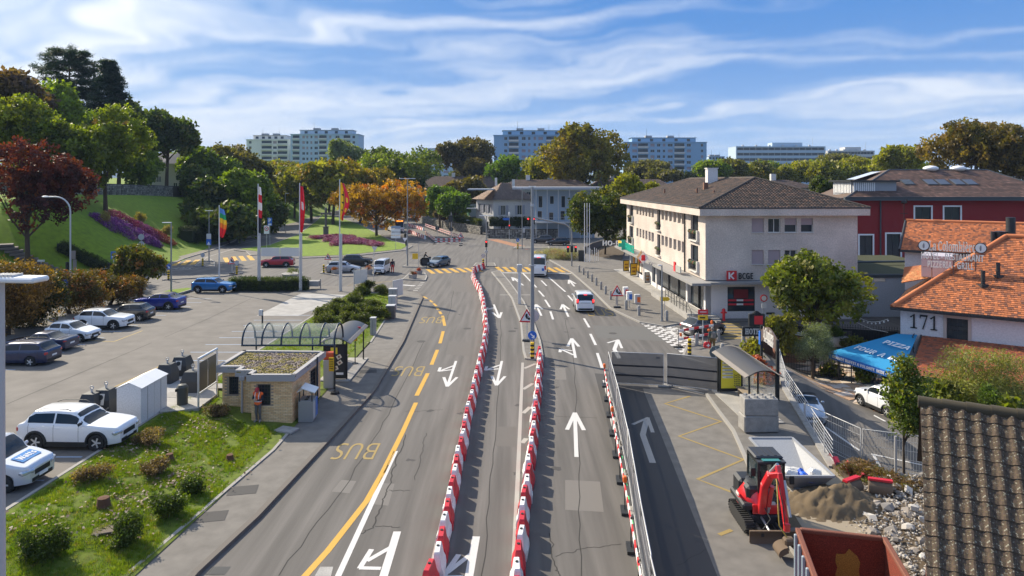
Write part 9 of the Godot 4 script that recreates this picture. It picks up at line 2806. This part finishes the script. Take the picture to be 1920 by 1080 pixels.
func restaurant_yard():
	var up=Vector3.UP
	var b:B
	var fm=[mat("flag1",.46,.33,.22,.9,0,{"tex":noise_tex("fine",.09,.84,1.0),"scale":.6}),mat("flag2",.55,.45,.34,.9),mat("flag3",.38,.24,.15,.9),mat("flag4",.5,.42,.36,.9)]
	for zone in [[[Vector3(19.06,-1,-49.35),Vector3(22.43,-2,-51.15),Vector3(23.73,-2,-49.92),Vector3(27.16,-2,-48.37),Vector3(24.1,-2,-40.7),Vector3(22.02,-2,-45.44),Vector3(19.94,-2,-48),Vector3(17.89,-1,-45.6)],.62],[[Vector3(21.6,-2,-52),Vector3(25.14,-2,-59.43),Vector3(29.73,-2,-60.39),Vector3(27.66,-2,-49.26)],.95]]:
		var poly=PackedVector2Array()
		var lo=Vector2(1e9,1e9);var hi=-lo
		for q in zone[0]:
			var e=Vector2(q.x,q.z);poly.append(e);lo=lo.min(e);hi=hi.max(e)
		var s:float=zone[1]
		var jit=func(i:int,j:int) -> Vector2:return lo+Vector2(i+.5*sin(i*12.9+j*78.2)*.8+(.5 if j % 2 else .0),j+.5*sin(i*39.3+j*11.1)*.8)*s
		for i in int((hi.x-lo.x)/s)+2:
			for j in int((hi.y-lo.y)/s)+2:
				var q=[jit.call(i,j),jit.call(i+1,j),jit.call(i+1,j+1),jit.call(i,j+1)]
				var c:Vector2=(q[0]+q[1]+q[2]+q[3])/4
				if not Geometry2D.is_point_in_polygon(c,poly):continue
				var p=[]
				for e in q:
					var z:Vector2=e.lerp(c,.07)
					p.append(Vector3(z.x,yard_h(z.x,z.y)+.03,z.y))
				b=B.new()
				b.slab(p,rr(0,.012),.05)
				part(b,"paving_stone",fm[R.randi() % 4],yard_node)
	var t=thing("name_board","brown arched restaurant name board on two black posts","sign")
	var A=Vector3(16.55,0,-46);var E=Vector3(14.9,0,-38.9)
	var u=(E-A).normalized();var l=A.distance_to(E)
	b=B.new();b.box(A+up*1.4,Vector3(.14,2.9,.14));b.box(E+up*1.75,Vector3(.16,3.5,.16));part(b,"post",M.black,t)
	b=B.new()
	var pp=PackedVector2Array()
	for i in 13:pp.append(Vector2(l*i/12.0,2.55+.9*(i/12.0)+.45*sin(PI*i/12.0)))
	for i in range(12,-1,-1):pp.append(Vector2(l*i/12.0,1.75+.85*(i/12.0)+.6*sin(PI*i/12.0)))
	var nb=Basis(u,up,u.cross(up))
	b.prism(pp,-.03,.03,A,nb)
	part(b,"board",mat("boardbrown",.1,.07,.06,.5),t)
	fit("La Colombière",4.6,.7,M.offwhite,t,tf(A+u*l*.5+up*3.0+nb.z*.04,nb*Basis(Vector3(0,0,1),.12)),"Droid Serif",.02)
	fit("HOTEL - RESTAURANT",4.2,.22,M.offwhite,t,tf(A+u*l*.52+up*2.55+nb.z*.04,nb*Basis(Vector3(0,0,1),.12)),"Droid Sans",.02)
	b=B.new();b.cbox(A+up*2.0-u*.1+nb.z*.1,Vector3(.05,.9,.3),.01);part(b,"blue_plate",M.blue,t)
	t=thing("hotel_sign","dark hotel sign with red emblem standing in the creeper","sign",Vector3(17.75,0,-50.6))
	b=B.new();b.cbox(Vector3(.1,2.3,0),Vector3(1.15,.9,.25),.04);b.cbox(Vector3(-.15,1.45,0),Vector3(1.6,.7,.2),.03);b.cyl(Vector3(0,0,-.1),Vector3(0,2.7,-.1),.07,-1,6);b.cyl(Vector3(.1,2.75,0),Vector3(.1,2.95,0),.35,.05,10);part(b,"board",M.black,t)
	b=B.new();b.cbox(Vector3(.2,2.3,.13),Vector3(.62,.62,.03),.02);part(b,"emblem",M.red,t)
	fit("HOTEL",1.25,.4,M.offwhite,t,tf(Vector3(-.15,1.47,.12)),"Droid Serif",.02)
	t=thing("garden_arch_sign","black arched sign with white script above the courtyard gate","sign",Vector3(21.4,1,-52))
	b=B.new()
	var ar=[]
	for i in 11:ar.append(Vector3(-1.4+.28*i,.25*sin(PI*i/10.0)-.04*i,0))
	b.ribbon(ar,.1,.25,.5);part(b,"board",M.black,t)
	fit("La Colombière",1.9,.34,M.white,t,tf(Vector3(-.05,.05,.07),Basis(Vector3(0,0,1),-.12)),"Droid Serif",.02)
	b=B.new();b.box(Vector3(21.2,-.32,-53),Vector3(2.4,2.2,.4));solo(b,"brick_pier",mat("redbrick",.25,.11,.07,.95,0,{"tex":noise_tex("fine",.09,.84,1.0),"scale":.8}),"low red brick wall behind the creeper by the gate","wall")
	t=thing("globe_lamp","small white globe lamp on a black post by the convertible","lamp",Vector3(16.85,-2,-42.6))
	b=B.new();b.cyl(Vector3.ZERO,Vector3(0,1.8,0),.04,-1,6);part(b,"post",M.black,t);b=B.new();b.blob(Vector3(0,1.95,0),Vector3(.2,.2,.2),1,.0,12,false);part(b,"globe",M.offwhite,t)
	b=B.new();b.cbox(Vector3(25.72,-.29,-55),Vector3(1.9,.7,.7),.03);solo(b,"planter_trough",M.slabgrey,"pale concrete trough behind the olive tree","planter")
	bush("leafy plant growing in the pale trough",Vector3(25.72,.05,-55),Vector3(.6,.4,.4),[Color(.04,.08,.015),Color(.14,.2,.03)],"fine",.3)
	for q in [["red-leaved shrub at the foot of the name board, nearer one",Vector3(15.58,0,-42.2),.75,0],["red-leaved shrub behind the bus shelter roof, farther one",Vector3(15.57,0,-44.78),.8,0],["yellow-green creeper spreading right of the hotel sign",Vector3(19.69,.83,-51),1.3,1],["creeper hanging over the brick wall behind the name board",Vector3(20.32,-.15,-51),.9,1],["climber on the left post of the name board",Vector3(16.73,.29,-48),.8,1],["vine on the iron fence under the awning's left tip",Vector3(23.61,-2,-51.15),.7,2],["vine on the iron fence under the awning's middle",Vector3(25.09,-2,-49.79),.9,2],["vine on the iron fence at the awning's right corner",Vector3(26.84,-2,-49.01),.9,2],["creeper-covered column left of the white restaurant wall",Vector3(26.79,-.89,-54),.9,2],["leafy weeds inside the railing by the convertible",Vector3(17.61,-2,-43.03),.7,1]]:
		bush(q[0],q[1],Vector3(q[2],q[2]*.7,q[2]*.7),[[Color(.22,.03,.02),Color(.5,.13,.08)],[Color(.12,.13,.02),Color(.34,.28,.04)],[Color(.05,.07,.015),Color(.2,.2,.03)]][q[3]],"broad",.34,{"lobes":6})
	t=thing("light_garland","string of coloured lights from the wall to the trees","garland")
	b=B.new()
	var ga:Vector3=Vector3(28.2,2.08,-52);var gb:Vector3=Vector3(26.79,1.93,-54)
	var gp=[]
	for i in 9:gp.append(ga.lerp(gb,i/8.0)-up*.35*sin(PI*i/8.0))
	b.tube(gp,.02,4);b.tube([ga-up*1.0,ga.lerp(gb,.5)-up*.9,gb-up*.5],.015,4);part(b,"wire",M.offwhite,t)
	b=B.new()
	for i in 8:b.blob(gp[i]-up*.12,Vector3.ONE*.07,i,.0,6)
	part(b,"bulbs",M.offwhite,t,"stuff")
	b=B.new()
	for i in 5:b.box(Vector3(15.28,.12,-50.66).lerp(Vector3(16.29,.12,-50.66),i/4.0),Vector3(.26,.02,1.0))
	part(b,"brick_patch",mat("redbrick2",.22,.1,.07,.95),yard_node)
func skin(b:B,bones:Array,s:float):
	var F={};var C={}
	var k=1.1/s
	for q in bones:
		var a:Vector3=q[0];var e:Vector3=q[1]
		var m:float=maxf(q[2],q[3])+3.0*s
		var lo=(a.min(e)-Vector3.ONE*m)/s;var hi=(a.max(e)+Vector3.ONE*m)/s
		var ae=e-a;var ll=maxf(ae.length_squared(),1e-9)
		for x in range(int(floor(lo.x)),int(hi.x)+2):
			for y in range(int(floor(lo.y)),int(hi.y)+2):
				for z in range(int(floor(lo.z)),int(hi.z)+2):
					var p=Vector3(x,y,z)*s
					var t=clampf((p-a).dot(ae)/ll,0,1)
					var d:float=(p-a-ae*t).length()-lerpf(q[2],q[3],t)
					if d>3.0*s:continue
					var f=exp(-d*k)
					var key=Vector3i(x,y,z)
					F[key]=F.get(key,.0)+f
					if not C.has(key) or C[key][0]<f:C[key]=[f,q[4]]
	var vi={}
	var cells={}
	for key in F:
		for dx in [0,-1]:
			for dy in [0,-1]:
				for dz in [0,-1]:cells[key+Vector3i(dx,dy,dz)]=true
	var co=[]
	for i in 8:co.append(Vector3i(i & 1,(i >> 1) & 1,(i >> 2) & 1))
	for c in cells:
		var fs=[]
		var ins=0
		for o in co:
			var f:float=F.get(c+o,.0)
			fs.append(f)
			if f>1.0:ins+=1
		if ins==0 or ins==8:continue
		var sum=Vector3.ZERO;var n=0
		for i in 8:
			for ax in [1,2,4]:
				if i & ax:continue
				var j:int=i | ax
				if (fs[i]>1.0)==(fs[j]>1.0):continue
				var t:float=(1.0-fs[i])/(fs[j]-fs[i])
				sum+=Vector3(co[i]).lerp(Vector3(co[j]),t);n+=1
		var g=Vector3(fs[1]+fs[3]+fs[5]+fs[7]-fs[0]-fs[2]-fs[4]-fs[6],fs[2]+fs[3]+fs[6]+fs[7]-fs[0]-fs[1]-fs[4]-fs[5],fs[4]+fs[5]+fs[6]+fs[7]-fs[0]-fs[1]-fs[2]-fs[3])
		var best:Array=[.0,Color.WHITE]
		for o in co:
			if C.has(c+o) and C[c+o][0]>best[0]:best=C[c+o]
		vi[c]=[(Vector3(c)+sum/n)*s,-g.normalized(),best[1]]
	for key in F:
		for ax in 3:
			var o=Vector3i.ZERO;o[ax]=1
			var i0:bool=F[key]>1.0
			if i0==(F.get(key+o,.0)>1.0):continue
			var d1=Vector3i.ZERO;d1[(ax+1) % 3]=-1
			var d2=Vector3i.ZERO;d2[(ax+2) % 3]=-1
			var q=[key,key+d1,key+d1+d2,key+d2]
			if not (vi.has(q[0]) and vi.has(q[1]) and vi.has(q[2]) and vi.has(q[3])):continue
			if not i0:q.reverse()
			var v=[]
			for e in q:v.append(vi[e])
			b.col=v[0][2]
			b.squad(v[0][0],v[1][0],v[2][0],v[3][0],v[0][1],v[1][1],v[2][1],v[3][1])
func person(label:String,at:Vector3,yaw:float,o:Dictionary,scale:=1.0) -> Node3D:
	var t=thing("person",label,"person",at,yaw)
	t.scale=Vector3.ONE*scale
	var J={"pelvis":Vector3(0,.95,0),"waist":Vector3(0,1.1,0),"chest":Vector3(0,1.3,.0),"neck":Vector3(0,1.47,0),"head":Vector3(0,1.61,.02)}
	for s in ["L","R"]:
		var x=1.0 if s=="L" else -1.0
		J.merge({"hip"+s:Vector3(.09*x,.92,0),"knee"+s:Vector3(.1*x,.5,.02),"ankle"+s:Vector3(.1*x,.09,-.03),"toe"+s:Vector3(.12*x,.04,.14),"sh"+s:Vector3(.19*x,1.41,0),"el"+s:Vector3(.25*x,1.13,-.03),"wr"+s:Vector3(.25*x,.9,.06),"hd"+s:Vector3(.25*x,.81,.09)})
	J.merge(o.get("j",{}),true)
	var sk=Color(.45,.26,.18)
	var top:Color=o.top;var leg:Color=o.leg;var hair:Color=o.hair
	var slv:Color=o.get("sleeve",top);var shoe:Color=o.get("shoe",Color(.03,.03,.03))
	var bn=[[J.pelvis+Vector3(.06,0,0),J.pelvis-Vector3(.06,0,0),.115,.115,o.get("hem",leg)],[J.waist+Vector3(.05,0,0),J.waist-Vector3(.05,0,0),.11,.11,top],[J.chest+Vector3(.08,0,0),J.chest-Vector3(.08,0,0),.115,.115,top],[J.shL,J.shR,.075,.075,top],[J.chest,J.neck,.09,.055,top],[J.neck,J.head,.052,.055,sk]]
	for s in ["L","R"]:
		bn.append_array([[J["hip"+s],J["knee"+s],.092,.062,leg],[J["knee"+s],J["ankle"+s],.06,.045,leg],[J["ankle"+s],J["toe"+s],.05,.038,shoe],[J["sh"+s],J["el"+s],.06,.046,slv],[J["el"+s],J["wr"+s],.045,.034,slv]])
	var b=B.new()
	skin(b,bn,.02)
	var hc:Vector3=J.head
	var fw:Vector3=o.get("look",Vector3(0,0,1))
	var rt=Vector3.UP.cross(fw).normalized();var hu=fw.cross(rt).normalized()
	var hb=[[hc+hu*.03-fw*.02,hc+hu*.02+fw*.01,.088,.085,sk],[hc-hu*.05+fw*.02,hc-hu*.06+fw*.035,.06,.05,sk],[hc+fw*.095-hu*.005,hc+fw*.105-hu*.03,.012,.016,sk],[hc+hu*.06-fw*.03,hc+hu*.05+fw*.015,.094,.09,hair],[hc-fw*.05+hu*.0,hc-fw*.04+hu*.05,.075,.08,hair],[hc+fw*.085-hu*.055+rt*.018,hc+fw*.085-hu*.055-rt*.018,.011,.011,Color(.3,.1,.09)],[J.neck,hc-hu*.05,.05,.05,sk]]
	for x in [-1,1]:hb.append_array([[hc+rt*x*.034+fw*.083+hu*.012,hc+rt*x*.03+fw*.085+hu*.012,.011,.011,Color(.04,.03,.03)],[hc+rt*x*.09,hc+rt*x*.092-hu*.03,.016,.012,sk]])
	if o.get("cap",false):hb.append([hc+fw*.1+hu*.07-rt*.04,hc+fw*.1+hu*.07+rt*.04,.03,.03,hair])
	skin(b,hb,.011)
	for s in ["L","R"]:
		var w:Vector3=J["wr"+s];var h:Vector3=J["hd"+s]
		var d=(h-w).normalized()
		var side=d.cross(Vector3(0,0,1) if absf(d.z)<.9 else Vector3(0,1,0)).normalized()
		if s=="R":side=-side
		var pn=d.cross(side).normalized()
		var hn=[[w,w+d*.05,.026,.03,sk],[w+d*.05-side*.02,w+d*.08-side*.022,.02,.015,sk],[w+d*.05+side*.02,w+d*.08+side*.02,.02,.015,sk]]
		for i in 4:
			var r0=w+d*.08+side*(i-1.5)*.019
			var ln:float=[.06,.075,.07,.055][i]
			var mid=r0+d*ln*.6+pn*.012
			hn.append_array([[r0,mid,.0095,.009,sk],[mid,mid+d*ln*.35+pn*.022,.009,.008,sk]])
		hn.append_array([[w+d*.02-side*.025,w+d*.05-side*.052+pn*.015,.013,.011,sk],[w+d*.05-side*.052+pn*.015,w+d*.085-side*.045+pn*.03,.01,.009,sk]])
		skin(b,hn,.007)
	part(b,"body",M.vc,t)
	return t
func people():
	var b:B
	var gk=Color(.1,.1,.1)
	var p0=verge_pt(484,792)
	p0.y=verge_h(p0.x,-p0.z)
	var t=person("person in orange safety vest and red cap looking down beside the brick kiosk",p0,-12,{"top":Color(.85,.13,.02),"hem":Color(.85,.13,.02),"sleeve":Color(.015,.02,.035),"leg":gk,"hair":Color(.4,.03,.04),"cap":true,"look":Vector3(0,-.75,.66).normalized(),"shoe":Color(.25,.22,.2),"j":{"head":Vector3(0,1.58,.08),"elL":Vector3(.28,1.14,-.01),"wrL":Vector3(.1,1.13,.24),"hdL":Vector3(.03,1.17,.28),"elR":Vector3(-.28,1.14,-.01),"wrR":Vector3(-.1,1.13,.24),"hdR":Vector3(-.03,1.17,.28),"toeL":Vector3(.15,.04,.13)}},1.02)
	b=B.new()
	for q in [[1.03,.178,.128]]:
		var rp=[]
		for i in 21:rp.append(Vector3(cos(TAU*i/20.0)*q[1],q[0],sin(TAU*i/20.0)*q[2]))
		b.tube(rp,.022,6,false)
	for x in [-1,1]:b.tube([Vector3(.1*x,1.06,.125),Vector3(.1*x,1.3,.125),Vector3(.11*x,1.46,.06),Vector3(.1*x,1.48,.0)],.02,6)
	part(b,"reflective_band",mat("reflective",.7,.75,.78,.4),t)
	b=B.new();b.cbox(Vector3(0,1.2,.31),Vector3(.075,.15,.012),.004,Basis(Vector3(1,0,0),-.9));part(b,"phone",M.black,t)
	t=person("person in teal jacket and olive trousers walking away with a red bag",Vector3(14.29,.12,-49.42),178,{"top":Color(.07,.1,.09),"leg":Color(.15,.1,.03),"hair":Color(.2,.17,.15),"shoe":Color(.4,.34,.28),"j":{"hipL":Vector3(.09,.92,.0),"kneeL":Vector3(.1,.52,.16),"ankleL":Vector3(.1,.13,.2),"toeL":Vector3(.11,.08,.37),"kneeR":Vector3(-.1,.5,-.03),"ankleR":Vector3(-.1,.12,-.24),"toeR":Vector3(-.11,.04,-.1),"elR":Vector3(-.3,1.14,.06),"wrR":Vector3(-.27,.95,.2)}},1.08)
	b=B.new();b.cbox(Vector3(-.03,1.25,-.17),Vector3(.3,.42,.16),.06);part(b,"backpack",mat("packgrey",.2,.18,.16,.9),t)
	b=B.new();b.cbox(Vector3(.24,1.55,-.02),Vector3(.2,.2,.12),.06);part(b,"orange_bundle",M.orange,t)
	t=thing("bag","red bag with white cross carried by the walking person","bag",Vector3(13.95,.12,-49.42)+Vector3(-.05,.38,.05),10)
	b=B.new();b.cbox(Vector3(0,.24,0),Vector3(.52,.44,.24),.09,Basis(Vector3(0,0,1),-.15));part(b,"bag_body",M.red,t)
	b=B.new();b.box(Vector3(.02,.24,.125),Vector3(.24,.07,.01));b.box(Vector3(.02,.24,.126),Vector3(.07,.24,.01));part(b,"white_cross",M.white,t)
	b=B.new();b.tube(arc(Vector3(.05,.45,0),Vector3(1,0,0),Vector3.UP,.1,0,PI,8),.018,6);part(b,"handle",M.black,t)
	person("person in dark jacket and red trousers walking beside the utility van",Vector3(-16.15,0,-93.72),200,{"top":Color(.02,.022,.03),"leg":Color(.5,.02,.03),"hair":Color(.05,.03,.02),"j":{"kneeL":Vector3(.1,.51,.14),"ankleL":Vector3(.1,.12,.18),"toeL":Vector3(.11,.06,.34),"ankleR":Vector3(-.1,.13,-.2),"toeR":Vector3(-.1,.05,-.06)}},1.08)
	person("person in black standing on the shaded path by the steps",Vector3(-55.19,-.28,-84.5),30,{"top":Color(.012,.012,.015),"leg":Color(.015,.015,.018),"hair":Color(.1,.06,.05)},1.05)
	var cp:Vector3=Vector3(-12.96,0,-104)
	person("person in black riding a bicycle across the junction",cp+Vector3(-.25,.1,0),90,{"top":Color(.012,.012,.014),"leg":Color(.02,.02,.022),"hair":Color(.02,.02,.02),"j":{"waist":Vector3(0,1.1,.06),"chest":Vector3(0,1.28,.16),"neck":Vector3(0,1.43,.24),"head":Vector3(0,1.56,.3),"shL":Vector3(.19,1.38,.2),"shR":Vector3(-.19,1.38,.2),"elL":Vector3(.25,1.15,.35),"elR":Vector3(-.25,1.15,.35),"wrL":Vector3(.22,1.02,.58),"wrR":Vector3(-.22,1.02,.58),"hdL":Vector3(.2,1.01,.66),"hdR":Vector3(-.2,1.01,.66),"kneeL":Vector3(.11,.68,.34),"ankleL":Vector3(.1,.3,.22),"toeL":Vector3(.1,.25,.38),"kneeR":Vector3(-.11,.56,.22),"ankleR":Vector3(-.1,.14,.08),"toeR":Vector3(-.1,.1,.24)}})
	t=thing("bicycle","black bicycle with a basket ridden across the junction","bicycle",cp,0)
	for x in [-.55,.55]:
		b=B.new()
		var wp=[]
		for i in 25:wp.append(Vector3(x+cos(TAU*i/24.0)*.34,.36+sin(TAU*i/24.0)*.34,0))
		b.tube(wp,.02,6,false)
		for i in 8:b.cyl(Vector3(x,.36,0),Vector3(x+cos(TAU*i/8.0)*.33,.36+sin(TAU*i/8.0)*.33,0),.004,-1,4)
		part(b,"wheel",M.rubber,t)
	b=B.new()
	for q in [[Vector3(-.55,.36,0),Vector3(-.05,.36,0)],[Vector3(-.05,.36,0),Vector3(-.22,.95,0)],[Vector3(-.55,.36,0),Vector3(-.18,.82,0)],[Vector3(-.05,.36,0),Vector3(.38,.85,0)],[Vector3(-.18,.82,0),Vector3(.36,.9,0)],[Vector3(.55,.36,0),Vector3(.36,1.05,0)],[Vector3(.36,1.05,-.25),Vector3(.36,1.05,.25)]]:b.cyl(q[0],q[1],.018,-1,6)
	part(b,"frame",M.darkmetal,t)
	b=B.new();b.cbox(Vector3(-.24,.98,0),Vector3(.26,.06,.16),.02);part(b,"saddle",M.black,t)
	b=B.new();b.cbox(Vector3(.62,.95,0),Vector3(.36,.3,.36),.05);part(b,"basket",M.darkmetal,t)
